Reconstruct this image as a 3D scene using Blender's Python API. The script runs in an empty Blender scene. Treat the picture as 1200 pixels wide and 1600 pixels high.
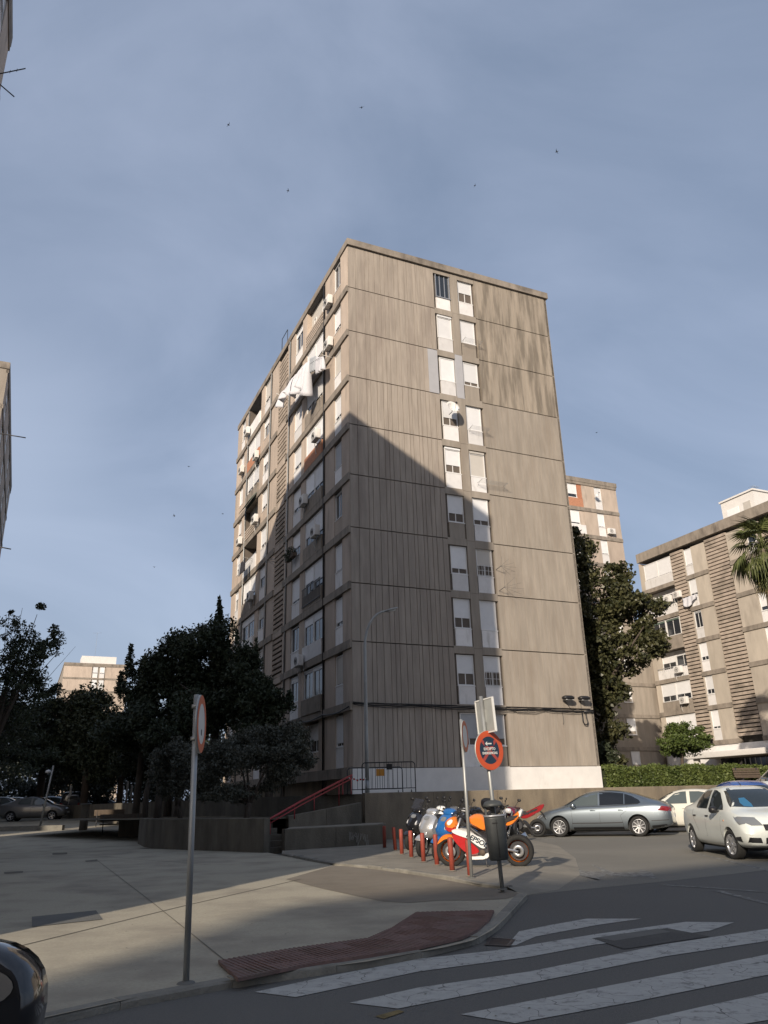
import bpy, bmesh, math, random
import numpy as np
from mathutils import Vector, Matrix, noise
from mathutils.bvhtree import BVHTree
from mathutils.geometry import tessellate_polygon
R = math.radians
rnd = random.Random(7)
sc = bpy.context.scene
col = sc.collection
# ------------------------------------------------------------------ camera
EYE = 1.4; PITCH = R(20.423); ROLL = R(-1.528); FPX = 1208.9
cam = bpy.data.cameras.new('camera'); camo = bpy.data.objects.new('camera', cam); col.objects.link(camo)
cam.sensor_fit = 'VERTICAL'; cam.sensor_height = 36; cam.lens = 36 * FPX / 1600
cam.clip_start = .05; cam.clip_end = 3000
_f = Vector((0, math.cos(PITCH), math.sin(PITCH))); _u0 = Vector((0, -math.sin(PITCH), math.cos(PITCH))); _x0 = Vector((1, 0, 0))
CX = _x0 * math.cos(ROLL) + _u0 * math.sin(ROLL); CU = -_x0 * math.sin(ROLL) + _u0 * math.cos(ROLL)
camo.matrix_world = Matrix(((CX.x, CU.x, -_f.x, 0), (CX.y, CU.y, -_f.y, 0), (CX.z, CU.z, -_f.z, EYE), (0, 0, 0, 1)))
sc.camera = camo
# ------------------------------------------------------------------ light
SUN_AZ = R(-160.4); SUN_EL = R(22.0)
sdir = Vector((math.sin(SUN_AZ) * math.cos(SUN_EL), math.cos(SUN_AZ) * math.cos(SUN_EL), math.sin(SUN_EL)))
sl = bpy.data.lights.new('sun', 'SUN'); sl.energy = 5.0; sl.angle = R(.55); sl.color = (1, .87, .71)
slo = bpy.data.objects.new('sun', sl); col.objects.link(slo)
slo.rotation_euler = sdir.to_track_quat('Z', 'Y').to_euler(); slo.location = (-30, -60, 60)
w = bpy.data.worlds.new('World'); sc.world = w; w.use_nodes = True
nt = w.node_tree; nt.nodes.clear()
N = nt.nodes.new; Lk = nt.links.new
out = N('ShaderNodeOutputWorld'); bg = N('ShaderNodeBackground'); bg.inputs[1].default_value = .1
sky = N('ShaderNodeTexSky'); sky.sky_type = 'NISHITA'; sky.sun_disc = False; sky.sun_elevation = SUN_EL; sky.sun_rotation = SUN_AZ % (2 * math.pi)
sky.air_density = 1; sky.dust_density = 3.5; sky.ozone_density = 1
tc = N('ShaderNodeTexCoord')
mp = N('ShaderNodeMapping'); mp.inputs['Scale'].default_value = (1, 1, 1.7); mp.inputs['Rotation'].default_value = (R(12), R(-28), 0); mp.inputs['Location'].default_value = (.35, .2, .1)
Lk(tc.outputs['Generated'], mp.inputs[0])
n1 = N('ShaderNodeTexNoise'); n1.inputs['Scale'].default_value = 1.7; n1.inputs['Detail'].default_value = 8; n1.inputs['Roughness'].default_value = .52; n1.inputs['Distortion'].default_value = .9
Lk(mp.outputs[0], n1.inputs['Vector'])
# dark veil of altostratus to the upper left of the tower
dn = N('ShaderNodeVectorMath'); dn.operation = 'DISTANCE'
wv = N('ShaderNodeVectorMath'); wv.operation = 'MULTIPLY_ADD'
n3 = N('ShaderNodeTexNoise'); n3.inputs['Scale'].default_value = 2.2; n3.inputs['Detail'].default_value = 3
Lk(tc.outputs['Generated'], n3.inputs['Vector'])
Lk(n3.outputs['Color'], wv.inputs[0]); wv.inputs[1].default_value = (.45, .45, .45); Lk(tc.outputs['Generated'], wv.inputs[2])
Lk(wv.outputs[0], dn.inputs[0]); dn.inputs[1].default_value = (-.40 + .22, .83 + .22, .39 + .22)
mr = N('ShaderNodeMapRange'); mr.interpolation_type = 'SMOOTHSTEP'
mr.inputs['From Min'].default_value = .02; mr.inputs['From Max'].default_value = .27; mr.inputs['To Min'].default_value = 0; mr.inputs['To Max'].default_value = 1
Lk(dn.outputs['Value'], mr.inputs['Value'])
cr = N('ShaderNodeValToRGB'); cr.color_ramp.elements[0].position = .34; cr.color_ramp.elements[1].position = .70
cr.color_ramp.elements[0].color = (2.7, 3.45, 4.9, 1); cr.color_ramp.elements[1].color = (4.9, 5.7, 7.5, 1)
Lk(n1.outputs['Fac'], cr.inputs[0])
mc = N('ShaderNodeMix'); mc.data_type = 'RGBA'; Lk(mr.outputs[0], mc.inputs['Factor']); mc.inputs['A'].default_value = (5.3, 6.15, 7.9, 1); Lk(cr.outputs[0], mc.inputs['B'])
m1 = N('ShaderNodeMix'); m1.data_type = 'RGBA'; m1.inputs['Factor'].default_value = .62
Lk(sky.outputs[0], m1.inputs['A']); Lk(mc.outputs['Result'], m1.inputs['B'])
sz_ = N('ShaderNodeSeparateXYZ'); Lk(tc.outputs['Generated'], sz_.inputs[0])
mz = N('ShaderNodeMapRange'); mz.interpolation_type = 'SMOOTHSTEP'; mz.inputs['From Min'].default_value = -.02; mz.inputs['From Max'].default_value = .52; mz.inputs['To Min'].default_value = .0; mz.inputs['To Max'].default_value = 0
Lk(sz_.outputs['Z'], mz.inputs['Value'])
m2 = N('ShaderNodeMix'); m2.data_type = 'RGBA'; Lk(mz.outputs[0], m2.inputs['Factor']); Lk(m1.outputs['Result'], m2.inputs['A']); m2.inputs['B'].default_value = (4.0, 4.75, 6.2, 1)
Lk(m2.outputs['Result'], bg.inputs[0]); Lk(bg.outputs[0], out.inputs[0])
sc.view_settings.view_transform = 'Standard'; sc.view_settings.look = 'None'; sc.view_settings.exposure = .12; sc.view_settings.gamma = 1
try: sc.view_settings.use_curve_mapping = False
except Exception: pass
sc.cycles.max_bounces = 6; sc.cycles.diffuse_bounces = 3; sc.cycles.glossy_bounces = 3; sc.cycles.transparent_max_bounces = 6
# ------------------------------------------------------------------ surveying helpers (photograph survey -> world metres)
def ray(px, py): return _f + CX * ((px - 600) / FPX) - CU * ((py - 800) / FPX)
def G(px, py, z=0.):
    d = ray(px, py); t = (z - EYE) / d.z; return Vector((d.x * t, d.y * t, z))
def at(px, py, Y):
    d = ray(px, py); t = Y / d.y; return Vector((d.x * t, Y, EYE + d.z * t))
def onp(px, py, P, n):
    d = ray(px, py); o = Vector((0, 0, EYE)); return o + d * ((P - o).dot(n) / d.dot(n))
ANG = .4277169
g = Vector((math.cos(ANG), math.sin(ANG), 0)); l = Vector((-g.y, g.x, 0))
CO = Vector((-1.6253, 34.9257, 0)); Z0 = 2.7105; FH = 2.75
# ------------------------------------------------------------------ materials
MATS = {}
def pm(name, base, rough=.8, var=.12, scale=3., streak=None, bump=.0, bscale=40., metal=0., spec=.4, coat=0., dirt=None, rand=0., detail=5, dirt_scale=(.6, .6, .6), dirt_lo=.5, dirt_hi=.7):
    m = bpy.data.materials.new(name); m.use_nodes = True; t = m.node_tree; b = t.nodes['Principled BSDF']
    b.inputs['Roughness'].default_value = rough; b.inputs['Metallic'].default_value = metal
    b.inputs['Specular IOR Level'].default_value = spec; b.inputs['Coat Weight'].default_value = coat; b.inputs['Coat Roughness'].default_value = .06
    geo = t.nodes.new('ShaderNodeNewGeometry')
    c = (*base, 1)
    if var == 0 and dirt is None and rand == 0: b.inputs['Base Color'].default_value = c
    else:
        mp = t.nodes.new('ShaderNodeMapping'); mp.inputs['Scale'].default_value = streak or (1, 1, 1); t.links.new(geo.outputs['Position'], mp.inputs[0])
        n = t.nodes.new('ShaderNodeTexNoise'); n.inputs['Scale'].default_value = scale; n.inputs['Detail'].default_value = detail; n.inputs['Roughness'].default_value = .62
        t.links.new(mp.outputs[0], n.inputs['Vector'])
        r = t.nodes.new('ShaderNodeMapRange'); r.inputs['From Min'].default_value = .3; r.inputs['From Max'].default_value = .7
        r.inputs['To Min'].default_value = 1 - var; r.inputs['To Max'].default_value = 1 + var; t.links.new(n.outputs['Fac'], r.inputs['Value'])
        v = r.outputs[0]
        if rand:
            oi = t.nodes.new('ShaderNodeObjectInfo'); r2 = t.nodes.new('ShaderNodeMapRange'); r2.inputs['To Min'].default_value = 1 - rand; r2.inputs['To Max'].default_value = 1 + rand
            t.links.new(oi.outputs['Random'], r2.inputs['Value']); mu = t.nodes.new('ShaderNodeMath'); mu.operation = 'MULTIPLY'
            t.links.new(v, mu.inputs[0]); t.links.new(r2.outputs[0], mu.inputs[1]); v = mu.outputs[0]
        vm = t.nodes.new('ShaderNodeVectorMath'); vm.operation = 'SCALE'; vm.inputs[0].default_value = base; t.links.new(v, vm.inputs['Scale'])
        o = vm.outputs[0]
        if dirt is not None:
            mp2 = t.nodes.new('ShaderNodeMapping'); mp2.inputs['Scale'].default_value = dirt_scale; mp2.inputs['Location'].default_value = (3.1, 7.7, 1.3); t.links.new(geo.outputs['Position'], mp2.inputs[0])
            n2 = t.nodes.new('ShaderNodeTexNoise'); n2.inputs['Scale'].default_value = 1; n2.inputs['Detail'].default_value = 7; n2.inputs['Roughness'].default_value = .6
            t.links.new(mp2.outputs[0], n2.inputs['Vector'])
            r3 = t.nodes.new('ShaderNodeMapRange'); r3.inputs['From Min'].default_value = dirt_lo; r3.inputs['From Max'].default_value = dirt_hi; t.links.new(n2.outputs['Fac'], r3.inputs['Value'])
            mx = t.nodes.new('ShaderNodeMix'); mx.data_type = 'RGBA'; t.links.new(r3.outputs[0], mx.inputs['Factor']); t.links.new(o, mx.inputs['A']); mx.inputs['B'].default_value = (*dirt, 1); o = mx.outputs['Result']
        t.links.new(o, b.inputs['Base Color'])
    if bump:
        nb = t.nodes.new('ShaderNodeTexNoise'); nb.inputs['Scale'].default_value = bscale; nb.inputs['Detail'].default_value = 4; t.links.new(geo.outputs['Position'], nb.inputs['Vector'])
        bp = t.nodes.new('ShaderNodeBump'); bp.inputs['Strength'].default_value = bump; bp.inputs['Distance'].default_value = .02
        t.links.new(nb.outputs['Fac'], bp.inputs['Height']); t.links.new(bp.outputs[0], b.inputs['Normal'])
    MATS[name] = m
    return m
M = MATS
pm('concrete_panel', (.318, .276, .236), .9, .17, 1.6, (3.2, 3.2, .35), bump=.3, dirt=(.225, .188, .162), rand=.05, dirt_scale=(1.1, 1.1, .2), dirt_lo=.5, dirt_hi=.76)
pm('concrete_stained', (.30, .258, .212), .9, .14, 1., (4.2, 4.2, .35), bump=.3, dirt=(.175, .150, .122), rand=.03, dirt_scale=(2.6, 2.6, .33), dirt_lo=.44, dirt_hi=.60)
pm('concrete_smooth', (.285, .25, .212), .9, .15, 1.6, (2.2, 2.2, .3), bump=.2, dirt=(.245, .208, .172), rand=.04, dirt_scale=(.8, .8, .25))
pm('groove_dark', (.12, .10, .085), .95, .1)
pm('concrete_band', (.25, .216, .182), .9, .18, 2., (1.5, 1.5, .6), bump=.2, dirt=(.13, .112, .095), dirt_scale=(1.2, 1.2, .7))
pm('side_panel', (.44, .365, .305), .9, .12, 1.2, (1.3, 1.3, .4), bump=.15, dirt=(.25, .21, .18), rand=.1, dirt_scale=(1.4, 1.4, .3), dirt_lo=.55, dirt_hi=.8)
pm('louvre_concrete', (.40, .335, .28), .9, .15, 2., bump=.1, dirt=(.2, .17, .14))
pm('grey_paint', (.37, .37, .39), .8, .05, 2.)
pm('white_paint', (.66, .64, .62), .75, .06, 2., dirt=(.45, .43, .40), dirt_scale=(1.5, 1.5, .6), dirt_lo=.6, dirt_hi=.9)
pm('white_spandrel', (.66, .645, .64), .7, .06, 3., rand=.14, dirt=(.36, .34, .31), dirt_scale=(2.5, 2.5, .8), dirt_lo=.56, dirt_hi=.9)
pm('pvc_white', (.68, .67, .66), .45, .03, 5.)
pm('aluminium', (.42, .43, .45), .4, .05, 4., metal=.6)
pm('terracotta', (.42, .20, .12), .85, .15, 8.)
pm('brick_red', (.40, .17, .10), .85, .2, 10.)
pm('recess_shade', (.07, .065, .06), .95, .2)  # near-black colour paints shade behind louvre slats and under the grate
pm('curtain', (.45, .42, .38), .9, .1, 12., (8, 8, .5))
pm('green_cloth', (.03, .12, .10), .8, .1)
def glassy(name, colr, rough=.06, spec=.8):
    m = pm(name, colr, rough, .0, spec=spec); return m
glassy('window_glass', (.022, .026, .032)); glassy('car_glass', (.018, .024, .026), .04); glassy('tinted_glass', (.008, .009, .010), .05)
glassy('car_glass_light', (.07, .085, .085), .05)
glassy('lamp_glass', (.55, .56, .58), .1); glassy('headlamp_glass', (.16, .17, .18), .04)
_m = glassy('smoke_screen', (.03, .03, .035), .05); _m.node_tree.nodes['Principled BSDF'].inputs['Alpha'].default_value = .55; glassy('red_lens', (.18, .008, .012), .12); glassy('amber_lens', (.55, .17, .02), .15)
pm('galvanised', (.33, .34, .34), .5, .12, 9., (1, 1, .3), metal=.55, dirt=(.22, .21, .19), dirt_scale=(6, 6, 1.5), dirt_lo=.5, dirt_hi=.8)
pm('steel_dark', (.06, .06, .065), .5, .1, 10., metal=.5)
pm('chrome', (.6, .6, .6), .18, 0, metal=1.)
pm('black_plastic', (.014, .014, .016), .42, .1, 10.)
pm('black_gloss', (.010, .010, .012), .12, 0, coat=.6, spec=.6)
pm('rubber', (.018, .018, .018), .85, .15, 20.)
pm('bin_grey', (.045, .05, .052), .45, .08, 12., dirt=(.08, .08, .075), dirt_scale=(5, 5, 2), dirt_lo=.55, dirt_hi=.85)
pm('bollard_red', (.27, .055, .036), .55, .15, 9., dirt=(.2, .055, .04), dirt_scale=(9, 9, 4))
pm('rail_red', (.30, .035, .04), .5, .15, 9.)
pm('sign_red', (.52, .085, .03), .45, .05, 5.); pm('sign_blue', (.018, .035, .06), .4, .05, 5.); pm('sign_x', (.34, .06, .05), .45, .05, 5.)
pm('sign_white', (.62, .62, .60), .4, .04, 4.); pm('sign_back', (.36, .37, .36), .45, .08, 5., metal=.3)
pm('orange_plate', (.5, .22, .03), .6, .05)
pm('silver_paint', (.20, .235, .268), .32, 0, metal=.75, coat=.8)
pm('white_car_paint', (.62, .65, .62), .28, .02, 3., coat=.7); pm('cream_car_paint', (.60, .585, .52), .3, .02, 3., coat=.7)
pm('blue_car_paint', (.02, .07, .28), .25, 0, coat=.9); pm('grey_car_paint', (.14, .14, .14), .3, 0, metal=.4, coat=.7); pm('dark_car_paint', (.02, .025, .035), .25, 0, coat=.8)
pm('alloy', (.55, .56, .58), .3, .03, 10., metal=.8)
pm('scooter_silver', (.5, .51, .53), .25, 0, metal=.6, coat=.8); pm('scooter_blue', (.015, .11, .33), .22, 0, coat=.9); pm('moto_orange', (.70, .19, .02), .25, 0, coat=.9)
pm('moto_red', (.42, .018, .02), .22, 0, coat=.9); pm('moto_white', (.75, .75, .73), .25, 0, coat=.8); pm('seat_vinyl', (.022, .022, .024), .6, .1, 12.)
pm('crimson', (.26, .012, .016), .28, 0, coat=.8)
pm('burgundy', (.16, .012, .03), .3, 0, coat=.8)
pm('asphalt', (.106, .104, .098), .92, .26, 45., bump=.55, bscale=90, dirt=(.115, .113, .106), dirt_scale=(.28, .28, .28), dirt_lo=.42, dirt_hi=.68, detail=9)
pm('asphalt_brown', (.165, .142, .112), .92, .12, 3., bump=.4, bscale=90, dirt=(.21, .185, .15), dirt_scale=(.5, .5, .5), dirt_lo=.4, dirt_hi=.75, detail=9)
pm('plaza_concrete', (.345, .314, .245), .88, .13, 30., bump=.25, bscale=70, dirt=(.23, .205, .165), dirt_scale=(.9, .9, .9), dirt_lo=.45, dirt_hi=.7, detail=9)
pm('asphalt_lit', (.165, .157, .137), .92, .24, 38., bump=.5, bscale=90, dirt=(.20, .19, .165), dirt_scale=(.35, .35, .35), dirt_lo=.42, dirt_hi=.7, detail=9)  # lighter copy of asphalt, sunlight is put into the colour
pm('pad_concrete', (.235, .215, .178), .9, .12, 2.5, bump=.4, bscale=50, dirt=(.17, .157, .132), dirt_scale=(1, 1, 1), dirt_lo=.45, dirt_hi=.7, detail=9)
pm('kerb_concrete', (.20, .19, .165), .9, .2, 5., bump=.6, bscale=35, rand=.14)
pm('joint_dark', (.13, .118, .096), .95, .1)
pm('patch_dark', (.12, .12, .112), .9, .12, 3., bump=.3)
pm('tile_red', (.155, .098, .088), .85, .18, 8., rand=.16, dirt=(.13, .1, .085), dirt_scale=(2.5, 2.5, 2.5), dirt_lo=.5, dirt_hi=.75)
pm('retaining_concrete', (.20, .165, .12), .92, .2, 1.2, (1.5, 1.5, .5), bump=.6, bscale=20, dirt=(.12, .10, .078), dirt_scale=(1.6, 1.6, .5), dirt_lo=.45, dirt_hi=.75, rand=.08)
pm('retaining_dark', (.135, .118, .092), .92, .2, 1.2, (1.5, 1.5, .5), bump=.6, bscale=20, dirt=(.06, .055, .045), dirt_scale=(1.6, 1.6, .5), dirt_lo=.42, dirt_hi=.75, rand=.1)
pm('block_panel', (.42, .372, .315), .9, .12, 1.2, (1.3, 1.3, .4), dirt=(.27, .235, .2), rand=.08, dirt_scale=(1.4, 1.4, .3), dirt_lo=.55, dirt_hi=.8)
pm('soil', (.09, .075, .05), .95, .2, 5., bump=.5)
pm('bark', (.075, .06, .048), .95, .25, 9., (2, 2, .4), bump=.6)
pm('palm_bark', (.16, .13, .10), .95, .25, 6., (1, 1, 5), bump=.6)
pm('wood_old', (.10, .075, .055), .8, .2, 8.)
pm('cloth_white', (.56, .56, .60), .9, .04, 6.); pm('cloth_dark', (.03, .03, .04), .9, .2, 9.); pm('cloth_grey', (.35, .37, .4), .9, .1, 9.); pm('cloth_pink', (.45, .28, .24), .9, .2, 9.)
pm('chalk', (.27, .255, .23), .95, .1); pm('yellow_paint', (.16, .12, .05), .9, .3, 12.)
pm('card_blue', (.03, .13, .25), .6, .1)
pm('trench_grey', (.06, .06, .058), .9, .25, 40., dirt=(.09, .088, .082), dirt_scale=(2, 2, 2))
pm('roof_felt', (.12, .12, .12), .95, .1)
def paint_mat():
    m = pm('road_paint', (.37, .37, .35), .85, .1, 6., bump=.3, bscale=90); t = m.node_tree; b = t.nodes['Principled BSDF']
    src = b.inputs['Base Color'].links[0].from_socket
    geo = [n for n in t.nodes if n.type == 'NEW_GEOMETRY'][0]
    wn = t.nodes.new('ShaderNodeTexNoise'); wn.inputs['Scale'].default_value = 3.; t.links.new(geo.outputs['Position'], wn.inputs['Vector'])
    vm = t.nodes.new('ShaderNodeVectorMath'); vm.operation = 'MULTIPLY_ADD'; t.links.new(wn.outputs['Color'], vm.inputs[0]); vm.inputs[1].default_value = (.35, .35, .35); t.links.new(geo.outputs['Position'], vm.inputs[2])
    vo = t.nodes.new('ShaderNodeTexVoronoi'); vo.feature = 'DISTANCE_TO_EDGE'; vo.inputs['Scale'].default_value = 2.9; t.links.new(vm.outputs[0], vo.inputs['Vector'])
    r = t.nodes.new('ShaderNodeMapRange'); r.inputs['From Min'].default_value = .001; r.inputs['From Max'].default_value = .012; t.links.new(vo.outputs['Distance'], r.inputs['Value'])
    n2 = t.nodes.new('ShaderNodeTexNoise'); n2.inputs['Scale'].default_value = 7; n2.inputs['Detail'].default_value = 9; n2.inputs['Roughness'].default_value = .75; t.links.new(geo.outputs['Position'], n2.inputs['Vector'])
    r2 = t.nodes.new('ShaderNodeMapRange'); r2.inputs['From Min'].default_value = .34; r2.inputs['From Max'].default_value = .48; r2.inputs['To Min'].default_value = .3; t.links.new(n2.outputs['Fac'], r2.inputs['Value'])
    mu = t.nodes.new('ShaderNodeMath'); mu.operation = 'MULTIPLY'; t.links.new(r.outputs[0], mu.inputs[0]); t.links.new(r2.outputs[0], mu.inputs[1])
    mx = t.nodes.new('ShaderNodeMix'); mx.data_type = 'RGBA'; t.links.new(mu.outputs[0], mx.inputs['Factor']); mx.inputs['A'].default_value = (.085, .084, .08, 1); t.links.new(src, mx.inputs['B'])
    t.links.new(mx.outputs['Result'], b.inputs['Base Color']); return m
paint_mat()
def paint_worn():
    m = M['road_paint'].copy(); m.name = 'road_paint_worn'; t = m.node_tree
    for n in t.nodes:
        if n.type == 'MAP_RANGE' and abs(n.inputs['From Min'].default_value - .34) < 1e-4: n.inputs['From Min'].default_value = .42; n.inputs['From Max'].default_value = .72; n.inputs['To Min'].default_value = 0
    M['road_paint_worn'] = m
paint_worn()
def shutter_mat(name, base):
    m = pm(name, base, .55, .04, 3., rand=.12); t = m.node_tree; b = t.nodes['Principled BSDF']
    geo = [n for n in t.nodes if n.type == 'NEW_GEOMETRY'][0]
    sx = t.nodes.new('ShaderNodeSeparateXYZ'); t.links.new(geo.outputs['Position'], sx.inputs[0])
    mu = t.nodes.new('ShaderNodeMath'); mu.operation = 'MULTIPLY'; mu.inputs[1].default_value = 2 * math.pi / .055; t.links.new(sx.outputs['Z'], mu.inputs[0])
    si = t.nodes.new('ShaderNodeMath'); si.operation = 'SINE'; t.links.new(mu.outputs[0], si.inputs[0])
    bp = t.nodes.new('ShaderNodeBump'); bp.inputs['Strength'].default_value = .25; bp.inputs['Distance'].default_value = .008; t.links.new(si.outputs[0], bp.inputs['Height']); t.links.new(bp.outputs[0], b.inputs['Normal'])
shutter_mat('shutter_white', (.70, .70, .71)); shutter_mat('shutter_cream', (.50, .47, .43)); shutter_mat('shutter_grey', (.36, .37, .39)); shutter_mat('shutter_green', (.10, .14, .12))
def leaf_mat(name, a, bcol, rough=.55):
    m = bpy.data.materials.new(name); m.use_nodes = True; t = m.node_tree; b = t.nodes['Principled BSDF']; b.inputs['Roughness'].default_value = rough; b.inputs['Specular IOR Level'].default_value = .3
    geo = t.nodes.new('ShaderNodeNewGeometry'); r = t.nodes.new('ShaderNodeValToRGB'); r.color_ramp.elements[0].color = (*a, 1); r.color_ramp.elements[1].color = (*bcol, 1)
    n = t.nodes.new('ShaderNodeTexNoise'); n.inputs['Scale'].default_value = 1.1; t.links.new(geo.outputs['Position'], n.inputs['Vector'])
    ad = t.nodes.new('ShaderNodeMath'); ad.operation = 'MULTIPLY_ADD'; t.links.new(geo.outputs['Random Per Island'], ad.inputs[0]); ad.inputs[1].default_value = .6; 
    s2 = t.nodes.new('ShaderNodeMath'); s2.operation = 'MULTIPLY_ADD'; t.links.new(n.outputs['Fac'], s2.inputs[0]); s2.inputs[1].default_value = 1.2; s2.inputs[2].default_value = -.4
    t.links.new(s2.outputs[0], ad.inputs[2]); t.links.new(ad.outputs[0], r.inputs[0]); t.links.new(r.outputs[0], b.inputs['Base Color'])
    M[name] = m
leaf_mat('leaf_dark', (.016, .023, .012), (.055, .066, .034)); leaf_mat('leaf_olive', (.045, .048, .036), (.105, .108, .085))
leaf_mat('leaf_magnolia', (.018, .024, .010), (.085, .082, .038), .4); leaf_mat('leaf_bright', (.035, .055, .014), (.11, .135, .036)); leaf_mat('leaf_citrus', (.035, .055, .012), (.09, .12, .03))
leaf_mat('leaf_palm', (.04, .055, .015), (.12, .13, .045)); leaf_mat('leaf_far', (.02, .025, .018), (.05, .055, .035)); leaf_mat('leaf_dry', (.10, .075, .04), (.2, .16, .09))
# ------------------------------------------------------------------ object helpers
def tag(o, label=None, cat=None, group=None, kind=None):
    if label: o['label'] = label
    if cat: o['category'] = cat
    if group: o['group'] = group
    if kind: o['kind'] = kind
    return o
def empty(name, loc=(0, 0, 0), rz=0., label=None, cat=None, group=None, kind=None, rot=None):
    o = bpy.data.objects.new(name, None); col.objects.link(o); o.location = loc; o.rotation_euler = rot or (0, 0, rz); o.empty_display_size = .2
    return tag(o, label, cat, group, kind)
def link(name, me, mat=None, parent=None, loc=None, rot=None):
    o = bpy.data.objects.new(name, me); col.objects.link(o)
    if mat is not None and not me.materials: me.materials.append(M[mat] if isinstance(mat, str) else mat)
    if parent: o.parent = parent
    if loc: o.location = loc
    if rot: o.rotation_euler = rot
    return o
def kids(o): return [c for c in bpy.data.objects if c.parent == o]
def copy_tree(o, parent=None, cache=None):
    if cache is None:
        cache = {}
        for c in bpy.data.objects:
            if c.parent: cache.setdefault(c.parent.name, []).append(c)
    c = o.copy(); col.objects.link(c); c.parent = parent
    for k in cache.get(o.name, []): copy_tree(k, c, cache)
    return c
class MB:
    def __init__(s): s.v = []; s.f = []; s.sm = []
    def add(s, vs, fs, smooth=False):
        n = len(s.v); s.v += [tuple(p) for p in vs]; s.f += [tuple(i + n for i in f) for f in fs]; s.sm += [smooth] * len(fs); return s
    def box(s, x0, x1, y0, y1, z0, z1, mtx=None):
        vs = [(x, y, z) for z in (z0, z1) for y in (y0, y1) for x in (x0, x1)]
        if mtx: vs = [mtx @ Vector(p) for p in vs]
        return s.add(vs, [(0, 2, 3, 1), (4, 5, 7, 6), (0, 1, 5, 4), (2, 6, 7, 3), (0, 4, 6, 2), (1, 3, 7, 5)])
    def bevbox(s, x0, x1, y0, y1, z0, z1, b=.01, mtx=None):
        bm = bmesh.new(); bmesh.ops.create_cube(bm, size=1)
        for v in bm.verts: v.co = Vector(((x0 + x1) / 2 + v.co.x * (x1 - x0), (y0 + y1) / 2 + v.co.y * (y1 - y0), (z0 + z1) / 2 + v.co.z * (z1 - z0)))
        bmesh.ops.bevel(bm, geom=bm.edges[:], offset=b, segments=2, affect='EDGES', profile=.7)
        return s.frombm(bm, mtx, True)
    def frombm(s, bm, mtx=None, smooth=False):
        bm.verts.ensure_lookup_table(); bm.verts.index_update()
        vs = [(mtx @ v.co) if mtx else v.co.copy() for v in bm.verts]; s.add(vs, [[v.index for v in f.verts] for f in bm.faces], smooth); bm.free(); return s
    def tube(s, pts, r, seg=8, smooth=True, cap=True):
        pts = [Vector(p) for p in pts]; n = len(pts); rs = r if isinstance(r, (list, tuple)) else [r] * n
        rings = []; prev = None
        for i, p in enumerate(pts):
            d = (pts[min(i + 1, n - 1)] - pts[max(i - 1, 0)]).normalized()
            if prev is None: a = d.orthogonal().normalized()
            else: a = (prev - d * prev.dot(d)).normalized()
            prev = a; b = d.cross(a)
            rings.append([p + (a * math.cos(2 * math.pi * k / seg) + b * math.sin(2 * math.pi * k / seg)) * rs[i] for k in range(seg)])
        vs = [q for rg in rings for q in rg]; fs = []
        for i in range(n - 1):
            for k in range(seg): fs.append((i * seg + k, i * seg + (k + 1) % seg, (i + 1) * seg + (k + 1) % seg, (i + 1) * seg + k))
        if cap: fs += [tuple(range(seg - 1, -1, -1)), tuple((n - 1) * seg + k for k in range(seg))]
        return s.add(vs, fs, smooth)
    def lathe(s, prof, seg=24, mtx=None, smooth=True, close=False):
        vs = []; n = len(prof)
        for k in range(seg):
            a = 2 * math.pi * k / seg
            for (r, h) in prof: vs.append(Vector((r * math.cos(a), r * math.sin(a), h)))
        if mtx: vs = [mtx @ p for p in vs]
        fs = []
        for k in range(seg):
            k2 = (k + 1) % seg
            for i in range(n - (0 if close else 1)):
                j = (i + 1) % n; fs.append((k * n + i, k2 * n + i, k2 * n + j, k * n + j))
        return s.add(vs, fs, smooth)
    def loft(s, secs, smooth=True, cap=True):
        n = len(secs[0]); vs = [p for q in secs for p in q]; fs = []
        for i in range(len(secs) - 1):
            for k in range(n): fs.append((i * n + k, i * n + (k + 1) % n, (i + 1) * n + (k + 1) % n, (i + 1) * n + k))
        if cap: fs += [tuple(range(n - 1, -1, -1)), tuple((len(secs) - 1) * n + k for k in range(n))]
        return s.add(vs, fs, smooth)
    def prism(s, poly, h0, h1, mtx=None, smooth=False):
        n = len(poly); vs = [Vector((x, y, h0)) for x, y in poly] + [Vector((x, y, h1)) for x, y in poly]
        if mtx: vs = [mtx @ p for p in vs]
        tris = tessellate_polygon([[Vector((x, y, 0)) for x, y in poly]])
        fs = [tuple(t) for t in tris] + [tuple(n + i for i in t[::-1]) for t in tris] + [(i, (i + 1) % n, n + (i + 1) % n, n + i) for i in range(n)]
        return s.add(vs, fs, smooth)
    def mesh(s, name, fix=True, auto=None):
        me = bpy.data.meshes.new(name); me.from_pydata(s.v, [], s.f)
        me.polygons.foreach_set('use_smooth', s.sm)
        if fix:
            bm = bmesh.new(); bm.from_mesh(me); bmesh.ops.recalc_face_normals(bm, faces=bm.faces[:]); bm.to_mesh(me); bm.free()
        me.update(); return me
    def build(s, name, mat, parent=None, loc=None, rot=None, fix=True):
        return link(name, s.mesh(name, fix), mat, parent, loc, rot)
XZ = Matrix(((1, 0, 0, 0), (0, 0, 1, 0), (0, 1, 0, 0), (0, 0, 0, 1)))      # poly (x,z), thickness along y
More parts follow.
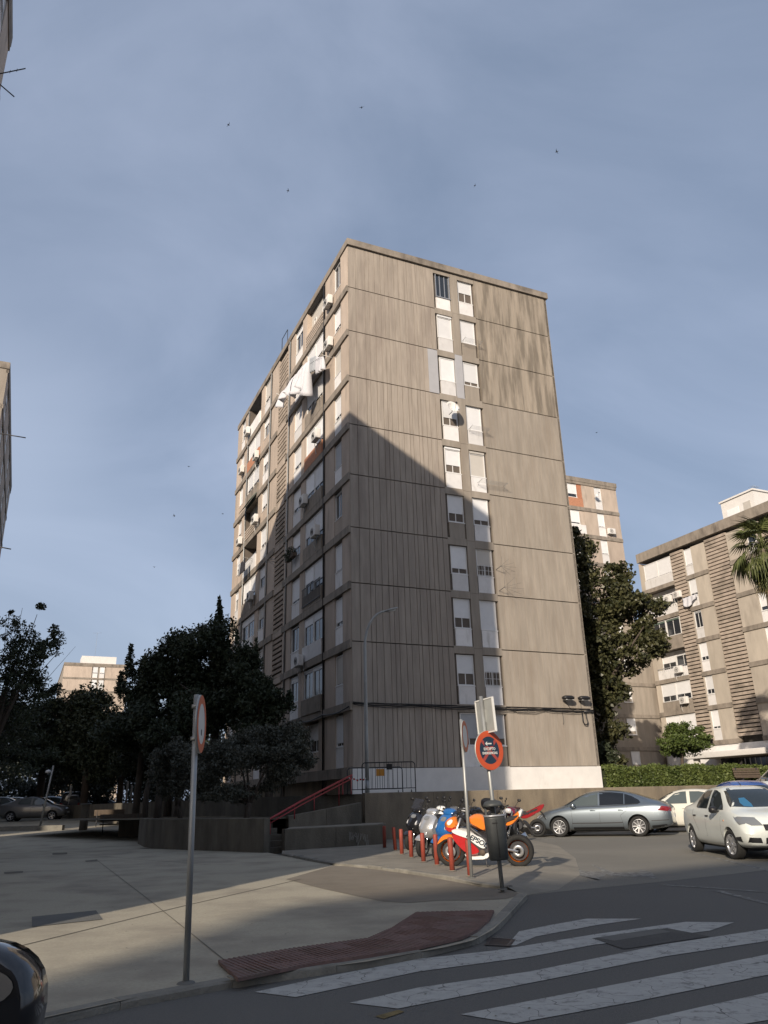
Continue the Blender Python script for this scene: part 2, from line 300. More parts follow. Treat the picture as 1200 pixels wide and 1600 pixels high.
def shell(mb, poly, w, inset=.03, y=0., edge=.55):
    """side-on fairing: outline at edge*w, inset outline swelling to +-w"""
    n = len(poly); c = Vector((sum(p[0] for p in poly) / n, sum(p[1] for p in poly) / n))
    P = [Vector(p) for p in poly]; ins = []
    for p in P:
        d = c - p; L = d.length; ins.append(p + d * min(.45, inset / max(L, .001)))
    secs = []
    for q, yy in ((ins, -w), (P, -w * edge), (P, w * edge), (ins, w)): secs.append([(p.x, y + yy, p.y) for p in q])
    mb.loft(secs, True, False)
    for q, yy, fl in ((ins, -w, 0), (ins, w, 1)):
        tr = tessellate_polygon([[Vector((p.x, p.y, 0)) for p in q]])
        mb.add([(p.x, y + yy, p.y) for p in q], [tuple(t) for t in tr], True)
    return mb
def smoothpoly(poly, it=2):
    for _ in range(it):
        q = []
        for i in range(len(poly)):
            a = poly[i]; b = poly[(i + 1) % len(poly)]
            q += [(a[0] * .75 + b[0] * .25, a[1] * .75 + b[1] * .25), (a[0] * .25 + b[0] * .75, a[1] * .25 + b[1] * .75)]
        poly = q
    return poly
def ellsec(c, ax, bx, n=14, p=2.4):
    c = Vector(c); ax = Vector(ax); bx = Vector(bx); o = []
    for k in range(n):
        a = 2 * math.pi * k / n; ca, sa = math.cos(a), math.sin(a)
        o.append(c + ax * (abs(ca) ** (2 / p) * (1 if ca >= 0 else -1)) + bx * (abs(sa) ** (2 / p) * (1 if sa >= 0 else -1)))
    return o
def sheet(name, pts, mat, z=None, kind='structure', parent=None, hz=None):
    P = [(p[0], p[1]) for p in pts]; tr = tessellate_polygon([[Vector((x, y, 0)) for x, y in P]])
    bm = bmesh.new(); vs = [bm.verts.new((x, y, (z if z is not None else pts[i][2]))) for i, (x, y) in enumerate(P)]
    for t in tr: bm.faces.new([vs[i] for i in t])
    bmesh.ops.recalc_face_normals(bm, faces=bm.faces[:])
    for f in bm.faces:
        if f.normal.z < 0: f.normal_flip()
    me = bpy.data.meshes.new(name); bm.to_mesh(me); bm.free()
    o = link(name, me, mat, parent)
    if kind: o['kind'] = kind
    return o
def strip(pts, w):
    """polygon of width w round a polyline (2D)"""
    L = []; Rr = []
    for i, p in enumerate(pts):
        a = Vector(pts[max(0, i - 1)]).to_2d(); b = Vector(pts[min(len(pts) - 1, i + 1)]).to_2d(); d = (b - a).normalized(); nn = Vector((-d.y, d.x)); p = Vector(p).to_2d()
        L.append(p + nn * w / 2); Rr.append(p - nn * w / 2)
    return L + Rr[::-1]
# ------------------------------------------------------------------ ground
def hz(x, y):
    s = min(1, max(0, (y - 29) / 34)); e = min(1, max(0, (-x - 5) / 4)); return .8 * s * e
def grid_sheet(name, xs, ys, mat, zoff=0., inside=None):
    bm = bmesh.new(); V = {}
    for i, x in enumerate(xs):
        for j, y in enumerate(ys): V[i, j] = bm.verts.new((x, y, hz(x, y) + zoff))
    for i in range(len(xs) - 1):
        for j in range(len(ys) - 1): bm.faces.new((V[i, j], V[i + 1, j], V[i + 1, j + 1], V[i, j + 1]))
    me = bpy.data.meshes.new(name); bm.to_mesh(me); bm.free(); o = link(name, me, mat); o['kind'] = 'structure'; return o
def lin(a, b, n): return [a + (b - a) * i / n for i in range(n + 1)]
grid_sheet('ground', sorted(set([-900, -400, -200, -120] + lin(-90, 90, 60) + [120, 200, 400, 900])), sorted(set([-300, -150, -80] + lin(-50, 130, 60) + [180, 260, 400, 700, 1200])), 'asphalt_lit', -.06)  # same lightened colour, raises the bounce light on shaded walls
ROADZ = .0
# road and car park: one asphalt sheet with the paved corner cut out by laying the pavement above it
def poly_g(pxs, z=0.): return [G(x, y, z) for x, y in pxs]
sheet('road', [(-60, -60), (90, -60), (90, 30), (60, 60), (24, 60), (-2, 34), (-3.6, 24), (-2, 21), (-40, -20), (-60, -20)], 'asphalt', ROADZ)
PZ = .10
kpx = [(70, 1590), (200, 1561), (300, 1540), (400, 1526), (500, 1512), (575, 1502), (640, 1490), (695, 1480), (740, 1469), (770, 1453), (790, 1434), (808, 1414), (824, 1397)]
kline = [G(x, y, .06).to_2d() for x, y in kpx]
k0 = kline[0]; kd = (kline[0] - kline[2]).normalized()
kline = [k0 + kd * 7, k0 + kd * 3.5] + kline
pade = [G(x, y, PZ).to_2d() for x, y in [(790, 1386), (745, 1381), (700, 1371), (650, 1364), (600, 1357), (555, 1352), (520, 1349), (480, 1342), (440, 1334)]]
wl0 = Vector((-3.75, 24.4)); wl1 = Vector((-7.6, 27.9))
# plaza: paved square between the road kerb, the parking pad and the terrace walls
def in_poly(p, poly):
    c = False; j = len(poly) - 1
    for i in range(len(poly)):
        a, b = poly[i], poly[j]
        if (a[1] > p[1]) != (b[1] > p[1]) and p[0] < (b[0] - a[0]) * (p[1] - a[1]) / (b[1] - a[1]) + a[0]: c = not c
        j = i
    return c
PLZ = .06
near = [(p.x, p.y) for p in kline] + [(p.x, p.y) for p in pade] + [(-3.7, 24.6), (-7.5, 27.9), (-9, 29.0), (-30, 29.0), (-30, -2)]
sheet('plaza', near, 'plaza_concrete', PLZ)
bmz = bmesh.new(); V = {}
xs = lin(-60, -6.5, 20); ys = lin(29.0, 62, 14)
for i, x in enumerate(xs):
    for j, y in enumerate(ys): V[i, j] = bmz.verts.new((x, y, PLZ + hz(x, y)))
for i in range(len(xs) - 1):
    for j in range(len(ys) - 1): bmz.faces.new((V[i, j], V[i + 1, j], V[i + 1, j + 1], V[i, j + 1]))
me = bpy.data.meshes.new('plaza_upper'); bmz.to_mesh(me); bmz.free(); o = link('upper_plaza', me, 'plaza_concrete'); o['kind'] = 'structure'
# brown worn asphalt fan across the plaza corner
fan = poly_g([(447, 1374), (520, 1353), (560, 1355), (600, 1360), (660, 1369), (705, 1377), (760, 1387), (800, 1392), (815, 1398), (790, 1405), (740, 1407), (690, 1407), (640, 1411), (600, 1409), (560, 1401), (500, 1388)], PLZ)
sheet('plaza_path', fan, 'asphalt_brown', PLZ + .004)
# parking pad for the motorcycles
pad = [Vector((p.x, p.y, PZ)) for p in pade][::-1]
padn = [Vector((p.x, p.y, PZ)) for p in [kline[-1]]]
right = [Vector((2.6, 13.6, .004)), Vector((3.5, 16.0, .004)), Vector((4.3, 20.0, .004)), Vector((4.9, 25.0, .006)), Vector((4.6, 31.0, .006)), Vector((-1.0, 29.2, PZ)), Vector((-3.3, 25.2, PZ))]
inner = [Vector((2.1, 13.9, PZ)), Vector((2.9, 16.2, PZ)), Vector((3.5, 20, PZ)), Vector((4.0, 25, PZ)), Vector((3.6, 30.6, PZ))]
sheet('parking_pad', pad + [Vector((pade[0].x, pade[0].y, PZ)), Vector((1.75, 13.2, PZ))] + inner + [Vector((-1.0, 29.2, PZ)), Vector((-3.3, 25.2, PZ))], 'pad_concrete')
mb = MB(); rr = [Vector((1.95, 12.9, .006))] + right[:5]; ii = [Vector((1.75, 13.2, PZ))] + inner
for i in range(len(rr) - 1): mb.add([ii[i], rr[i], rr[i + 1], ii[i + 1]], [(0, 1, 2, 3)])
o = mb.build('pad_slope', 'pad_concrete'); o['kind'] = 'structure'
# kerbs: separate stones
def kerb(name, pts, w, z0, z1, side, maxn=300, wob=.0, label_len=.9):
    root = empty(name, (0, 0, 0), kind='structure')
    # resample
    P = [Vector(p) for p in pts]; seg = []
    Ls = [0]
    for a, b in zip(P, P[1:]): Ls.append(Ls[-1] + (b - a).length)
    n = max(1, int(Ls[-1] / label_len)); 
    def ev(s):
        for i in range(len(P) - 1):
            if s <= Ls[i + 1] + 1e-6: return P[i].lerp(P[i + 1], (s - Ls[i]) / max(1e-6, Ls[i + 1] - Ls[i]))
        return P[-1]
    for i in range(n):
        a = ev(Ls[-1] * i / n); b = ev(Ls[-1] * (i + 1) / n); d = (b - a).normalized(); nn = Vector((-d.y, d.x)) * side; a = a + d * .002; b = b - d * .002
        jz = rnd.uniform(-.006, .008) + wob * rnd.uniform(-1, 1); jw = rnd.uniform(-.01, .012)
        c = .018
        prof = [(0, z0), (0, z1 - c + jz), (c, z1 + jz), (w + jw, z1 + jz), (w + jw, z0)]
        secs = [[Vector((q.x + nn.x * u, q.y + nn.y * u, zz)) for u, zz in prof] for q in (a, (a + b) / 2 + Vector((0, 0)), b)]
        m = MB(); m.loft(secs, False); m.build('kerb_stone', 'kerb_concrete', root)
    return root
kerb('kerb', kline, .13, -.02, .066, 1 if True else -1)
kerb('pad_edging', [p for p in pade], .13, 0, PZ + .018, -1, wob=.012, label_len=.55)
# gutter strip and expansion joints
jl = lambda pxs, w, nm='expansion_joint', mt='joint_dark', z=PLZ + .004: sheet(nm, [(p.x, p.y) for p in strip([G(x, y, PLZ).to_2d() for x, y in pxs], w)], mt, z)
jl([(-40, 1495), (33, 1478), (290, 1415), (400, 1390), (470, 1374)], .03)
jl([(225, 1400), (290, 1452), (350, 1500)], .014); jl([(150, 1343), (225, 1400)], .013)
jl([(60, 1330), (330, 1352)], .02)
ap = sheet('access_cover', poly_g([(50, 1433), (150, 1423), (160, 1437), (50, 1449)], PLZ), 'patch_dark', PLZ + .006); ap['kind'] = 'structure'
for q in ([(82, 1333), (105, 1332), (105, 1335), (82, 1336)], [(133, 1345), (152, 1343), (152, 1346), (134, 1347)], [(6, 1363), (36, 1361), (36, 1364), (7, 1366)]):
    sheet('drain_slot', poly_g(q, PLZ), 'joint_dark', PLZ + .005)
# tactile paving
tact = [p.to_2d() for p in poly_g([(341, 1499), (455, 1480), (575, 1464), (612, 1448), (650, 1424), (772, 1421), (764, 1436), (745, 1452), (722, 1463), (660, 1477), (580, 1490), (480, 1505), (372, 1527)], PZ)]
troot = empty('tactile_paving', (0, 0, 0), kind='structure')
sheet('mortar_bed', [(p.x, p.y) for p in tact], 'joint_dark', PLZ + .005, kind=None, parent=troot)
TS = .25; mb = MB(); mb.box(.003, TS - .003, .003, TS - .003, 0, .022)
tme = mb.mesh('paving_tile'); tme.materials.append(M['tile_red'])
td = Vector((.84, .54)); tn = Vector((-td.y, td.x)); c0 = tact[0]
tang = math.atan2(td.y, td.x); nt_ = 0
def clip(poly, q):
    for k in range(4):
        A_, B_ = q[k], q[(k + 1) % 4]; n = Vector((-(B_ - A_).y, (B_ - A_).x)); o = []
        for i in range(len(poly)):
            p0, p1 = poly[i], poly[(i + 1) % len(poly)]; s0 = (p0 - A_).dot(n); s1 = (p1 - A_).dot(n)
            if s0 >= 0: o.append(p0)
            if s0 * s1 < 0: o.append(p0.lerp(p1, s0 / (s0 - s1)))
        poly = o
        if len(poly) < 3: return []
    return poly
RT_ = Matrix.Rotation(-tang, 2)
for i in range(-20, 45):
    for j in range(-22, 22):
        c = c0 + td * (TS * (i + .5)) + tn * (TS * (j + .5))
        p = c0 + td * (TS * i) + tn * (TS * j); cor = [p, p + td * TS, p + td * TS + tn * TS, p + tn * TS]
        ins = [in_poly(q_, tact) for q_ in cor]
        if any(ins) and not all(ins) and nt_ < 300:
            cp = clip(list(tact), cor)
            if len(cp) > 2:
                lp_ = [RT_ @ (v_ - p) for v_ in cp]; m = MB(); m.prism([(v_.x, v_.y) for v_ in lp_], 0, .024); m.build('paving_tile', 'tile_red', troot, (p.x, p.y, PLZ + .009), (0, 0, tang)); nt_ += 1
            continue
        if all(ins) and nt_ < 300:
            o = link('paving_tile', tme, None, troot, (p.x, p.y, PLZ + .009 + rnd.uniform(-.003, .003)), (rnd.uniform(-.012, .012), rnd.uniform(-.012, .012), tang)); nt_ += 1
rg = MB()
for i in range(-60, 140):
    p = c0 + td * (.05 * i) - tn * 5; cor = [p, p + td * .02, p + td * .02 + tn * 10, p + tn * 10]
    cp = clip(list(tact), cor)
    if len(cp) > 2:
        try: rg.prism([(v_.x, v_.y) for v_ in cp], PLZ + .03, PLZ + .037)
        except Exception: pass
o = rg.build('tile_ridges', 'tile_red', troot); o['kind'] = 'stuff'
# crosswalk
xw = empty('zebra_crossing', (0, 0, 0), kind='structure')
dX = Vector((.868, .497))
def stripe(pxs, ext=0., mat='road_paint'):
    P = [G(x, y, 0).to_2d() for x, y in pxs]
    sheet('painted_stripe', [(p.x, p.y) for p in P], mat, .005, kind=None, parent=xw)
stripe([(792, 1478), (811, 1456), (860, 1446), (917, 1436), (1003, 1436), (933, 1446), (837, 1464), (805, 1478)])
stripe([(398, 1551), (508, 1527), (654, 1499), (773, 1486), (933, 1460), (1072, 1441), (1147, 1442), (1109, 1455), (928, 1477), (827, 1496), (654, 1519), (462, 1559)])
def stripe2(top, bot):
    T = [G(x, y, 0).to_2d() for x, y in top]; B = [G(x, y, 0).to_2d() for x, y in bot]
    d = (T[-1] - T[0]).normalized(); T.append(T[-1] + d * 4); B.append(B[-1] + d * 4)
    sheet('painted_stripe', [(p.x, p.y) for p in T + B[::-1]], 'road_paint', .005, kind=None, parent=xw)
stripe2([(546, 1568), (654, 1544), (827, 1519), (1040, 1476), (1200, 1452)], [(622, 1577), (848, 1533), (1040, 1495), (1200, 1471)])
stripe2([(720, 1586), (848, 1561), (1040, 1524), (1200, 1492)], [(805, 1600), (987, 1567), (1200, 1524)])
stripe2([(975, 1602), (1093, 1575), (1200, 1552)], [(1040, 1622), (1200, 1595)])
# lane arrow, bay lines, covers
lotp = [Vector((1.95, 12.9)), Vector((2.5, 13.3)), Vector((4.2, 14.2)), Vector((6.5, 15.6)), Vector((9.5, 17.8)), Vector((14, 20)), Vector((60, 40)), Vector((59, 59)), Vector((24, 59)), Vector((-1, 33)), Vector((-1, 29.5)), Vector((3.5, 29.5)), Vector((2.2, 14.5))]
sheet('car_park', [(p.x, p.y) for p in lotp], 'asphalt_lit', .0025)  # lighter sheet over the sunny side, sunlight put into its colour
sheet('road_arrow', poly_g([(900, 1357), (915, 1362), (953, 1362), (935, 1376), (943, 1376), (905, 1368)], 0), 'road_paint_worn', .005)
sheet('road_arrow', poly_g([(922, 1350), (960, 1364), (1000, 1363), (1000, 1359), (1018, 1363), (1028, 1374), (1010, 1371), (953, 1369)], 0), 'road_paint_worn', .006)
for nm, pp, ww in (('parking_line', [(1080, 1332), (1200, 1360), (1290, 1382)], .10), ('parking_line', [(1036, 1383), (1118, 1388), (1290, 1402)], .11), ('parking_line', [(1120, 1392), (1200, 1412), (1290, 1436)], .11)):
    sheet(nm, [(p.x, p.y) for p in strip([G(x, y, 0).to_2d() for x, y in pp], ww)], 'road_paint_worn', .005)
sheet('yellow_mark', poly_g([(586, 1589), (622, 1579), (632, 1582), (600, 1593)], 0), 'yellow_paint', .005)
def grate(name, pxs, nb, mat='steel_dark', z=.006):
    root = empty(name, (0, 0, 0), kind='structure'); P = poly_g(pxs, 0)
    c = sum(P, Vector()) / 4
    fr = MB()
    for i in range(4):
        a, b = P[i], P[(i + 1) % 4]; d = (b - a).normalized(); n = Vector((-d.y, d.x, 0)); 
        if (c - a).dot(n) < 0: n = -n
        fr.add([a + Vector((0, 0, z)), b + Vector((0, 0, z)), b + n * .04 + Vector((0, 0, z + .006)), a + n * .04 + Vector((0, 0, z + .006))], [(0, 1, 2, 3)])
    fr.build('frame', mat, root)
    for i in range(nb):
        t = (i + .5) / nb; a = P[0].lerp(P[1], t); b = P[3].lerp(P[2], t); d = (P[1] - P[0]).normalized() * ((P[1] - P[0]).length / nb * .28)
        m = MB(); m.add([a - d + Vector((0, 0, z + .004)), a + d + Vector((0, 0, z + .004)), b + d + Vector((0, 0, z + .004)), b - d + Vector((0, 0, z + .004))], [(0, 1, 2, 3)]); m.build('bar', mat, root)
    return root
sheet('trench_patch', poly_g([(925, 1467), (1042, 1451), (1110, 1464), (975, 1484)], 0), 'trench_grey', .0065)
sheet('utility_cover', poly_g([(932, 1466), (1028, 1452), (1048, 1457), (960, 1471)], 0), 'patch_dark', .0075)
sheet('drain_shade', poly_g([(757, 1478), (764, 1466), (806, 1469), (797, 1480)], 0), 'recess_shade', .0055); grate('storm_drain', [(757, 1478), (764, 1466), (806, 1469), (797, 1480)], 9)  # flat dark sheet paints the shade of a hollow under the grate
# specks of grit, leaves and gum scattered over the paving
sp = MB()
for i in range(900):
    x = rnd.uniform(-9, 9); y = rnd.uniform(5.5, 26); s_ = rnd.uniform(.006, .022); a_ = rnd.uniform(0, 3); z_ = (PLZ if (in_poly((x, y), near)) else .0) + .011
    sp.add([(x + s_ * math.cos(a_ + k * 1.9) * rnd.uniform(.5, 1), y + s_ * math.sin(a_ + k * 1.9), z_) for k in range(3)], [(0, 1, 2)])
o = sp.build('grit', 'joint_dark', fix=False); o['kind'] = 'stuff'; o['label'] = 'scattered grit and litter specks on the paving'; o['category'] = 'litter'
# ------------------------------------------------------------------ terrace ground and retaining walls
def wall(name, pts, w, z0, z1, side, mat='retaining_concrete', label=None, seg=1.6, cap=True, z1b=None):
    """pts 2-D polyline of the visible face; w thickness behind (side). Cast panels are parts."""
    root = empty(name, (pts[0][0], pts[0][1], z0), label=label, cat='wall')
    o0 = Vector(pts[0]).to_2d(); tot = sum((Vector(b) - Vector(a)).length for a, b in zip(pts, pts[1:])); acc = 0
    for a, b in zip(pts, pts[1:]):
        a = Vector(a).to_2d(); b = Vector(b).to_2d(); L = (b - a).length; d = (b - a) / L; n = Vector((-d.y, d.x)) * side; k = max(1, round(L / seg))
        for i in range(k):
            p = a + d * (L * i / k + .006); q = a + d * (L * (i + 1) / k - .006)
            def top(v): return z1 if z1b is None else z1 + (z1b - z1) * (acc + (v - a).length) / tot
            jd = rnd.uniform(0, .008)
            m = MB(); vs = []
            for v in (p, q):
                zt = top(v)
                for (u, zz) in ((jd, z0), (jd, zt - .02), (jd + .02, zt), (w - .02, zt), (w, zt - .02), (w, z0)): vs.append((v.x + n.x * u - o0.x, v.y + n.y * u - o0.y, zz - z0))
            m.add(vs, [(0, 1, 7, 6), (1, 2, 8, 7), (2, 3, 9, 8), (3, 4, 10, 9), (4, 5, 11, 10), (0, 5, 4, 3, 2, 1), (6, 7, 8, 9, 10, 11)])
            m.build('wall_panel', mat, root)
        acc += L
    return root
g2 = g.to_2d(); l2 = l.to_2d()
MW0 = Vector((-.95, 29.3)); TZ = 1.62
mwpts = [MW0, MW0 + g2 * 5.5, MW0 + g2 * 60]
wall('retaining_wall', mwpts, .25, 0, TZ + .04, 1, label='long brown concrete retaining wall behind the parked motorcycles and cars', seg=2.6)
# terrace under the building
tr_poly = [MW0 + l2 * .2, MW0 + g2 * 60 + l2 * .2, MW0 + g2 * 60 + l2 * 60, Vector((-40, 95)), Vector((-24, 60)), Vector((-9.9, 38.2)), Vector((-4.2, 30.4))]
sheet('terrace_ground', [(p.x, p.y) for p in tr_poly], 'soil', TZ)
tb0 = MB()
for a_, b_ in zip(tr_poly[3:], tr_poly[4:] + tr_poly[:1]): tb0.add([(a_.x, a_.y, -.1), (b_.x, b_.y, -.1), (b_.x, b_.y, TZ - .002), (a_.x, a_.y, TZ - .002)], [(0, 1, 2, 3)])
o = tb0.build('terrace_bank', 'retaining_dark'); o['kind'] = 'structure'
sheet('terrace_paving', [(p.x, p.y) for p in [MW0 + l2 * .2 + g2 * .1, MW0 + g2 * 15 + l2 * .2, MW0 + g2 * 15 + l2 * 6.5, MW0 + l2 * 6.6 - g2 * 3, MW0 + l2 * .6 - g2 * 1.0]], 'plaza_concrete', TZ + .01)
W0 = [(-7.6, 27.9), (-3.75, 24.4)]
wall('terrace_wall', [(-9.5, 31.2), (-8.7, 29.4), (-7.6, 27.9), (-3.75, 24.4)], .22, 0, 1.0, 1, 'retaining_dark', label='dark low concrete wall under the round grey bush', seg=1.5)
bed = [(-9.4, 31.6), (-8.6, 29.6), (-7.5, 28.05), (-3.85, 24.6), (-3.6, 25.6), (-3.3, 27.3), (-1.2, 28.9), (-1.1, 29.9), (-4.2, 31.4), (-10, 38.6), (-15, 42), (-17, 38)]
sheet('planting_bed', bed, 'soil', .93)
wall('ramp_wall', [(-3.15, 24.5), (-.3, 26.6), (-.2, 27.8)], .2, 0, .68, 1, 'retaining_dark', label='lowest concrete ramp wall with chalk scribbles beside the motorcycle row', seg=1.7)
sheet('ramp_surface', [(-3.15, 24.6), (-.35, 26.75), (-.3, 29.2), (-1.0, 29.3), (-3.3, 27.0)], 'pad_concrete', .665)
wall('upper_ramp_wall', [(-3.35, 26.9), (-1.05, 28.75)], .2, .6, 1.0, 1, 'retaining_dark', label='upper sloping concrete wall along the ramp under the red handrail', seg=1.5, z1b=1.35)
st = empty('entrance_steps', (-3.45, 24.9, 0), label='short flight of dark concrete steps at the foot of the red handrail', cat='steps')
for i in range(5):
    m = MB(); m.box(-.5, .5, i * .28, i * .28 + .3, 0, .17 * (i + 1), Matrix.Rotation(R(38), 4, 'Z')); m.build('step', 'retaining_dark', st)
# chalk scribbles on ramp wall
cb = MB()
for i in range(11):
    x = .1 + i * .07 + rnd.uniform(-.02, .02); z = .5 - i * .012
    pts = [(x, z), (x + rnd.uniform(-.03, .03), z - rnd.uniform(.1, .4)), (x + .05, z - rnd.uniform(.0, .2))]
    for a, b in zip(pts, pts[1:]):
        a = Vector((a[0], 0, a[1])); b = Vector((b[0], 0, b[1])); d = (b - a).normalized(); n = Vector((d.z, 0, -d.x)) * .007; cb.add([a - n, a + n, b + n, b - n], [(0, 1, 2, 3)])
dd = Vector((2.85, 2.1)).normalized(); o = cb.build('graffiti', 'chalk', None, (-3.15 + dd.x * 2.15, 24.5 + dd.y * 2.15, .02), (0, 0, math.atan2(dd.y, dd.x)))
o.location.x += dd.y * .004; o.location.y -= dd.x * .004
tag(o, 'faint chalk graffiti scribble on the lowest ramp wall', 'graffiti')
# ------------------------------------------------------------------ facade tool
class Fac:
    def __init__(s, root, axis): s.root = root; s.m = axis
    def box(s, name, mat, u0, u1, d0, d1, z0, z1, parent=None, kind=None):
        m = MB(); m.box(u0, u1, d0, d1, z0, z1, s.m); o = m.build(name, mat, parent or s.root)
        if kind: o['kind'] = kind
        return o
    def window(s, u0, u1, z0, z1, d=-.12, shut=.6, smat='shutter_white', fmat='pvc_white', panes=2, bars=False, sill=True, boxh=0., glass='window_glass', fw=.045):
        m = MB(); m.box(u0, u0 + fw, d - .06, d + .02, z0, z1, s.m); m.box(u1 - fw, u1, d - .06, d + .02, z0, z1, s.m)
        m.box(u0 + fw, u1 - fw, d - .06, d + .02, z0, z0 + fw, s.m); m.box(u0 + fw, u1 - fw, d - .06, d + .02, z1 - fw, z1, s.m)
        for i in range(1, panes):
            u = u0 + (u1 - u0) * i / panes; m.box(u - .022, u + .022, d - .055, d - .03, z0 + fw, z1 - fw, s.m)
        w_ = m.build('window', fmat, s.root)
        zs = z1 - fw - (z1 - z0 - 2 * fw) * shut
        for i in range(panes):
            a = u0 + (u1 - u0) * i / panes + (fw if i == 0 else .022); b = u0 + (u1 - u0) * (i + 1) / panes - (fw if i == panes - 1 else .022)
            if zs > z0 + fw + .03:
                off = -.047 if i % 2 else -.05; m = MB(); m.box(a, b, d + off - .006, d + off, z0 + fw, max(z0 + fw + .05, zs + .05) if shut > .02 else z1 - fw, s.m); m.build('pane', glass, w_)
        if shut > .02: m = MB(); m.box(u0 + fw, u1 - fw, d - .028, d - .008, zs, z1 - fw, s.m); m.build('shutter', smat, w_)
        if boxh: m = MB(); m.box(u0, u1, d - .05, d + .06, z1 + .003, z1 + boxh, s.m); m.build('shutter_box', smat, w_)
        if sill: m = MB(); m.box(u0 - .03, u1 + .03, d - .02, d + .07, z0 - .04, z0 - .003, s.m); m.build('sill', fmat, w_)
        if bars and zs > z0 + .15:
            m = MB(); nb = 5
            for i in range(nb): u = u0 + (u1 - u0) * (i + .5) / nb; m.box(u - .008, u + .008, d + .05, d + .066, z0, zs, s.m)
            for z in (z0 + .05, zs - .05, (z0 + zs) / 2): m.box(u0, u1, d + .05, d + .06, z, z + .016, s.m)
            m.build('bars', 'pvc_white', w_)
        return w_
GAB = Matrix(((1, 0, 0, 0), (0, -1, 0, 0), (0, 0, 1, 0), (0, 0, 0, 1)))         # (u,d,z)->(u,-d,z)
LEF = Matrix(((0, -1, 0, 0), (1, 0, 0, 0), (0, 0, 1, 0), (0, 0, 0, 1)))         # (u,d,z)->(-d,u,z)
RBF = Matrix(((0, -1, 0, 0), (-1, 0, 0, 0), (0, 0, 1, 0), (0, 0, 0, 1)))        # (u,d,z)->(-d,-u,z)
RIG = Matrix(((0, 1, 0, 0), (-1, 0, 0, 0), (0, 0, 1, 0), (0, 0, 0, 1)))         # (u,d,z)->(d,-u,z) a face looking to +x
# ------------------------------------------------------------------ the tower
tower = empty('apartment_tower', CO, ANG, 'tall ten-storey concrete apartment tower with ribbed gable wall, centre of the view', 'building')
WG = 13.15; LT = 24.45; ZT = Z0 + 10 * FH
core = MB(); core.box(1.02, WG - .15, .16, LT - .15, TZ - .3, ZT + .1); core.build('core_wall', 'concrete_smooth', tower)
F = Fac(tower, GAB); Lf = Fac(tower, LEF)
def ribbed(u0, u1, z0, z1, grooves, gw=.045, gd=.05, mat='concrete_panel', top_notch=0):
    pts = [(u0, .14), (u0, 0)]
    for c in grooves: pts += [(c - gw / 2, 0), (c - gw * .3, gd), (c + gw * .3, gd), (c + gw / 2, 0)]
    pts += [(u1, 0), (u1, .14)]
    m = MB(); m.prism(pts, z0, z1); return m.build('ribbed_panel', mat, tower)
def grooves(a, b, base, r):
    o = []; x = a
    while x < b - .12: o.append(x); x += base * r.choice([.8, 1, 1, 1.2, 1.5])
    return o
r_ = random.Random(3); GL = [.45] + grooves(1.0, 5.25, .235, r_); GR = [8.35] + grooves(8.6, 12.95, .27, r_)
for k in range(10):
    z0 = Z0 + FH * k + .024; z1 = Z0 + FH * (k + 1) - .024
    if k == 9: z1 = ZT - .03
    gl = [x + r_.uniform(-.01, .01) for x in GL if not (k == 9 and x > 4.9) and not (k == 7 and x > 4.6)]
    ribbed(.02, 5.28, z0, z1, gl, .034 if k < 7 else .026, .035 if k < 7 else .02)
    ribbed(7.99, WG - .02, z0, z1, [x + r_.uniform(-.01, .01) for x in GR], .03, .016, 'concrete_stained' if k in (9, 8, 7) else 'concrete_smooth')
    F.box('pier', 'grey_paint' if k == 7 else 'concrete_smooth', 6.40, 6.86, -.14, .0, z0 - .018, z1 + .018)
    F.box('lintel', 'concrete_smooth', 5.29, 6.39, -.14, -.005, z1 - .27, z1 + .1 if k < 9 else z1 + .02)
    F.box('lintel', 'concrete_smooth', 6.87, 7.98, -.14, -.005, z1 - .27 - (.05 if k % 3 == 0 else 0), z1 + .1 if k < 9 else z1 + .02)
F.box('painted_patch', 'grey_paint', 4.68, 5.279, -.03, .004, Z0 + 7 * FH + .02, Z0 + 8 * FH - .02)
F.box('gable_backing', 'groove_dark', .03, WG - .02, -1.2, -.15, TZ - .3, ZT)
# window columns: (shutter fraction, shutter material, bars, spandrel material, shutter box)
A_ = {9: (0, 'shutter_white', 0, 'white_spandrel', 0), 8: (1, 'shutter_white', 0, 'white_spandrel', .12), 7: (1, 'shutter_white', 0, 'white_spandrel', 0), 6: (.68, 'shutter_white', 0, 'white_spandrel', 0), 5: (.68, 'shutter_white', 0, 'white_spandrel', .1), 4: (.68, 'shutter_white', 0, 'concrete_smooth', .0), 3: (.82, 'shutter_white', 0, 'white_spandrel', 0), 2: (.66, 'shutter_white', 0, 'white_spandrel', 0), 1: (.62, 'shutter_white', 0, 'white_spandrel', 0), 0: (.8, 'shutter_grey', 0, 'white_spandrel', 0)}
B_ = {9: (.55, 'shutter_white', 0, 'white_spandrel', 0), 8: (1, 'shutter_white', 0, 'concrete_smooth', 0), 7: (.85, 'shutter_white', 0, 'concrete_smooth', 0), 6: (1, 'shutter_white', 0, 'white_spandrel', 0), 5: (1, 'shutter_cream', 0, 'white_spandrel', .12), 4: (.82, 'shutter_white', 0, 'white_spandrel', 0), 3: (.6, 'shutter_cream', 1, 'white_spandrel', .0), 2: (1, 'shutter_white', 0, 'white_spandrel', 0), 1: (.52, 'shutter_white', 1, 'white_spandrel', 0), 0: (.8, 'shutter_grey', 0, 'concrete_smooth', 0)}
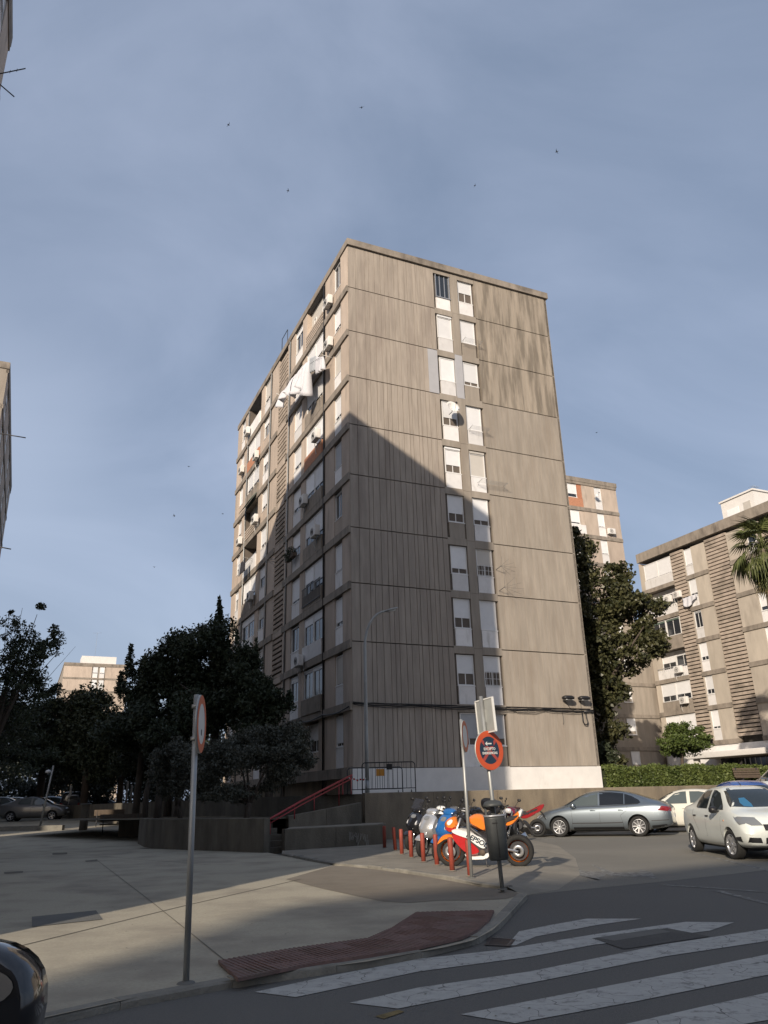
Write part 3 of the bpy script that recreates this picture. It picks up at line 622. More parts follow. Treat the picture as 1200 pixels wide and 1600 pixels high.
for T_, (u0, u1) in ((A_, (5.44, 6.36)), (B_, (6.93, 7.86))):
    for k in range(10):
        z = Z0 + FH * k; sh, sm, br, sp, bx = T_[k]
        zt = z + FH - .31 - bx - (.03 if k % 2 else 0)
        if k == 9 and T_ is A_: F.window(u0, u1, z + FH * .33, zt + .15, -.06, 0, 'shutter_white', 'aluminium', 3)
        else: F.window(u0, u1, z + FH * .35, zt, -.11, sh, sm, 'pvc_white', 2, bool(br), boxh=bx)
        F.box('spandrel', sp, u0 + .01, u1 - .01, -.14, -.05, z + .03, z + FH * .35 - .045)
# fill behind windows already the backing; white plinth
F.box('plinth', 'white_paint', -.03, 5.38, -.1, .035, TZ - .2, Z0 - .005); F.box('plinth', 'white_paint', 5.385, 7.9, -.1, .028, TZ - .2, Z0 + .02); F.box('plinth', 'white_paint', 7.905, WG + .03, -.1, .035, TZ - .2, Z0 - .005)
# parapet
m = MB(); x0, x1, y0, y1 = -.07, WG + .1, -.12, LT + .1; za, zb = ZT - .02, Z0 + FH * 10.14
m.box(x0, x1, y0, y0 + .25, za, zb); m.box(x0, x0 + .25, y0 + .252, y1 - .252, za, zb); m.box(x1 - .25, x1, y0 + .252, y1 - .252, za, zb); m.box(x0, x1, y1 - .25, y1, za, zb)
m.build('parapet', 'concrete_band', tower)
m = MB(); m.box(0, WG, 0, LT, ZT - .05, ZT + .12); m.build('roof', 'roof_felt', tower)
m = MB(); m.box(WG - .148, WG, .0, LT, TZ - .3, ZT); m.box(.5, WG - .01, LT - .149, LT, TZ - .3, ZT); m.build('rear_wall', 'concrete_smooth', tower)
# long face ---------------------------------------------------------
def solid(u0, u1, z0, z1, mat='side_panel', d=0.): return Lf.box('side_panel', mat, u0, u1, -1.01, d, z0, z1)
BH = .36
zbot = TZ - .3
rs = random.Random(11)
for k in range(10):
    z = Z0 + FH * k; za = z + .08; zt = z + FH - .30 + (.0 if k < 9 else .24); f = z + FH * .36
    # slab band along both halves
    for (a, b) in ((0.0, 3.58), (3.72, 10.16), (10.3, 10.84), (12.86, 14.52), (14.66, 20.72), (20.86, LT)):
        if k < 9:
            m = MB(); m.box(max(a, .15), b, -1.01, .09, zt + .004, z + FH + .076, LEF)
            if a == 0: m.box(.004, .149, -.012, .09, zt + .004, z + FH + .076, LEF)
            m.build('floor_band', 'concrete_band', tower)
    # corner bay A
    def bay(a, b, w0, w1, sh, sm, sp='white_spandrel', fm='pvc_white', panes=2, glass='window_glass', pm_='side_panel'):
        solid(a, w0 - .02, za, zt, pm_); solid(w1 + .02, b, za, zt, pm_)
        Lf.window(w0, w1, f, zt - .1, -.08, sh, sm, fm, panes, glass=glass)
        Lf.box('spandrel', sp, w0, w1, -.3, -.03, za, f - .045)
        Lf.box('shutter_head', 'concrete_band', w0, w1, -.5, -.2, zt - .098, zt)
        Lf.box('inner_wall', 'curtain', w0, w1, -.9, -.8, za, zt)
    sA = {9: (0, 'shutter_white'), 8: (.8, 'shutter_white'), 7: (.97, 'shutter_cream'), 6: (.82, 'shutter_white'), 5: (.95, 'shutter_grey'), 4: (0, 'shutter_grey'), 3: (.96, 'shutter_white'), 2: (.85, 'shutter_white'), 1: (.97, 'shutter_cream'), 0: (.9, 'shutter_white')}[k]
    bay(.06, 3.56, 1.12, 2.16, sA[0], sA[1], 'side_panel' if k in (4, 9, 8) else 'white_spandrel')
    # gallery bay B: balcony 3.8..6.9
    solid(3.74, 3.86, za, zt)
    kind = {9: 'closed', 8: 'glazed', 7: 'glazed', 6: 'glazed_t', 5: 'glazed', 4: 'glazed', 3: 'glazed_rail', 2: 'glazed_low', 1: 'glazed_mid', 0: 'wall'}[k]
    def gallery(a, b, kind, par='concrete_band', seed=0):
        q = random.Random(seed)
        Lf.box('gallery_floor', 'concrete_band', a, b, -1.0, .05, za - .05, za)
        if kind == 'closed':
            Lf.box('gallery_wall', 'shutter_cream', a, b, -.6, -.3, za, zt); Lf.window(a + .5, a + .95, za + 1.1, za + 1.9, -.29, 0, panes=1, sill=False); Lf.window(b - .9, b - .5, za + 1.0, za + 1.9, -.29, 0, panes=1, sill=False)
            for i in range(4): Lf.box('rail_board', 'louvre_concrete', a, b, .02, .08, za + .08 + i * .2, za + .22 + i * .2)
        elif kind.startswith('open'):
            Lf.box('balcony_parapet', 'side_panel' if kind == 'open' else 'white_spandrel', a, b, -.06, .1, za, za + .98)
            Lf.window(a + .35, b - 1.25, za + .75, zt - .1, -.9, q.uniform(.3, .9), 'shutter_cream', 'pvc_white', 2); Lf.window(b - 1.0, b - .3, za, zt - .3, -.9, q.uniform(.2, .7), 'shutter_white', 'aluminium', 1, sill=False)
            mr_ = MB(); mr_.box(a, b, .0, .04, za + 1.06, za + 1.1, LEF)
            for i in range(5): u = a + (b - a) * (i + .5) / 5; mr_.box(u - .01, u + .01, .01, .03, za + .98, za + 1.06, LEF)
            mr_.build('balcony_rail', 'aluminium', tower)
        elif kind == 'wall':
            Lf.window(a + .6, b - .6, f, zt - .1, -.2, .6, 'shutter_white'); solid(a, a + .58, za, zt); solid(b - .58, b, za, zt); solid(a + .6, b - .6, za, f - .045)
        else:
            pmx = {'glazed_t': 'terracotta', 'glazed_mid': 'concrete_band', 'glazed_low': 'white_spandrel'}.get(kind, 'concrete_band')
            Lf.box('balcony_parapet', pmx, a, b, -.08, .13 if kind == 'glazed_mid' else .1, za, f - .12)
            n = 4; sh = {'glazed_low': .25, 'glazed_mid': .12, 'glazed_rail': .7, 'glazed_t': .9, 'glazed': .78}[kind]
            Lf.window(a + .02, (a + b) / 2 - .02, f - .1, zt - .08, -.04, sh, 'shutter_white', 'pvc_white', 2, sill=False); Lf.window((a + b) / 2 + .02, b - .02, f - .1, zt - .08, -.04, sh * q.uniform(.7, 1.1) if sh < .9 else sh, 'shutter_white', 'pvc_white', 2, sill=False)
            if kind == 'glazed_rail':
                mr_ = MB()
                for i in range(16): u = a + (b - a) * (i + .5) / 16; mr_.box(u - .012, u + .012, .14, .165, za + .2, f + .25, LEF)
                mr_.box(a, b, .135, .17, f + .25, f + .29, LEF); mr_.box(a, b, .135, .17, za + .2, za + .24, LEF); mr_.build('balcony_rail', 'steel_dark', tower)
    gallery(3.88, 6.86, kind, seed=k)
    solid(6.88, 7.3, za, zt)
    # bay C 7.3..10.1 window
    sC = {9: .2, 8: .9, 7: .95, 6: .8, 5: .8, 4: .6, 3: .9, 2: .0, 1: .2, 0: .9}[k]
    bay(7.32, 10.14, 7.75, 9.25, sC, 'shutter_white', 'white_spandrel', panes=2, pm_='side_panel')
    solid(10.32, 10.84, z - .3 if k else za, zt)
    # stair louvres; the dark back colour stands for shade between the slats
    Lf.box('stair_back', 'recess_shade', 10.86, 12.84, -1.0, -.55, z - .1, zt + .38)
    if k == 9: pass
    else: Lf.box('louvre_band', 'louvre_concrete', 10.86, 12.84, -.3, .03, z + FH - .32, z + FH + .02)
    solid(12.86, 14.5, za, zt)
    # far half mirrored
    sD = rs.choice([.5, .8, .95, .3]); bay(14.68, 17.2, 15.1, 16.5, sD, rs.choice(['shutter_white', 'shutter_cream']), rs.choice(['white_spandrel', 'white_spandrel', 'side_panel']))
    solid(17.22, 17.4, za, zt)
    gallery(17.42, 20.7, {9: 'open2', 8: 'glazed_t', 7: 'glazed', 6: 'closed', 5: 'open2', 4: 'glazed', 3: 'glazed_low', 2: 'open2', 1: 'glazed', 0: 'wall'}[k], seed=20 + k)
    bay(20.88, LT - .02, 22.1, 23.2, rs.choice([.4, .7, .95]), 'shutter_white', rs.choice(['white_spandrel', 'side_panel']))
mb = MB(); mb.add([LEF @ Vector(p) for p in [(0, -.12, .03), (1.96, -.12, .03), (1.96, 0, 0), (0, 0, 0), (0, -.09, .19), (1.96, -.09, .19), (1.96, .03, .16), (0, .03, .16)]], [(0, 1, 2, 3), (4, 7, 6, 5), (0, 3, 7, 4), (1, 5, 6, 2), (3, 2, 6, 7), (0, 4, 5, 1)])
slat = mb.mesh('louvre_slat'); slat.materials.append(M['louvre_concrete'])
for k in range(10):
    for i in range(8):
        zz = Z0 + FH * k + .05 + i * .298
        link('louvre_slat', slat, None, tower, (0, 10.87, zz))
for u in (3.65, 10.23, 14.59, 20.79):
    m = MB(); m.box(u - .055, u + .055, -1.0, -.02, zbot, ZT - .03, LEF); m.build('joint_strip', 'groove_dark', tower)
    m = MB(); m.tube([LEF @ Vector((u, .06, TZ)), LEF @ Vector((u, .06, ZT - .1))], .045, 8); m.build('drainpipe', 'galvanised' if u > 9 else 'black_plastic', tower)
Lf.box('side_plinth', 'concrete_band', -.0, LT, -1.0, .14, Z0 - .38, Z0 + .06); Lf.box('side_base', 'retaining_concrete', .02, LT, -1.0, -.1, zbot, Z0 - .382)
# ------------------------------------------------------------------ neighbouring slab to the right
RB = Vector((23.25, 68.63, 0)); rb = empty('apartment_block', RB, ANG, 'lower concrete apartment block with louvred strips, right edge of the view', 'building')
Rf = Fac(rb, RBF); RZ = 2.37; RFH = 2.68; RT = RZ + 7 * RFH
m = MB(); m.box(1.0, 12, -34, -.02, 1.2, RT + .1); m.build('core_wall', 'concrete_smooth', rb)
m = MB(); m.box(-.1, .2, -34, .05, RT + .1, 22.05); m.box(.2, 12, -.2, .05, RT + .1, 22.0); m.build('parapet', 'concrete_band', rb)
m = MB(); m.box(.3, 12, -34, -.3, RT + .1, RT + .25); m.build('roof', 'roof_felt', rb)
m = MB(); m.box(.02, .98, -.15, 0, 1.2, RT); m.build('end_wall', 'side_panel', rb)
mbx = MB(); mbx.add([RBF @ Vector(p) for p in [(0, -.25, .0), (1, -.25, .0), (1, 0, -.02), (0, 0, -.02), (0, -.22, .22), (1, -.22, .22), (1, .02, .19), (0, .02, .19)]], [(0, 1, 2, 3), (4, 7, 6, 5), (0, 3, 7, 4), (1, 5, 6, 2), (3, 2, 6, 7), (0, 4, 5, 1)])
rslat = mbx.mesh('louvre_slat'); rslat.materials.append(M['louvre_concrete'])
def slats(u0, u1, z, n, pitch):
    for i in range(n):
        o = link('louvre_slat', rslat, None, rb, RBF @ Vector((u0, 0, z + i * pitch))); o.scale = (1, (u1 - u0), 1)
q = random.Random(5)
for k in range(7):
    z = RZ + RFH * k; za = z + .1; zt = z + RFH - .26; f = z + RFH * .36
    def sol(a, b, d=0., mt='block_panel'): return Rf.box('side_panel', mt, a, b, -1.0, d, za, zt)
    def rbay(a, b, w0, w1, sh, sm='shutter_white', sp='white_spandrel', panes=2):
        sol(a, w0 - .02); sol(w1 + .02, b); Rf.window(w0, w1, f, zt - .05, -.06, sh, sm, 'pvc_white', panes); Rf.box('spandrel', sp, w0, w1, -.3, -.02, za, f - .045)
    if k < 6:
        for (a, b) in ((0.02, 3.95), (5.4, 7.85), (10.15, 14.0), (14.05, 34)): Rf.box('floor_band', 'concrete_band', a, b, -1.0, .08, zt + .004, z + RFH + .096)
    if k == 0:
        sol(.05, 34, -.02, 'white_spandrel'); continue
    # bay 1: gallery
    sol(.03, .55)
    kk = {6: 'g', 5: 'o', 4: 'n', 3: 'o', 2: 'r', 1: 'g'}[k]
    Rf.box('balcony_parapet', {'g': 'white_spandrel', 'o': 'white_spandrel', 'n': 'concrete_band', 'r': 'concrete_band'}[kk], .58, 3.9, -.06, .07, za, f - .1)
    Rf.window(.6, 2.2, f - .06, zt - .05, -.05 if kk != 'o' else -.6, {'g': .97, 'o': .6, 'n': .1, 'r': .7}[kk], 'shutter_white' if kk != 'n' else 'shutter_green', 'pvc_white', 2, sill=False)
    Rf.window(2.25, 3.88, f - .06, zt - .05, -.05 if kk != 'o' else -.6, {'g': .97, 'o': .3, 'n': .1, 'r': .7}[kk], 'shutter_white' if kk != 'n' else 'shutter_green', 'pvc_white', 2, sill=False)
    if kk == 'o':
        mr_ = MB(); mr_.box(.58, 3.9, .05, .09, f + .0, f + .05, RBF)
        for i in range(14): u = .65 + i * .24; mr_.box(u, u + .02, .06, .08, za + .6, f, RBF)
        mr_.build('balcony_rail', 'aluminium', rb)
    Rf.box('stair_back', 'recess_shade', 3.97, 5.38, -1.0, -.5, z - .3, zt + .3); slats(3.98, 5.36, z - .05 + (.3 if k == 1 else 0), 9 if k > 1 else 8, .298)  # dark back colour paints the shade behind these slats
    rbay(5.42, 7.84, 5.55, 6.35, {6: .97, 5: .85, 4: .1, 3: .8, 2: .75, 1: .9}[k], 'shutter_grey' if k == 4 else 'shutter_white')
    Rf.box('stair_back', 'recess_shade', 7.87, 10.13, -1.0, -.5, z - .3, zt + .3); slats(7.9, 10.1, z - .05 + (.3 if k == 1 else 0), 9 if k > 1 else 8, .298)
    rbay(10.16, 13.3, 12.1, 12.95, {6: .1, 5: .0, 4: .8, 3: .7, 2: .6, 1: .6}[k], panes=1)
    for j in range(4): rbay(14.06 + j * 5, 14.06 + j * 5 + 4.96, 15.6 + j * 5, 17.2 + j * 5, q.uniform(.3, .95))
Rf.box('stair_back', 'recess_shade', 13.32, 14.0, -1., -.5, RZ, RT)
for i in range(30): o = link('louvre_slat', rslat, None, rb, RBF @ Vector((13.33, 0, RZ + RFH + i * .5))); o.scale = (1, .66, 1)
# low wing closing the corner between the two blocks
wg = MB(); wg.box(-5.5, 4, .6, 3.1, 1.2, RZ + 5 * RFH); wg.build('wing_wall', 'concrete_smooth', rb)
for k in range(5): Rw = Fac(rb, Matrix(((1, 0, 0, 0), (0, -1, 0, .6), (0, 0, 1, 0), (0, 0, 0, 1)))); Rw.box('floor_band', 'concrete_band', -5.5, 3.9, .0, .08, RZ + RFH * (k + 1) - .3, RZ + RFH * (k + 1)); Rw.window(-3.2, -2.3, RZ + RFH * k + 1.0, RZ + RFH * (k + 1) - .35, .03, .8)
# roof-top stair house, part of the block
m = MB(); m.box(1.6, 8.5, -12.2, -8.9, RT + .26, 24.1); ph = m.build('roof_house', 'white_paint', rb)
m = MB(); m.box(1.5, 8.6, -12.3, -8.8, 24.105, 24.25); m.build('roof_slab', 'white_paint', ph)
m = MB(); m.box(1.57, 1.61, -11.8, -11.1, RT + .3, 23.4); m.build('door', 'shutter_cream', ph); m = MB(); m.box(1.55, 1.62, -10.6, -9.4, 22.3, 23.3); m.build('vent', 'shutter_white', ph)
# entrance porch
po = empty('entrance_porch', RB + l * -9.6 - g * .0, ANG, 'white flat-roofed entrance porch below the right apartment block', 'porch')
m = MB(); m.bevbox(-3.2, -.02, -7.4, 4.3, 3.75, 4.15, .03); m.build('porch_roof', 'white_paint', po)
m = MB(); m.box(-2.9, -2.6, -6.9, -3.4, 1.6, 3.74); m.build('porch_wall', 'white_paint', po); m = MB(); m.box(-2.9, -2.6, 3.3, 3.7, 1.6, 3.74); m.build('porch_column', 'white_paint', po)
m = MB(); m.box(-.6, -.5, -3.3, 3.2, 1.6, 3.74); m.build('entrance_glazing', 'window_glass', po)
for i in range(5): m = MB(); m.box(-2.85, -2.8, -2.9 + i * .45, -2.85 + i * .45, 1.6, 3.6); m.build('gate_bar', 'steel_dark', po)
# ------------------------------------------------------------------ twin tower behind, gable to us
BB = Vector((23.3, 72.2, 0))
def twin(name, corner, label, windows=True, x_left=-13.1, floors=10, zb=Z0, brick=True, deep=24, low=False):
    r = empty(name, corner, ANG, label, 'building'); Ff = Fac(r, GAB)
    m = MB(); m.box(x_left, 0, .15, deep, 1.0, zb + FH * floors + .1); m.build('core_wall', 'concrete_smooth', r)
    m = MB(); m.box(x_left - .08, .08, -.1, deep + .1, zb + FH * floors - .02, zb + FH * floors + .42); m.build('parapet', 'concrete_band', r)
    for k in range(floors):
        z = zb + FH * k; za = z + .02; zt = z + FH - .3; f = z + FH * .37
        def sol(a, b): Ff.box('wall_panel', 'side_panel', a, b, -.14, 0, za + .06, zt)
        Ff.box('floor_band', 'concrete_band', x_left, 0, -.14, .07, zt + .003, z + FH + .07)
        if low: 
            sol(x_left, -7.4); sol(-4.6, -.02); 
            for a in (-7.2, -5.8): Ff.window(a, a + 1.0, f, zt, -.06, .9); Ff.box('spandrel', 'white_spandrel', a, a + 1, -.14, -.02, za + .06, f - .045)
            continue
        sol(-1.9, -.02); Ff.window(-2.75, -1.92, f, zt - .05, -.06, .95, 'shutter_white'); Ff.box('spandrel', 'white_spandrel', -2.75, -1.92, -.14, -.02, za + .06, f - .045)
        sol(-4.3, -2.77); Ff.box('balcony_parapet', 'terracotta' if k == floors - 1 else 'white_spandrel', -7.2, -4.32, -.14, .05, za + .06, f - .05)
        Ff.window(-7.2, -4.9, f, zt - .05, -.06, .75 if k % 2 else .9, 'shutter_white', sill=True); Ff.box('wall_panel', 'brick_red' if k == floors - 1 else 'side_panel', -4.88, -4.32, -.14, -.03, f, zt)
        sol(x_left, -7.22)
    return r
twin('apartment_tower', BB, 'second concrete tower just behind the first, brick red balcony at its top', low=False)
t2 = twin('apartment_tower', Vector((-57.6, 172, 0)), 'distant sunlit concrete tower above the dark trees on the left', low=True, zb=3.0, deep=30)
m = MB(); m.box(-9.6, -2.3, 3, 8, 30.9, 33.0); m.build('roof_house', 'white_paint', t2)
t3 = twin('apartment_tower', Vector((-82, 150, 0)), 'pale distant tower glimpsed through the branches of the leftmost tree', low=True, zb=3, floors=7, deep=30)
# ------------------------------------------------------------------ towers at and beyond the left edge; their shade falls across the square
def plain_tower(corner, length, label, rz, height, width=13.1, faces='r', zb=1.2, ang=None):
    r = empty('apartment_tower', corner, rz, label, 'building'); fl = int((height - zb) / FH)
    m = MB(); m.box(-width, -.12, .12, length - .12, -.2, height - .5); m.build('core_wall', 'concrete_smooth', r)
    m = MB(); m.box(-width - .05, .06, -.06, length + .06, height - .5, height); m.build('parapet', 'concrete_band', r)
    Fr = Fac(r, Matrix(((0, 1, 0, 0), (1, 0, 0, 0), (0, 0, 1, 0), (0, 0, 0, 1))))
    Fg = Fac(r, GAB); Fb = Fac(r, Matrix(((1, 0, 0, 0), (0, 1, 0, length), (0, 0, 1, 0), (0, 0, 0, 1))))
    base = height - .5 - fl * FH; nb = max(2, int(length / 6))
    Fr.box('plinth', 'white_paint', 0, length, -.12, 0.02, -.2, base)
    for k in range(fl):
        z = base + k * FH
        Fr.box('floor_band', 'concrete_band', 0, length, -.12, .05, z + FH - .3, z + FH - .003)
        for i in range(nb):
            a = length * i / nb; b = length * (i + 1) / nb; c = (a + b) / 2
            Fr.box('wall_panel', 'side_panel', a + .01, c - .9, -.12, 0, z, z + FH - .303); Fr.box('wall_panel', 'side_panel', c + .9, b - .01, -.12, 0, z, z + FH - .303)
            Fr.window(c - .88, c + .88, z + 1, z + FH - .34, -.06, rnd.uniform(.2, .95)); Fr.box('spandrel', 'white_spandrel', c - .88, c + .88, -.12, -.02, z + .01, z + .95)
        for FF, s in ((Fg, 1), (Fb, 1)):
            FF.box('ribbed_panel', 'concrete_smooth', -width, -width * .55, -.12, 0, z + .02, z + FH - .02); FF.box('ribbed_panel', 'concrete_smooth', -width * .45, -.01, -.12, 0, z + .02, z + FH - .02)
            FF.window(-width * .54, -width * .46, z + 1, z + FH - .34, -.06, .8)
    return r
FA = Vector((-14.0, 21.6, 0)); NA = FA - l * 18.4
plain_tower(NA, 18.4, 'shaded concrete tower whose roof corner shows at the top left', ANG, 29.6)
B3 = G(15, 567, 30.6); plain_tower(Vector((B3.x, B3.y, 0)), 24, 'tower with a sunlit gable at the left edge below the roof corner', ANG, 30.6)
prv = Vector((math.cos(SUN_AZ + math.pi), -math.sin(SUN_AZ + math.pi), 0)); hv = Vector((math.sin(SUN_AZ + math.pi), math.cos(SUN_AZ + math.pi), 0))
cC = prv * -31 + hv * -14; plain_tower(cC, 30, 'unseen tower added behind the left tower to shade the trees', ANG, 31.0, width=30)  # added shade caster, widened to keep the left trees and cars dark
cB = prv * -5.3 + hv * -64; a57 = R(90 - 57)
# tower behind the viewer across the road
tb = empty('apartment_tower', cB, a57, 'tower out of view across the road behind the viewer', 'building'); m = MB(); m.box(0, 55, -12, 0, -.2, 30); m.build('core_wall', 'concrete_smooth', tb)
m = MB(); m.box(-.1, 55, -12, .15, 29.6, 30.3); m.build('parapet', 'concrete_band', tb)
Fq = Fac(tb, Matrix(((1, 0, 0, 0), (0, 1, 0, 0), (0, 0, 1, 0), (0, 0, 0, 1))))
for k in range(10):
    for i in range(9): Fq.window(2.5 + i * 6, 4.3 + i * 6, 3 + k * 2.7, 4.5 + k * 2.7, .03, rnd.uniform(.2, .9))
# ------------------------------------------------------------------ cars
def decal_bvh(bvh, pts, origin_dir, name, mat, parent, off=.006, sub=3, subd=None):
    """a piece laid on the body: outline points carried along origin_dir onto the shell"""
    bm = bmesh.new(); P = [Vector(p) for p in pts]; D = Vector(origin_dir).normalized()
    a = D.orthogonal().normalized(); b = D.cross(a)
    tr = tessellate_polygon([[Vector((p.dot(a), p.dot(b), 0)) for p in P]])
    vs = [bm.verts.new(p) for p in P]
    for t in tr:
        try: bm.faces.new([vs[i] for i in t])
        except ValueError: pass
    for _ in range(sub): bmesh.ops.subdivide_edges(bm, edges=bm.edges[:], cuts=1, use_grid_fill=True)
    for v in bm.verts:
        hit = bvh.ray_cast(v.co - D * 4, D)
        if hit[0] is not None: v.co = hit[0] - D * off
        else:
            nr = bvh.find_nearest(v.co); v.co = nr[0] - D * off
    bmesh.ops.recalc_face_normals(bm, faces=bm.faces[:])
    me = bpy.data.meshes.new(name); bm.to_mesh(me); bm.free()
    for p in me.polygons: p.use_smooth = True
    return link(name, me, mat, parent)
WHEELS = {}
def wheel(parent, x, y, r=.315, side=1, rim='alloy', spokes=9, name='wheel', wdt=.2, steer=0., cover=False):
    key = (round(r, 3), side, rim, spokes, wdt, cover)
    if key not in WHEELS:
        mx = Matrix.Rotation(R(90) * side, 4, 'X')   # axis -> outward
        t = MB(); rr = r * .70
        t.lathe([(rr, -wdt / 2 + .01), (r * .9, -wdt / 2), (r * .985, -wdt / 2 + .02), (r, -wdt / 4), (r, wdt / 4), (r * .985, wdt / 2 - .02), (r * .9, wdt / 2), (rr, wdt / 2 - .01)], 32, mx, True, True)
        c = MB(); c.lathe([(rr * .99, -wdt / 2 + .015), (rr, 0), (rr * 1.0, wdt / 2 - .01), (rr * .94, wdt / 2 - .012), (rr * .90, wdt / 2 - .05), (rr * .88, -.02)], 32, mx, True)
        c.lathe([(.0001, wdt / 2 - .02), (rr * .16, wdt / 2 - .022), (rr * .2, wdt / 2 - .05), (rr * .2, 0)], 16, mx, True)
        for i in range(spokes):
            a = 2 * math.pi * i / spokes; ww = rr * (.34 if cover else .16) * 5 / max(5, spokes) * (1.5 if spokes > 6 else 1)
            mm = mx @ Matrix.Rotation(a, 4, 'Z'); c.add([mm @ Vector(p) for p in [(rr * .15, -ww * .6, wdt / 2 - .03), (rr * .93, -ww * .5, wdt / 2 - .018), (rr * .93, ww * .5, wdt / 2 - .018), (rr * .15, ww * .6, wdt / 2 - .03), (rr * .15, -ww * .6, .0), (rr * .93, -ww * .5, .01), (rr * .93, ww * .5, .01), (rr * .15, ww * .6, 0)]], [(0, 1, 2, 3), (0, 4, 5, 1), (2, 6, 7, 3)])
        d = MB(); d.lathe([(.0001, .0), (rr * .9, .0)], 24, mx)
        WHEELS[key] = (t.mesh('tyre'), c.mesh('rim'), d.mesh('brake_disc'))
        WHEELS[key][0].materials.append(M['rubber']); WHEELS[key][1].materials.append(M[rim]); WHEELS[key][2].materials.append(M['steel_dark'])
    a, b, d = WHEELS[key]
    w_ = link(name, a, None, parent, (x, y, r), (0, 0, steer)); link('rim', b, None, w_); link('brake_disc', d, None, w_)
    return w_
def car(label, loc, heading, paint, L=4.7, W=.91, stations=None, dlo=None, ws=None, rw=None, wb=(1.42, -1.29), wr=.315, rim='alloy', spokes=9, glass=('car_glass', 'tinted_glass'), steer=0., lights=None, extras=None, group=None, cover=False, mirrorm=None, detail=True, name='parked_car'):
    root = empty(name, loc, heading, label, 'car', group)
    bm = bmesh.new(); rings = []
    for (x, w_, zb, be, zt, wrf) in stations:
        c = max(0., min(1., (zt - be) / .35))
        hp = [(0, zb), (.55 * w_, zb), (.86 * w_, zb + .01), (.965 * w_, zb + .10), (w_, zb + .26), (w_ * 1.0, (zb + be) / 2 + .08), (w_ * .985, be - .10), (w_ * .93, be - .005), (wrf + (w_ * .92 - wrf) * (.86 if c > .3 else .6), be + .02 * (1 - c) + .03 * c + (zt - be) * .15 * (1 - c)), (wrf + (w_ * .9 - wrf) * .12, zt - .10 * c - (zt - be) * .25 * (1 - c)), (wrf * .84, zt - .02 * c), (wrf * .4, zt - .002), (0, zt)]
        ring = [bm.verts.new((x, y, z)) for y, z in hp] + [bm.verts.new((x, -y, z)) for y, z in hp[-2:0:-1]]
        rings.append(ring)
    n = len(rings[0])
    for a, b in zip(rings, rings[1:]):
        for k in range(n): bm.faces.new((a[k], a[(k + 1) % n], b[(k + 1) % n], b[k]))
    bm.faces.new(rings[0][::-1]); bm.faces.new(rings[-1]); bmesh.ops.recalc_face_normals(bm, faces=bm.faces[:])
    me = bpy.data.meshes.new('body'); bm.to_mesh(me); bm.free()
    tmp = bpy.data.objects.new('body', me); col.objects.link(tmp); md = tmp.modifiers.new('s', 'SUBSURF'); md.levels = 2 if detail else 1
    dg = bpy.context.evaluated_depsgraph_get(); me2 = bpy.data.meshes.new_from_object(tmp.evaluated_get(dg)); tmp.modifiers.clear(); tmp.data = me2
    bmb = bmesh.new(); bmb.from_mesh(me2); bvh = BVHTree.FromBMesh(bmb); bmb.free()
    cm = MB()
    for x in wb:
        for s in (1, -1): cm.lathe([(.0001, W * .62), (wr + .055, W * .62), (wr + .055, W * 1.3), (.0001, W * 1.3)], 28, Matrix.Translation((x, 0, wr + .01)) @ Matrix.Rotation(R(-90) * s, 4, 'X'))
    cme = cm.mesh('cut'); cut = bpy.data.objects.new('cut', cme); col.objects.link(cut)
    md = tmp.modifiers.new('b', 'BOOLEAN'); md.operation = 'DIFFERENCE'; md.object = cut; md.solver = 'EXACT'
    dg = bpy.context.evaluated_depsgraph_get(); me3 = bpy.data.meshes.new_from_object(tmp.evaluated_get(dg)); tmp.modifiers.clear(); tmp.data = me3
    bpy.data.objects.remove(cut); me3.name = 'body'; me3.materials.clear(); me3.materials.append(M[paint])
    bq = bmesh.new(); bq.from_mesh(me3)
    for e in bq.edges:
        if len(e.link_faces) == 2 and e.calc_face_angle(0) > .6: e.smooth = False
    bq.to_mesh(me3); bq.free()
    for p in me3.polygons: p.use_smooth = True; p.material_index = 0
    tmp.parent = root; body = tmp
    m = MB()
    for x in wb: m.box(x - wr - .04, x + wr + .04, -W * .72, W * .72, .2, wr * 2 + .02)
    m.box(wb[1], wb[0], -W * .7, W * .7, .17, .3); m.build('underbody', 'black_plastic', root)
    for x in wb:
        for s in (1, -1): wheel(root, x, s * (W - .11), wr, -s, rim, spokes, steer=steer if x > 0 else 0, cover=cover)
    for i, poly in enumerate(dlo):
        for s in (1, -1):
            gm = poly[1]; f = decal_bvh(bvh, [(x, s * .5, z) for x, z in poly[0]], (0, -s, 0), 'side_window', gm, root, .008, 2)
    decal_bvh(bvh, [(2, y, z) for y, z in ws], (-1, 0, 0), 'windscreen', glass[0], root, .010, 3)
    decal_bvh(bvh, [(-2, y, z) for y, z in rw], (1, 0, 0), 'rear_window', glass[1], root, .010, 3)
    if extras: extras(root, bvh, body)
    return root, bvh
def seam(root, bvh, pts, s, w=.006, mat='black_plastic', name='door_seam', off=.004):
    """thin gap line on the flank: polyline in (x,z)"""
    st = strip([Vector(p) for p in pts], w); return decal_bvh(bvh, [(p.x, s * .5, p.y) for p in st], (0, -s, 0), name, mat, root, off, 2)
def handle(root, bvh, x, z, s, mat):
    h = bvh.ray_cast(Vector((x, s * 3, z)), Vector((0, -s, 0)))[0]; m = MB(); m.bevbox(-.09, .09, -.022, .03, -.014, .014, .01)
    return m.build('door_handle', mat, root, (x, h.y - (.0 if s > 0 else 0), z))
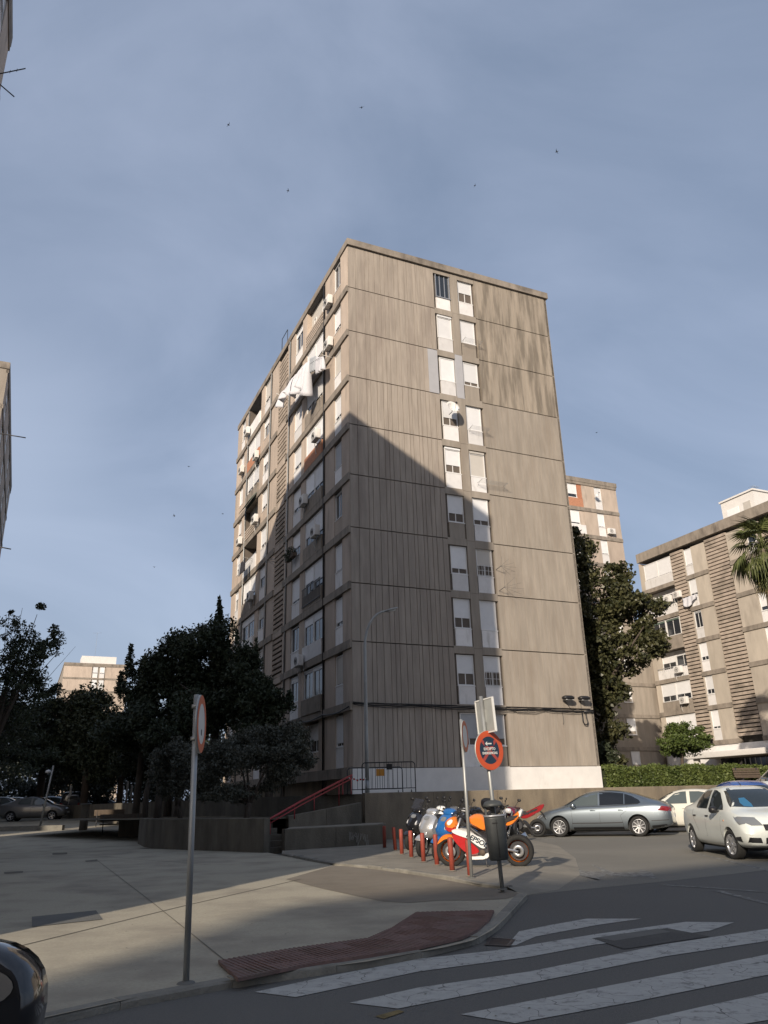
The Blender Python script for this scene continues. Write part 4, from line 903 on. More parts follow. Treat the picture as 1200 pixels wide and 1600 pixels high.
def mirror(root, bvh, x, z, s, mat, W):
    h = bvh.ray_cast(Vector((x, s * 3, z)), Vector((0, -s, 0)))[0]; mb_ = MB()
    secs = []
    for t, sc_ in ((-.09, .5), (-.06, .9), (0, 1), (.05, .8), (.08, .35)): secs.append(ellsec((t, 0, 0), (0, .10 * sc_, 0), (0, 0, .075 * sc_), 14, 3))
    mb_.loft(secs); o = mb_.build('wing_mirror', mat, root, (x, h.y + s * .13, z + .02)); m = MB(); m.tube([(0, -s * .15, -.04), (0, -s * .05, -.03)], .025, 8); m.build('mirror_arm', 'black_plastic', o)
    m = MB(); m.lathe([(.0001, 0), (.06, 0)], 16, Matrix.Translation((-.093, 0, 0)) @ Matrix.Rotation(R(90), 4, 'Y')); m.build('mirror_glass', 'window_glass', o)
def plate(root, x, z, txt, s=1, mat='sign_white'):
    m = MB(); m.box(-.01, .01, -.26, .26, -.055, .055); return m.build('number_plate', mat, root, (x, 0, z))
SED = [(-2.40, .66, .40, .72, .78, .5), (-2.36, .76, .33, .88, .93, .58), (-2.18, .85, .27, .98, 1.055, .62), (-1.85, .89, .22, 1.0, 1.12, .60), (-1.5, .905, .20, .99, 1.235, .56), (-1.1, .91, .19, .975, 1.37, .565), (-.6, .912, .19, .96, 1.452, .585), (-.1, .912, .19, .95, 1.472, .60), (.35, .91, .19, .935, 1.445, .60), (.75, .91, .19, .92, 1.30, .605), (1.15, .905, .19, .90, 1.06, .66), (1.4, .90, .20, .87, .955, .69), (1.8, .88, .21, .80, .88, .66), (2.1, .83, .23, .70, .79, .6), (2.29, .74, .27, .58, .67, .5), (2.36, .6, .33, .48, .54, .4)]
def silver_extras(root, bvh, body):
    for s in (1, -1):
        seam(root, bvh, [(.98, .30), (.93, .5), (.96, .86)], s); seam(root, bvh, [(-.02, .24), (-.02, .92)], s); seam(root, bvh, [(-.72, .66), (-.93, .80), (-.98, .95)], s); seam(root, bvh, [(-.72, .66), (-.78, .45), (-.80, .26)], s)
        seam(root, bvh, [(.95, .43), (0, .43), (-.78, .44)], s, .03, 'steel_dark', 'rubbing_strip', .012); seam(root, bvh, [(-1.72, .48), (-2.28, .50)], s, .02, 'steel_dark', 'rubbing_strip', .01)
        seam(root, bvh, [(.92, .26), (-.8, .26)], s, .09, 'black_plastic', 'sill', .006); seam(root, bvh, [(-1.72, .28), (-2.2, .32)], s, .1, 'black_plastic', 'bumper_skirt', .006)
        seam(root, bvh, [(1.0, .935), (.3, .955), (-.5, .97), (-1.35, 1.015)], s, .016, 'steel_dark', 'window_trim', .011)
        for x in (.2, -.75): handle(root, bvh, x, .83, s, 'silver_paint')
        mirror(root, bvh, .88, .96, s, 'silver_paint', .91)
        decal_bvh(bvh, [(-1.95, s * .5, .80), (-2.1, s * .5, .93), (-2.34, s * .5, .90), (-2.36, s * .5, .76)], (0, -s, 0), 'tail_lamp', 'red_lens', root, .008, 2)
        decal_bvh(bvh, [(-2, s * .5, .76), (-2, s * .75, .76), (-2, s * .82, .90), (-2, s * .5, .92)], (1, 0, 0), 'tail_lamp', 'red_lens', root, .008, 2)
        decal_bvh(bvh, [(2, s * .45, .60), (2, s * .8, .62), (2, s * .8, .70), (2, s * .5, .70)], (-1, 0, 0), 'headlamp', 'lamp_glass', root, .008, 2)
    plate(root, -2.41, .62, ''); m = MB(); m.box(-2.0, -1.0, -.5, .5, 0, .01)
dl = [([(1.10, .965), (.50, 1.33), (.20, 1.385), (.02, 1.395), (.02, .985), (.5, .975)], 'car_glass_light'), ([(-.04, .985), (-.04, 1.398), (-.45, 1.39), (-.86, 1.345), (-.86, 1.005)], 'tinted_glass'), ([(-.89, 1.005), (-.89, 1.335), (-1.12, 1.26), (-1.36, 1.13), (-1.42, 1.05), (-1.36, 1.02)], 'tinted_glass')]
WS = [(.66, 1.03), (.72, 1.00), (.54, 1.37), (.3, 1.40), (-.3, 1.40), (-.54, 1.37), (-.72, 1.00), (-.66, 1.03), (0, 1.0)]
WS = [(.69, 1.0), (.53, 1.37), (.28, 1.40), (-.28, 1.40), (-.53, 1.37), (-.69, 1.0), (-.3, .985), (.3, .985)]
RW = [(.58, 1.14), (.47, 1.36), (-.47, 1.36), (-.58, 1.14)]
fw_ = Vector((6.05, 30.05)); rw_ = Vector((8.5, 28.95)); dS = (fw_ - rw_).normalized(); cS = rw_ + dS * 1.29; nS = Vector((dS.y, -dS.x)); cS = cS + nS * .88
_sc = car('blue-grey metallic saloon parked along the brown wall', (cS.x, cS.y, .004), math.atan2(dS.y, dS.x), 'silver_paint', stations=SED, dlo=dl, ws=WS, rw=RW, extras=silver_extras)[0]; _sc.scale = (1.02, 1, 1.05)
# white saloon, three-quarter front
LOG = [(-2.16, .62, .42, .78, .84, .5), (-2.12, .74, .34, .95, 1.0, .58), (-1.95, .82, .28, 1.03, 1.10, .60), (-1.6, .86, .23, 1.04, 1.17, .58), (-1.25, .87, .21, 1.02, 1.34, .54), (-.85, .872, .2, .99, 1.47, .55), (-.4, .873, .2, .97, 1.515, .57), (.1, .873, .2, .95, 1.525, .58), (.5, .87, .2, .94, 1.47, .575), (.85, .87, .2, .94, 1.30, .58), (1.15, .868, .21, .95, 1.13, .64), (1.35, .865, .22, .93, 1.02, .67), (1.7, .85, .23, .88, .97, .64), (1.95, .82, .25, .78, .90, .58), (2.12, .76, .28, .64, .78, .5), (2.19, .64, .33, .5, .58, .42)]
def white_extras(root, bvh, body):
    for s in (1, -1):
        seam(root, bvh, [(.98, .34), (.90, .55), (.93, .93)], s, .009); seam(root, bvh, [(-.07, .24), (-.09, .95)], s, .009); seam(root, bvh, [(-.62, .52), (-.98, .85), (-1.03, 1.0)], s, .009)
        for x in (.02, -.85): handle(root, bvh, x + (.0), .86, s, 'black_plastic')
        mirror(root, bvh, .70, .98, s, 'black_plastic', .87)
        decal_bvh(bvh, [(2, s * .40, .70), (2, s * .50, .86), (2, s * .80, .87), (2, s * .81, .80), (2, s * .62, .70)], (-1, 0, 0), 'headlamp', 'headlamp_glass', root, .010, 3)
        decal_bvh(bvh, [(1.90, s * .5, .71), (1.66, s * .5, .84), (1.74, s * .5, .875), (1.97, s * .5, .86), (2.05, s * .5, .74)], (0, -s, 0), 'headlamp', 'headlamp_glass', root, .009, 2)
        decal_bvh(bvh, [(2, s * .48, .36), (2, s * .50, .46), (2, s * .72, .47), (2, s * .74, .37)], (-1, 0, 0), 'fog_lamp_surround', 'black_plastic', root, .012, 2)
        decal_bvh(bvh, [(1.93, s * .5, .37), (1.72, s * .5, .40), (1.70, s * .5, .46), (1.93, s * .5, .48)], (0, -s, 0), 'fog_lamp_surround', 'black_plastic', root, .010, 2)
        seam(root, bvh, [(1.15, 1.06), (.78, 1.33), (.4, 1.46)], s, .014, 'black_plastic', 'window_trim')
        m = MB(); h = bvh.ray_cast(Vector((1.12, s * 3, .78)), Vector((0, -s, 0)))[0]; m.bevbox(-.02, .02, -.008, .008, -.014, .014, .005); m.build('side_repeater', 'amber_lens', root, (1.12, h.y, .78))
    decal_bvh(bvh, [(2, -.38, .60), (2, .38, .60), (2, .4, .72), (2, -.4, .72)], (-1, 0, 0), 'grille', 'black_plastic', root, .01, 3)
    decal_bvh(bvh, [(2, -.42, .34), (2, .42, .34), (2, .4, .46), (2, -.4, .46)], (-1, 0, 0), 'lower_grille', 'black_plastic', root, .01, 3)
    plate(root, 2.21, .52, '')
    decal_bvh(bvh, [(2, -.40, 1.07), (2, -.22, 1.05), (2, -.20, 1.12), (2, -.25, 1.25), (2, -.38, 1.24), (2, -.43, 1.14)], (-1, 0, 0), 'hanging_card', 'card_blue', root, .018, 2)
    m = MB(); m.tube([(.2, 0, 1.52), (.05, 0, 1.60)], [.012, .004], 6); m.build('aerial', 'black_plastic', root)
    m = MB()
    for s in (1, -1): m.tube([(1.1, s * .45 + .1, 1.085), (.98, s * .3 + .3, 1.17)], .009, 6)
    m.build('wiper', 'black_plastic', root)
dl2 = [([(.93, 1.00), (.45, 1.36), (.20, 1.42), (.02, 1.43), (.0, 1.005)], 'car_glass'), ([(-.12, 1.02), (-.10, 1.425), (-.45, 1.42), (-.78, 1.34), (-.92, 1.20), (-.90, 1.06), (-.80, 1.03)], 'car_glass')]
WS2 = [(.66, 1.07), (.52, 1.40), (.3, 1.43), (-.3, 1.43), (-.52, 1.40), (-.66, 1.07), (-.3, 1.05), (.3, 1.05)]
RW2 = [(.54, 1.18), (.45, 1.42), (-.45, 1.42), (-.54, 1.18)]
fW = Vector((7.42, 18.35)); rW = Vector((7.55, 21.1)); dW = (fW - rW).normalized(); cW = rW + dW * 1.29 - Vector((dW.y, -dW.x)) * .82
car('small white saloon parked nose towards the viewer, blue card behind its windscreen', (cW.x, cW.y, .004), math.atan2(dW.y, dW.x), 'white_car_paint', W=.873, stations=LOG, dlo=dl2, ws=WS2, rw=RW2, wb=(1.35, -1.28), wr=.30, spokes=6, extras=white_extras, steer=R(9), cover=True, glass=('car_glass', 'car_glass'))
def gen_extras(pt):
    def f(root, bvh, body):
        for s in (1, -1):
            seam(root, bvh, [(-.05, .26), (-.05, .93)], s, .012); seam(root, bvh, [(.95, .34), (.92, .9)], s, .012)
            handle(root, bvh, .1, .84, s, pt); mirror(root, bvh, .80, .96, s, pt, .87)
            decal_bvh(bvh, [(2, s * .45, .68), (2, s * .78, .70), (2, s * .78, .82), (2, s * .5, .80)], (-1, 0, 0), 'headlamp', 'headlamp_glass', root, .009, 2)
            decal_bvh(bvh, [(-2, s * .5, .76), (-2, s * .72, .78), (-2, s * .75, .95), (-2, s * .55, .95)], (1, 0, 0), 'tail_lamp', 'red_lens', root, .009, 2)
        plate(root, 2.20, .5, ''); plate(root, -2.19, .7, '')
    return f
dlg = [([(dx, z) for dx, z in dl2[0][0]], 'car_glass_light'), ([(dx, z) for dx, z in dl2[1][0]], 'car_glass_light')]
# cream car behind the saloon, along the wall
pc = at(1068, 1262, 31.3)
car('cream car half hidden between the blue-grey saloon and the white saloon', (lambda p: (p.x, p.y, .004))(at(1078, 1245, 31.6)), math.atan2(dS.y, dS.x) - .1, 'cream_car_paint', W=.873, stations=LOG, dlo=dlg, ws=WS2, rw=RW2, wb=(1.35, -1.28), wr=.30, spokes=5, extras=gen_extras('cream_car_paint'), detail=False)
_bc = car('bright blue car of which only the roof shows above the white saloon', (lambda p: (p.x, p.y, .004))(at(1163, 1235, 25.2)), math.atan2(dW.y, dW.x), 'blue_car_paint', W=.873, stations=[(a, b, c, d + .02, e + .05, f) for a, b, c, d, e, f in LOG], dlo=dlg, ws=WS2, rw=RW2, wb=(1.35, -1.28), wr=.30, extras=gen_extras('blue_car_paint'), detail=False)[0]; _bc.scale = (1, 1, 1.08)
# tall white car at the right edge
VAN = [(-2.1, .70, .40, .9, 1.3, .5), (-2.05, .78, .34, 1.05, 1.6, .6), (-1.8, .85, .28, 1.1, 1.70, .64), (-1.2, .87, .2, 1.1, 1.76, .66), (-.5, .88, .2, 1.08, 1.78, .67), (.1, .88, .2, 1.06, 1.76, .66), (.6, .88, .2, 1.04, 1.62, .64), (1.0, .88, .2, 1.02, 1.32, .64), (1.35, .87, .22, 1.0, 1.12, .66), (1.7, .85, .23, .92, 1.02, .62), (2.0, .78, .26, .78, .88, .52), (2.12, .62, .32, .55, .62, .4)]
dlv = [([(.98, 1.12), (.60, 1.52), (.15, 1.66), (.1, 1.12)], 'car_glass_light'), ([(.02, 1.12), (.05, 1.67), (-.75, 1.68), (-.78, 1.14)], 'tinted_glass'), ([(-.86, 1.14), (-.84, 1.67), (-1.5, 1.62), (-1.62, 1.2)], 'tinted_glass')]
def van_extras(root, bvh, body):
    gen_extras('white_car_paint')(root, bvh, body)
    for s in (1, -1): m = MB(); m.tube([(.5, s * .62, 1.68), (.4, s * .62, 1.78), (-1.4, s * .62, 1.81), (-1.6, s * .62, 1.70)], .018, 8); m.build('roof_rail', 'steel_dark', root)
car('tall white people carrier with roof rails cut by the right edge', (lambda p: (p.x, p.y, .004))(at(1252, 1200, 30.5)), R(192), 'white_car_paint', W=.88, stations=[(a, b, c, d + .15, e + .28, f) for a, b, c, d, e, f in VAN], dlo=[([(x, z + .2) for x, z in p], m_) for p, m_ in dlv], ws=[(.66, 1.35), (.55, 1.85), (-.55, 1.85), (-.66, 1.35)], rw=[(.6, 1.4), (.5, 1.85), (-.5, 1.85), (-.6, 1.4)], wb=(1.35, -1.3), wr=.33, extras=van_extras)[0].scale = (1.15, 1.08, 1.26)
# far cars in the shade at the left
def far_car(px, py, Y, hd, paint, label, st=LOG, w=.873):
    p = at(px, py, Y); z = PLZ + hz(p.x, p.y)
    return car(label, (p.x, p.y, z), hd, paint, W=w, stations=st, dlo=dlg if st is LOG else dlv, ws=WS2 if st is LOG else [(.66, 1.17), (.55, 1.6), (-.55, 1.6), (-.66, 1.17)], rw=RW2 if st is LOG else [(.6, 1.2), (.5, 1.6), (-.5, 1.6), (-.6, 1.2)], wb=(1.35, -1.28), wr=.30, spokes=5, extras=gen_extras(paint), detail=False)
far_car(54, 1268, 56, R(8), 'grey_car_paint', 'dusty grey saloon in the shade, frontmost of the cars on the left')
far_car(118, 1262, 62, R(100), 'dark_car_paint', 'dark people carrier seen end-on right of the grey saloon in the shade', VAN)
far_car(28, 1252, 66, R(15), 'cream_car_paint', 'pale car behind the grey saloon on the left')
far_car(78, 1252, 67, R(195), 'silver_paint', 'silver car glinting between the grey saloon and the dark people carrier')
far_car(152, 1256, 72, R(20), 'dark_car_paint', 'low dark car beyond the dark people carrier in the shade')
far_car(4, 1256, 62, R(10), 'grey_car_paint', 'grey car cut by the left edge of the view')
# ------------------------------------------------------------------ motorcycles
def tyre(parent, x, z, r, rim, w=.10, name='wheel', spokes=6, steer=0):
    o = wheel(parent, x, 0, r, 1, rim, spokes, name, w, steer=steer); o.location.z = z
    wheel_o = o; m = MB(); m.tube([(0, -w * .6, 0), (0, w * .6, 0)], .02, 8); m.build('hub', 'steel_dark', o); return o
def P(root, name, mat, poly, w, inset=.03, y=0, sm=2, edge=.55):
    m = MB(); shell(m, smoothpoly(poly, sm) if sm else poly, w, inset, y, edge); return m.build(name, mat, root)
def bars_mirrors(root, x, z, mz=.22, wd=.33, mm='black_plastic', mir=True):
    m = MB(); m.tube([(x - .06, -wd, z), (x, -.12, z + .01), (x, .12, z + .01), (x - .06, wd, z)], .014, 8); hb = m.build('handlebar', 'steel_dark', root)
    for s in (1, -1):
        m = MB(); m.tube([(x - .06, s * wd, z), (x - .075, s * (wd + .02), z), (x - .03, s * (wd - .10), z)], .021, 8); m.build('grip', 'rubber', hb)
        m = MB(); m.tube([(x + .04, s * (wd - .1), z + .03), (x + .08, s * (wd - .13), z + .04)], .006, 6); m.build('brake_lever', 'chrome', hb)
        if mir:
            m = MB(); m.tube([(x, s * .17, z), (x + .02, s * (.22), z + mz * .6), (x - .02, s * .27, z + mz)], .007, 6)
            m.loft([ellsec((x - .02 + t, s * .29, z + mz + .03), (0, .06 * q_, 0), (0, 0, .045 * q_), 12) for t, q_ in ((-.02, .8), (0, 1), (.02, .6))]); m.build('mirror', mm, root)
def scooter(label, loc, hd, paint, lean=R(-7), screen=None, under='black_plastic', topbox=False, r=.235, seatm='seat_vinyl', light=True, cat='scooter', group=None):
    root = empty('scooter', loc, 0, label, cat, group, rot=(lean, 0, hd))
    tyre(root, .66, r, r, 'alloy', .11, 'front_wheel', 5, R(6)); tyre(root, -.62, r, r, 'alloy', .12, 'rear_wheel', 5)
    m = MB()
    for s in (1, -1): m.tube([(.66, s * .07, r), (.50, s * .06, .62)], .018, 8)
    m.build('fork', 'chrome', root)
    P(root, 'front_mudguard', paint, [(.92, .36), (.80, .50), (.62, .54), (.46, .46), (.44, .38), (.60, .47), (.78, .43)], .085, .02)
    P(root, 'front_shield', paint, [(.70, .60), (.60, .46), (.46, .40), (.34, .42), (.36, .70), (.33, .92), (.42, 1.0), (.54, .92), (.66, .74)], .215, .09, edge=.5)
    P(root, 'leg_shield', under, [(.38, .44), (.30, .42), (.26, .70), (.28, .92), (.36, .93)], .20, .03)
    P(root, 'handlebar_cowl', paint, [(.50, .98), (.44, 1.09), (.28, 1.11), (.20, 1.04), (.26, .97), (.42, .93)], .15, .05)
    if light:
        P(root, 'headlamp', 'headlamp_glass', [(.60, .86), (.52, .94), (.54, .88), (.60, .80)], .075, .02)
        for s in (1, -1): P(root, 'indicator', 'lamp_glass', [(.67, .70), (.58, .80), (.57, .74), (.64, .64)], .02, .008, s * .14, 1)
    bars_mirrors(root, .30, 1.05)
    P(root, 'floorboard', under, [(.42, .30), (.42, .38), (.05, .37), (-.10, .42), (-.15, .28), (.20, .24)], .17, .04)
    P(root, 'rear_body', paint, [(.0, .42), (-.02, .68), (-.30, .72), (-.72, .84), (-.98, .84), (-.92, .70), (-.60, .50), (-.30, .38)], .175, .06)
    P(root, 'seat', seatm, [(.02, .70), (-.04, .78), (-.30, .79), (-.46, .83), (-.80, .90), (-.92, .86), (-.70, .80), (-.30, .70)], .165, .045)
    P(root, 'engine', 'steel_dark', [(-.20, .22), (-.15, .38), (-.50, .42), (-.74, .34), (-.74, .20), (-.40, .15)], .13, .04)
    m = MB(); m.tube([(-.25, -.12, .22), (-.45, -.17, .24), (-.85, -.19, .36)], [.03, .055, .06], 10); m.build('exhaust', 'steel_dark', root)
    P(root, 'rear_mudguard', 'black_plastic', [(-.80, .66), (-.95, .60), (-1.04, .38), (-.98, .40), (-.88, .56), (-.72, .58)], .06, .02)
    P(root, 'tail_lamp', 'red_lens', [(-.93, .74), (-1.0, .82), (-.97, .72)], .09, .01)
    m = MB(); m.tube([(-.05, .10, .25), (-.12, .26, .01)], .012, 6); m.build('side_stand', 'steel_dark', root)
    if screen: P(root, 'windshield', screen, [(.50, 1.04), (.42, 1.16), (.31, 1.34), (.28, 1.32), (.38, 1.14), (.44, 1.02)], .16, .01)
    if topbox:
        P(root, 'top_box', 'black_plastic', [(-.78, .96), (-.74, 1.22), (-.84, 1.30), (-1.12, 1.28), (-1.20, 1.15), (-1.16, .96)], .20, .05)
        m = MB(); m.tube([(-.8, .1, .84), (-.95, .1, .96)], .012, 6); m.tube([(-.8, -.1, .84), (-.95, -.1, .96)], .012, 6); m.build('luggage_rack', 'steel_dark', root)
    return root
def motorcycle(label, loc, hd, tank, tail, rim='steel_dark', lean=R(-8), faired=False, group=None, tailp=None, tankp=None):
    root = empty('motorcycle', loc, 0, label, 'motorcycle', group, rot=(lean, 0, hd))
    r = .30; wf = tyre(root, .70, r, r, rim, .12, 'front_wheel', 6); wr_ = tyre(root, -.70, r, r, rim, .17, 'rear_wheel', 6)
    for ww in (wf, wr_):
        m = MB(); m.lathe([(.05, .075), (.115, .075), (.115, .082), (.05, .082)], 24, Matrix.Rotation(R(-90), 4, 'X'), True, True); m.build('disc', 'alloy', ww)
    m = MB()
    for s in (1, -1): m.tube([(.70, s * .09, r), (.42, s * .10, .95)], [.028, .022], 8)
    m.build('fork', 'alloy', root)
    m = MB()
    for s in (1, -1): m.tube([(-.70, s * .11, r), (-.15, s * .10, .40)], [.022, .03], 8)
    m.build('swingarm', 'alloy', root)
    m = MB()
    for s in (1, -1): m.tube([(.42, s * .06, .88), (.15, s * .14, .70), (-.15, s * .13, .48), (-.22, s * .08, .36)], .032, 8)
    for s in (1, -1): m.tube([(-.1, s * .11, .72), (-.75, s * .09, .92)], .016, 6)
    m.build('frame', 'steel_dark', root)
    P(root, 'engine', 'steel_dark', [(.32, .30), (.28, .62), (.02, .68), (-.20, .55), (-.22, .30), (.02, .20)], .17, .05)
    P(root, 'front_mudguard', tank, [(1.0, .42), (.88, .60), (.70, .64), (.50, .57), (.46, .48), (.60, .56), (.80, .55), (.93, .46)], .07, .015)
    P(root, 'fuel_tank', tank, tankp or [(.30, .84), (.27, .98), (.16, 1.05), (.00, 1.06), (-.12, .96), (-.18, .82), (-.05, .74), (.15, .76)], .15, .06)
    P(root, 'seat', 'seat_vinyl', [(-.10, .82), (-.14, .88), (-.38, .84), (-.52, .92), (-.78, 1.00), (-.80, .96), (-.55, .84), (-.30, .77)], .12, .03)
    P(root, 'tail_cowl', tail, tailp or [(-.30, .74), (-.40, .82), (-.60, .90), (-.78, .99), (-.98, 1.06), (-.96, .98), (-.80, .86), (-.55, .76)], .105, .03)
    P(root, 'tail_lamp', 'red_lens', [(-.93, .96), (-1.0, 1.04), (-.98, .98)], .05, .01)
    P(root, 'rear_mudguard', 'black_plastic', [(-.82, .88), (-.94, .84), (-1.06, .58), (-1.02, .57), (-.90, .78)], .06, .01)
    m = MB(); m.tube([(.2, -.12, .35), (-.1, -.17, .28), (-.45, -.20, .36), (-.85, -.22, .56)], [.03, .035, .055, .06], 10); m.build('exhaust', 'chrome', root)
    m = MB(); m.tube([(-.02, .12, .3), (-.1, .30, .01)], .013, 6); m.build('side_stand', 'steel_dark', root)
    bars_mirrors(root, .38, .97 if faired else 1.06, .2, .31, mir=not faired)
    if not faired: P(root, 'headlamp', 'lamp_glass', [(.58, .90), (.60, 1.0), (.48, 1.04), (.44, .92), (.5, .86)], .09, .03)
    return root
ob = [G(707, 1353, PZ), G(813, 1353, PZ)]; oc = (ob[0] + ob[1]) / 2; od = (ob[0] - ob[1]).normalized()
sb = motorcycle('orange, white and red racing replica motorcycle, nearest of the parked row', (oc.x, oc.y, PZ - .01), math.atan2(od.y, od.x), 'moto_orange', 'moto_orange', 'moto_orange', R(-7), True, tailp=[(-.46, .76), (-.55, .89), (-.66, .97), (-.80, 1.07), (-.82, .98), (-.74, .86), (-.62, .78)], tankp=[(.27, .86), (.26, .95), (.16, 1.0), (.04, 1.01), (-.08, .95), (-.14, .82), (-.12, .66), (.04, .70), (.2, .78)])
P(sb, 'lower_fairing', 'moto_red', [(.66, .62), (.60, .68), (.40, .66), (.27, .56), (.13, .44), (.03, .32), (.05, .26), (.22, .21), (.42, .28), (.56, .45)], .19, .05)
P(sb, 'side_fairing', 'moto_white', [(.64, .70), (.56, .75), (.40, .73), (.16, .64), (-.06, .55), (-.09, .38), (-.02, .36), (.12, .44), (.27, .56), (.48, .63)], .205, .02, edge=.9)
P(sb, 'upper_fairing', 'moto_orange', [(.76, .74), (.78, .84), (.70, .93), (.56, .98), (.50, .92), (.46, .80), (.54, .73), (.66, .68)], .16, .07)
P(sb, 'nose_band', 'moto_red', [(.77, .72), (.77, .79), (.66, .80), (.52, .76), (.50, .71), (.66, .655)], .172, .04)
for s in (1, -1): P(sb, 'nose_flash', 'moto_white', [(.72, .86), (.62, .94), (.56, .90), (.66, .80)], .010, .004, s * .158, 1)
P(sb, 'belly_pan', 'moto_white', [(.40, .27), (.30, .155), (-.06, .16), (-.16, .25), (-.10, .30), (-.03, .24), (.22, .215), (.34, .25)], .20, .015, edge=.9)
P(sb, 'cockpit', 'black_plastic', [(.50, .80), (.54, .94), (.40, .98), (.30, .90), (.34, .76)], .10, .03)
P(sb, 'windshield', 'smoke_screen', [(.66, .97), (.56, 1.06), (.44, 1.12), (.42, 1.09), (.54, 1.0)], .11, .03)
P(sb, 'seat_cowl', 'moto_white', [(-.72, 1.01), (-.84, 1.09), (-.87, 1.05), (-.82, .93), (-.77, .93)], .09, .02)
def text_mesh(txt, size, name, mat, parent, mtx, ext=.003, shear=0, sx=1., bold=.0):
    cu = bpy.data.curves.new(name, 'FONT'); cu.body = txt; cu.size = size; cu.extrude = ext; cu.align_x = 'CENTER'; cu.align_y = 'CENTER'; cu.shear = shear; cu.offset = bold
    t = bpy.data.objects.new(name, cu); col.objects.link(t); dg = bpy.context.evaluated_depsgraph_get(); me = bpy.data.meshes.new_from_object(t.evaluated_get(dg)); bpy.data.objects.remove(t)
    me.transform(mtx @ Matrix.Scale(sx, 4, (1, 0, 0))); me.materials.clear(); me.materials.append(M[mat]); me.name = name
    return link(name, me, None, parent)
for s in (1, -1):
    X = Vector((-s, 0, 0)); X = Vector((-.24, 0, -.125)).normalized() if s > 0 else Vector((.24, 0, .125)).normalized()
    Zv = Vector((0, s, 0)); Y = Zv.cross(X); c = Vector((.10, s * .211, .535))
    text_mesh('REPSOL', .135, 'lettering', 'sign_blue', sb, Matrix(((X.x, Y.x, Zv.x, c.x), (X.y, Y.y, Zv.y, c.y), (X.z, Y.z, Zv.z, c.z), (0, 0, 0, 1))), .002, .15, 1.0, .004)
    m = MB(); m.lathe([(.0001, .0), (.05, 0), (.06, -.02)], 16, Matrix.Translation((.0, s * .235, .30)) @ Matrix.Rotation(R(-90) * s, 4, 'X')); m.build('clutch_cover', 'wood_old', sb)
def bike_at(px, py, z=PZ): p = G(px, py, z); return p
def place(fn, px, py, hd, **k):
    p = G(px, py, PZ); d = Vector((math.cos(hd), math.sin(hd), 0)); c = p - d * .66; return fn(loc=(c.x, c.y, PZ - .005), hd=hd, **k)
place(scooter, 640, 1328, R(232), label='black maxi scooter with smoked windshield at the far end of the parked row', paint='black_gloss', screen='smoke_screen')
place(scooter, 660, 1339, R(226), label='silver scooter between the black scooter and the blue one', paint='scooter_silver')
place(scooter, 686, 1345, R(222), label='bright blue scooter just behind the orange motorcycle', paint='scooter_blue')
def behind(px, Y, hd, fn, **k): p = at(px, 1290, Y); return fn(loc=(p.x, p.y, PZ - .005 if p.x < 3.6 else .05), hd=hd, **k)
behind(722, 24.0, R(214), scooter, label='grey scooter with black top box behind the orange motorcycle', paint='grey_car_paint', topbox=True, screen=None)
behind(745, 26.0, R(208), motorcycle, label='dark naked motorcycle with chrome exhaust deep in the parked row', tank='black_gloss', tail='black_gloss')
behind(700, 26.5, R(216), scooter, label='dark scooter with white side panels at the back of the parked row', paint='moto_white', under='black_plastic', screen=None)
behind(795, 26.6, R(250), motorcycle, label='burgundy motorcycle with high dark handlebars behind the litter bin', tank='burgundy', tail='burgundy')
rr_ = G(846, 1306, .05); motorcycle('red and black motorcycle seen from its raised tail beside the blue-grey saloon', (rr_.x - .78, rr_.y + .25, .02), R(168), 'burgundy', 'crimson', 'steel_dark', R(-8), tailp=[(-.10, .66), (-.20, .80), (-.50, .92), (-.80, 1.06), (-1.0, 1.14), (-1.03, 1.06), (-.90, .90), (-.60, .74), (-.3, .62)])
# ------------------------------------------------------------------ bollards
bp = MB(); bp.lathe([(.0001, -.02), (.05, -.02), (.05, .57), (.042, .595), (.0001, .60)], 16); bme = bp.mesh('post'); bme.materials.append(M['bollard_red'])
bb_ = MB(); bb_.lathe([(.0001, .006), (.085, .006), (.08, .014), (.05, .016)], 16); bbme = bb_.mesh('collar'); bbme.materials.append(M['pad_concrete'])
bl_lab = ['red bollard at the far end of the row, nearest the ramp wall', 'red bollard leaning left, second from the ramp wall', 'red bollard in front of the black scooter wheel', 'red bollard between the black and the silver scooter', 'red bollard in front of the silver scooter', 'red bollard in front of the blue scooter', 'red bollard in front of the orange motorcycle front wheel', 'red bollard half hidden behind the round-sign pole']
for i, (px, py, lean) in enumerate([(601, 1325, 0), (618, 1330, -4.5), (637, 1336, -1), (660, 1341, -1.5), (683, 1347, -1), (707, 1353, -1.5), (0, 0, 0), (0, 0, 0)]):
    if i == 6: p = G(707, 1361, PZ)
    elif i == 7: p = G(735, 1369, PZ)
    elif i == 5: p = G(683, 1352, PZ)
    elif i == 4: p = G(662, 1347, PZ)
    elif i == 3: p = G(643, 1340, PZ)
    elif i == 2: p = G(628, 1335, PZ)
    elif i == 1: p = G(618, 1329, PZ)
    else: p = G(601, 1325, PZ)
    o = empty('bollard', (p.x, p.y, PZ), rot=(0, R([0, -4, -1, -1, -1, -1.5, -2, -1][i]), 0), label=bl_lab[i], cat='bollard', group='red bollards in front of the parked motorcycles')
    link('post', bme, None, o); link('collar', bbme, None, o)
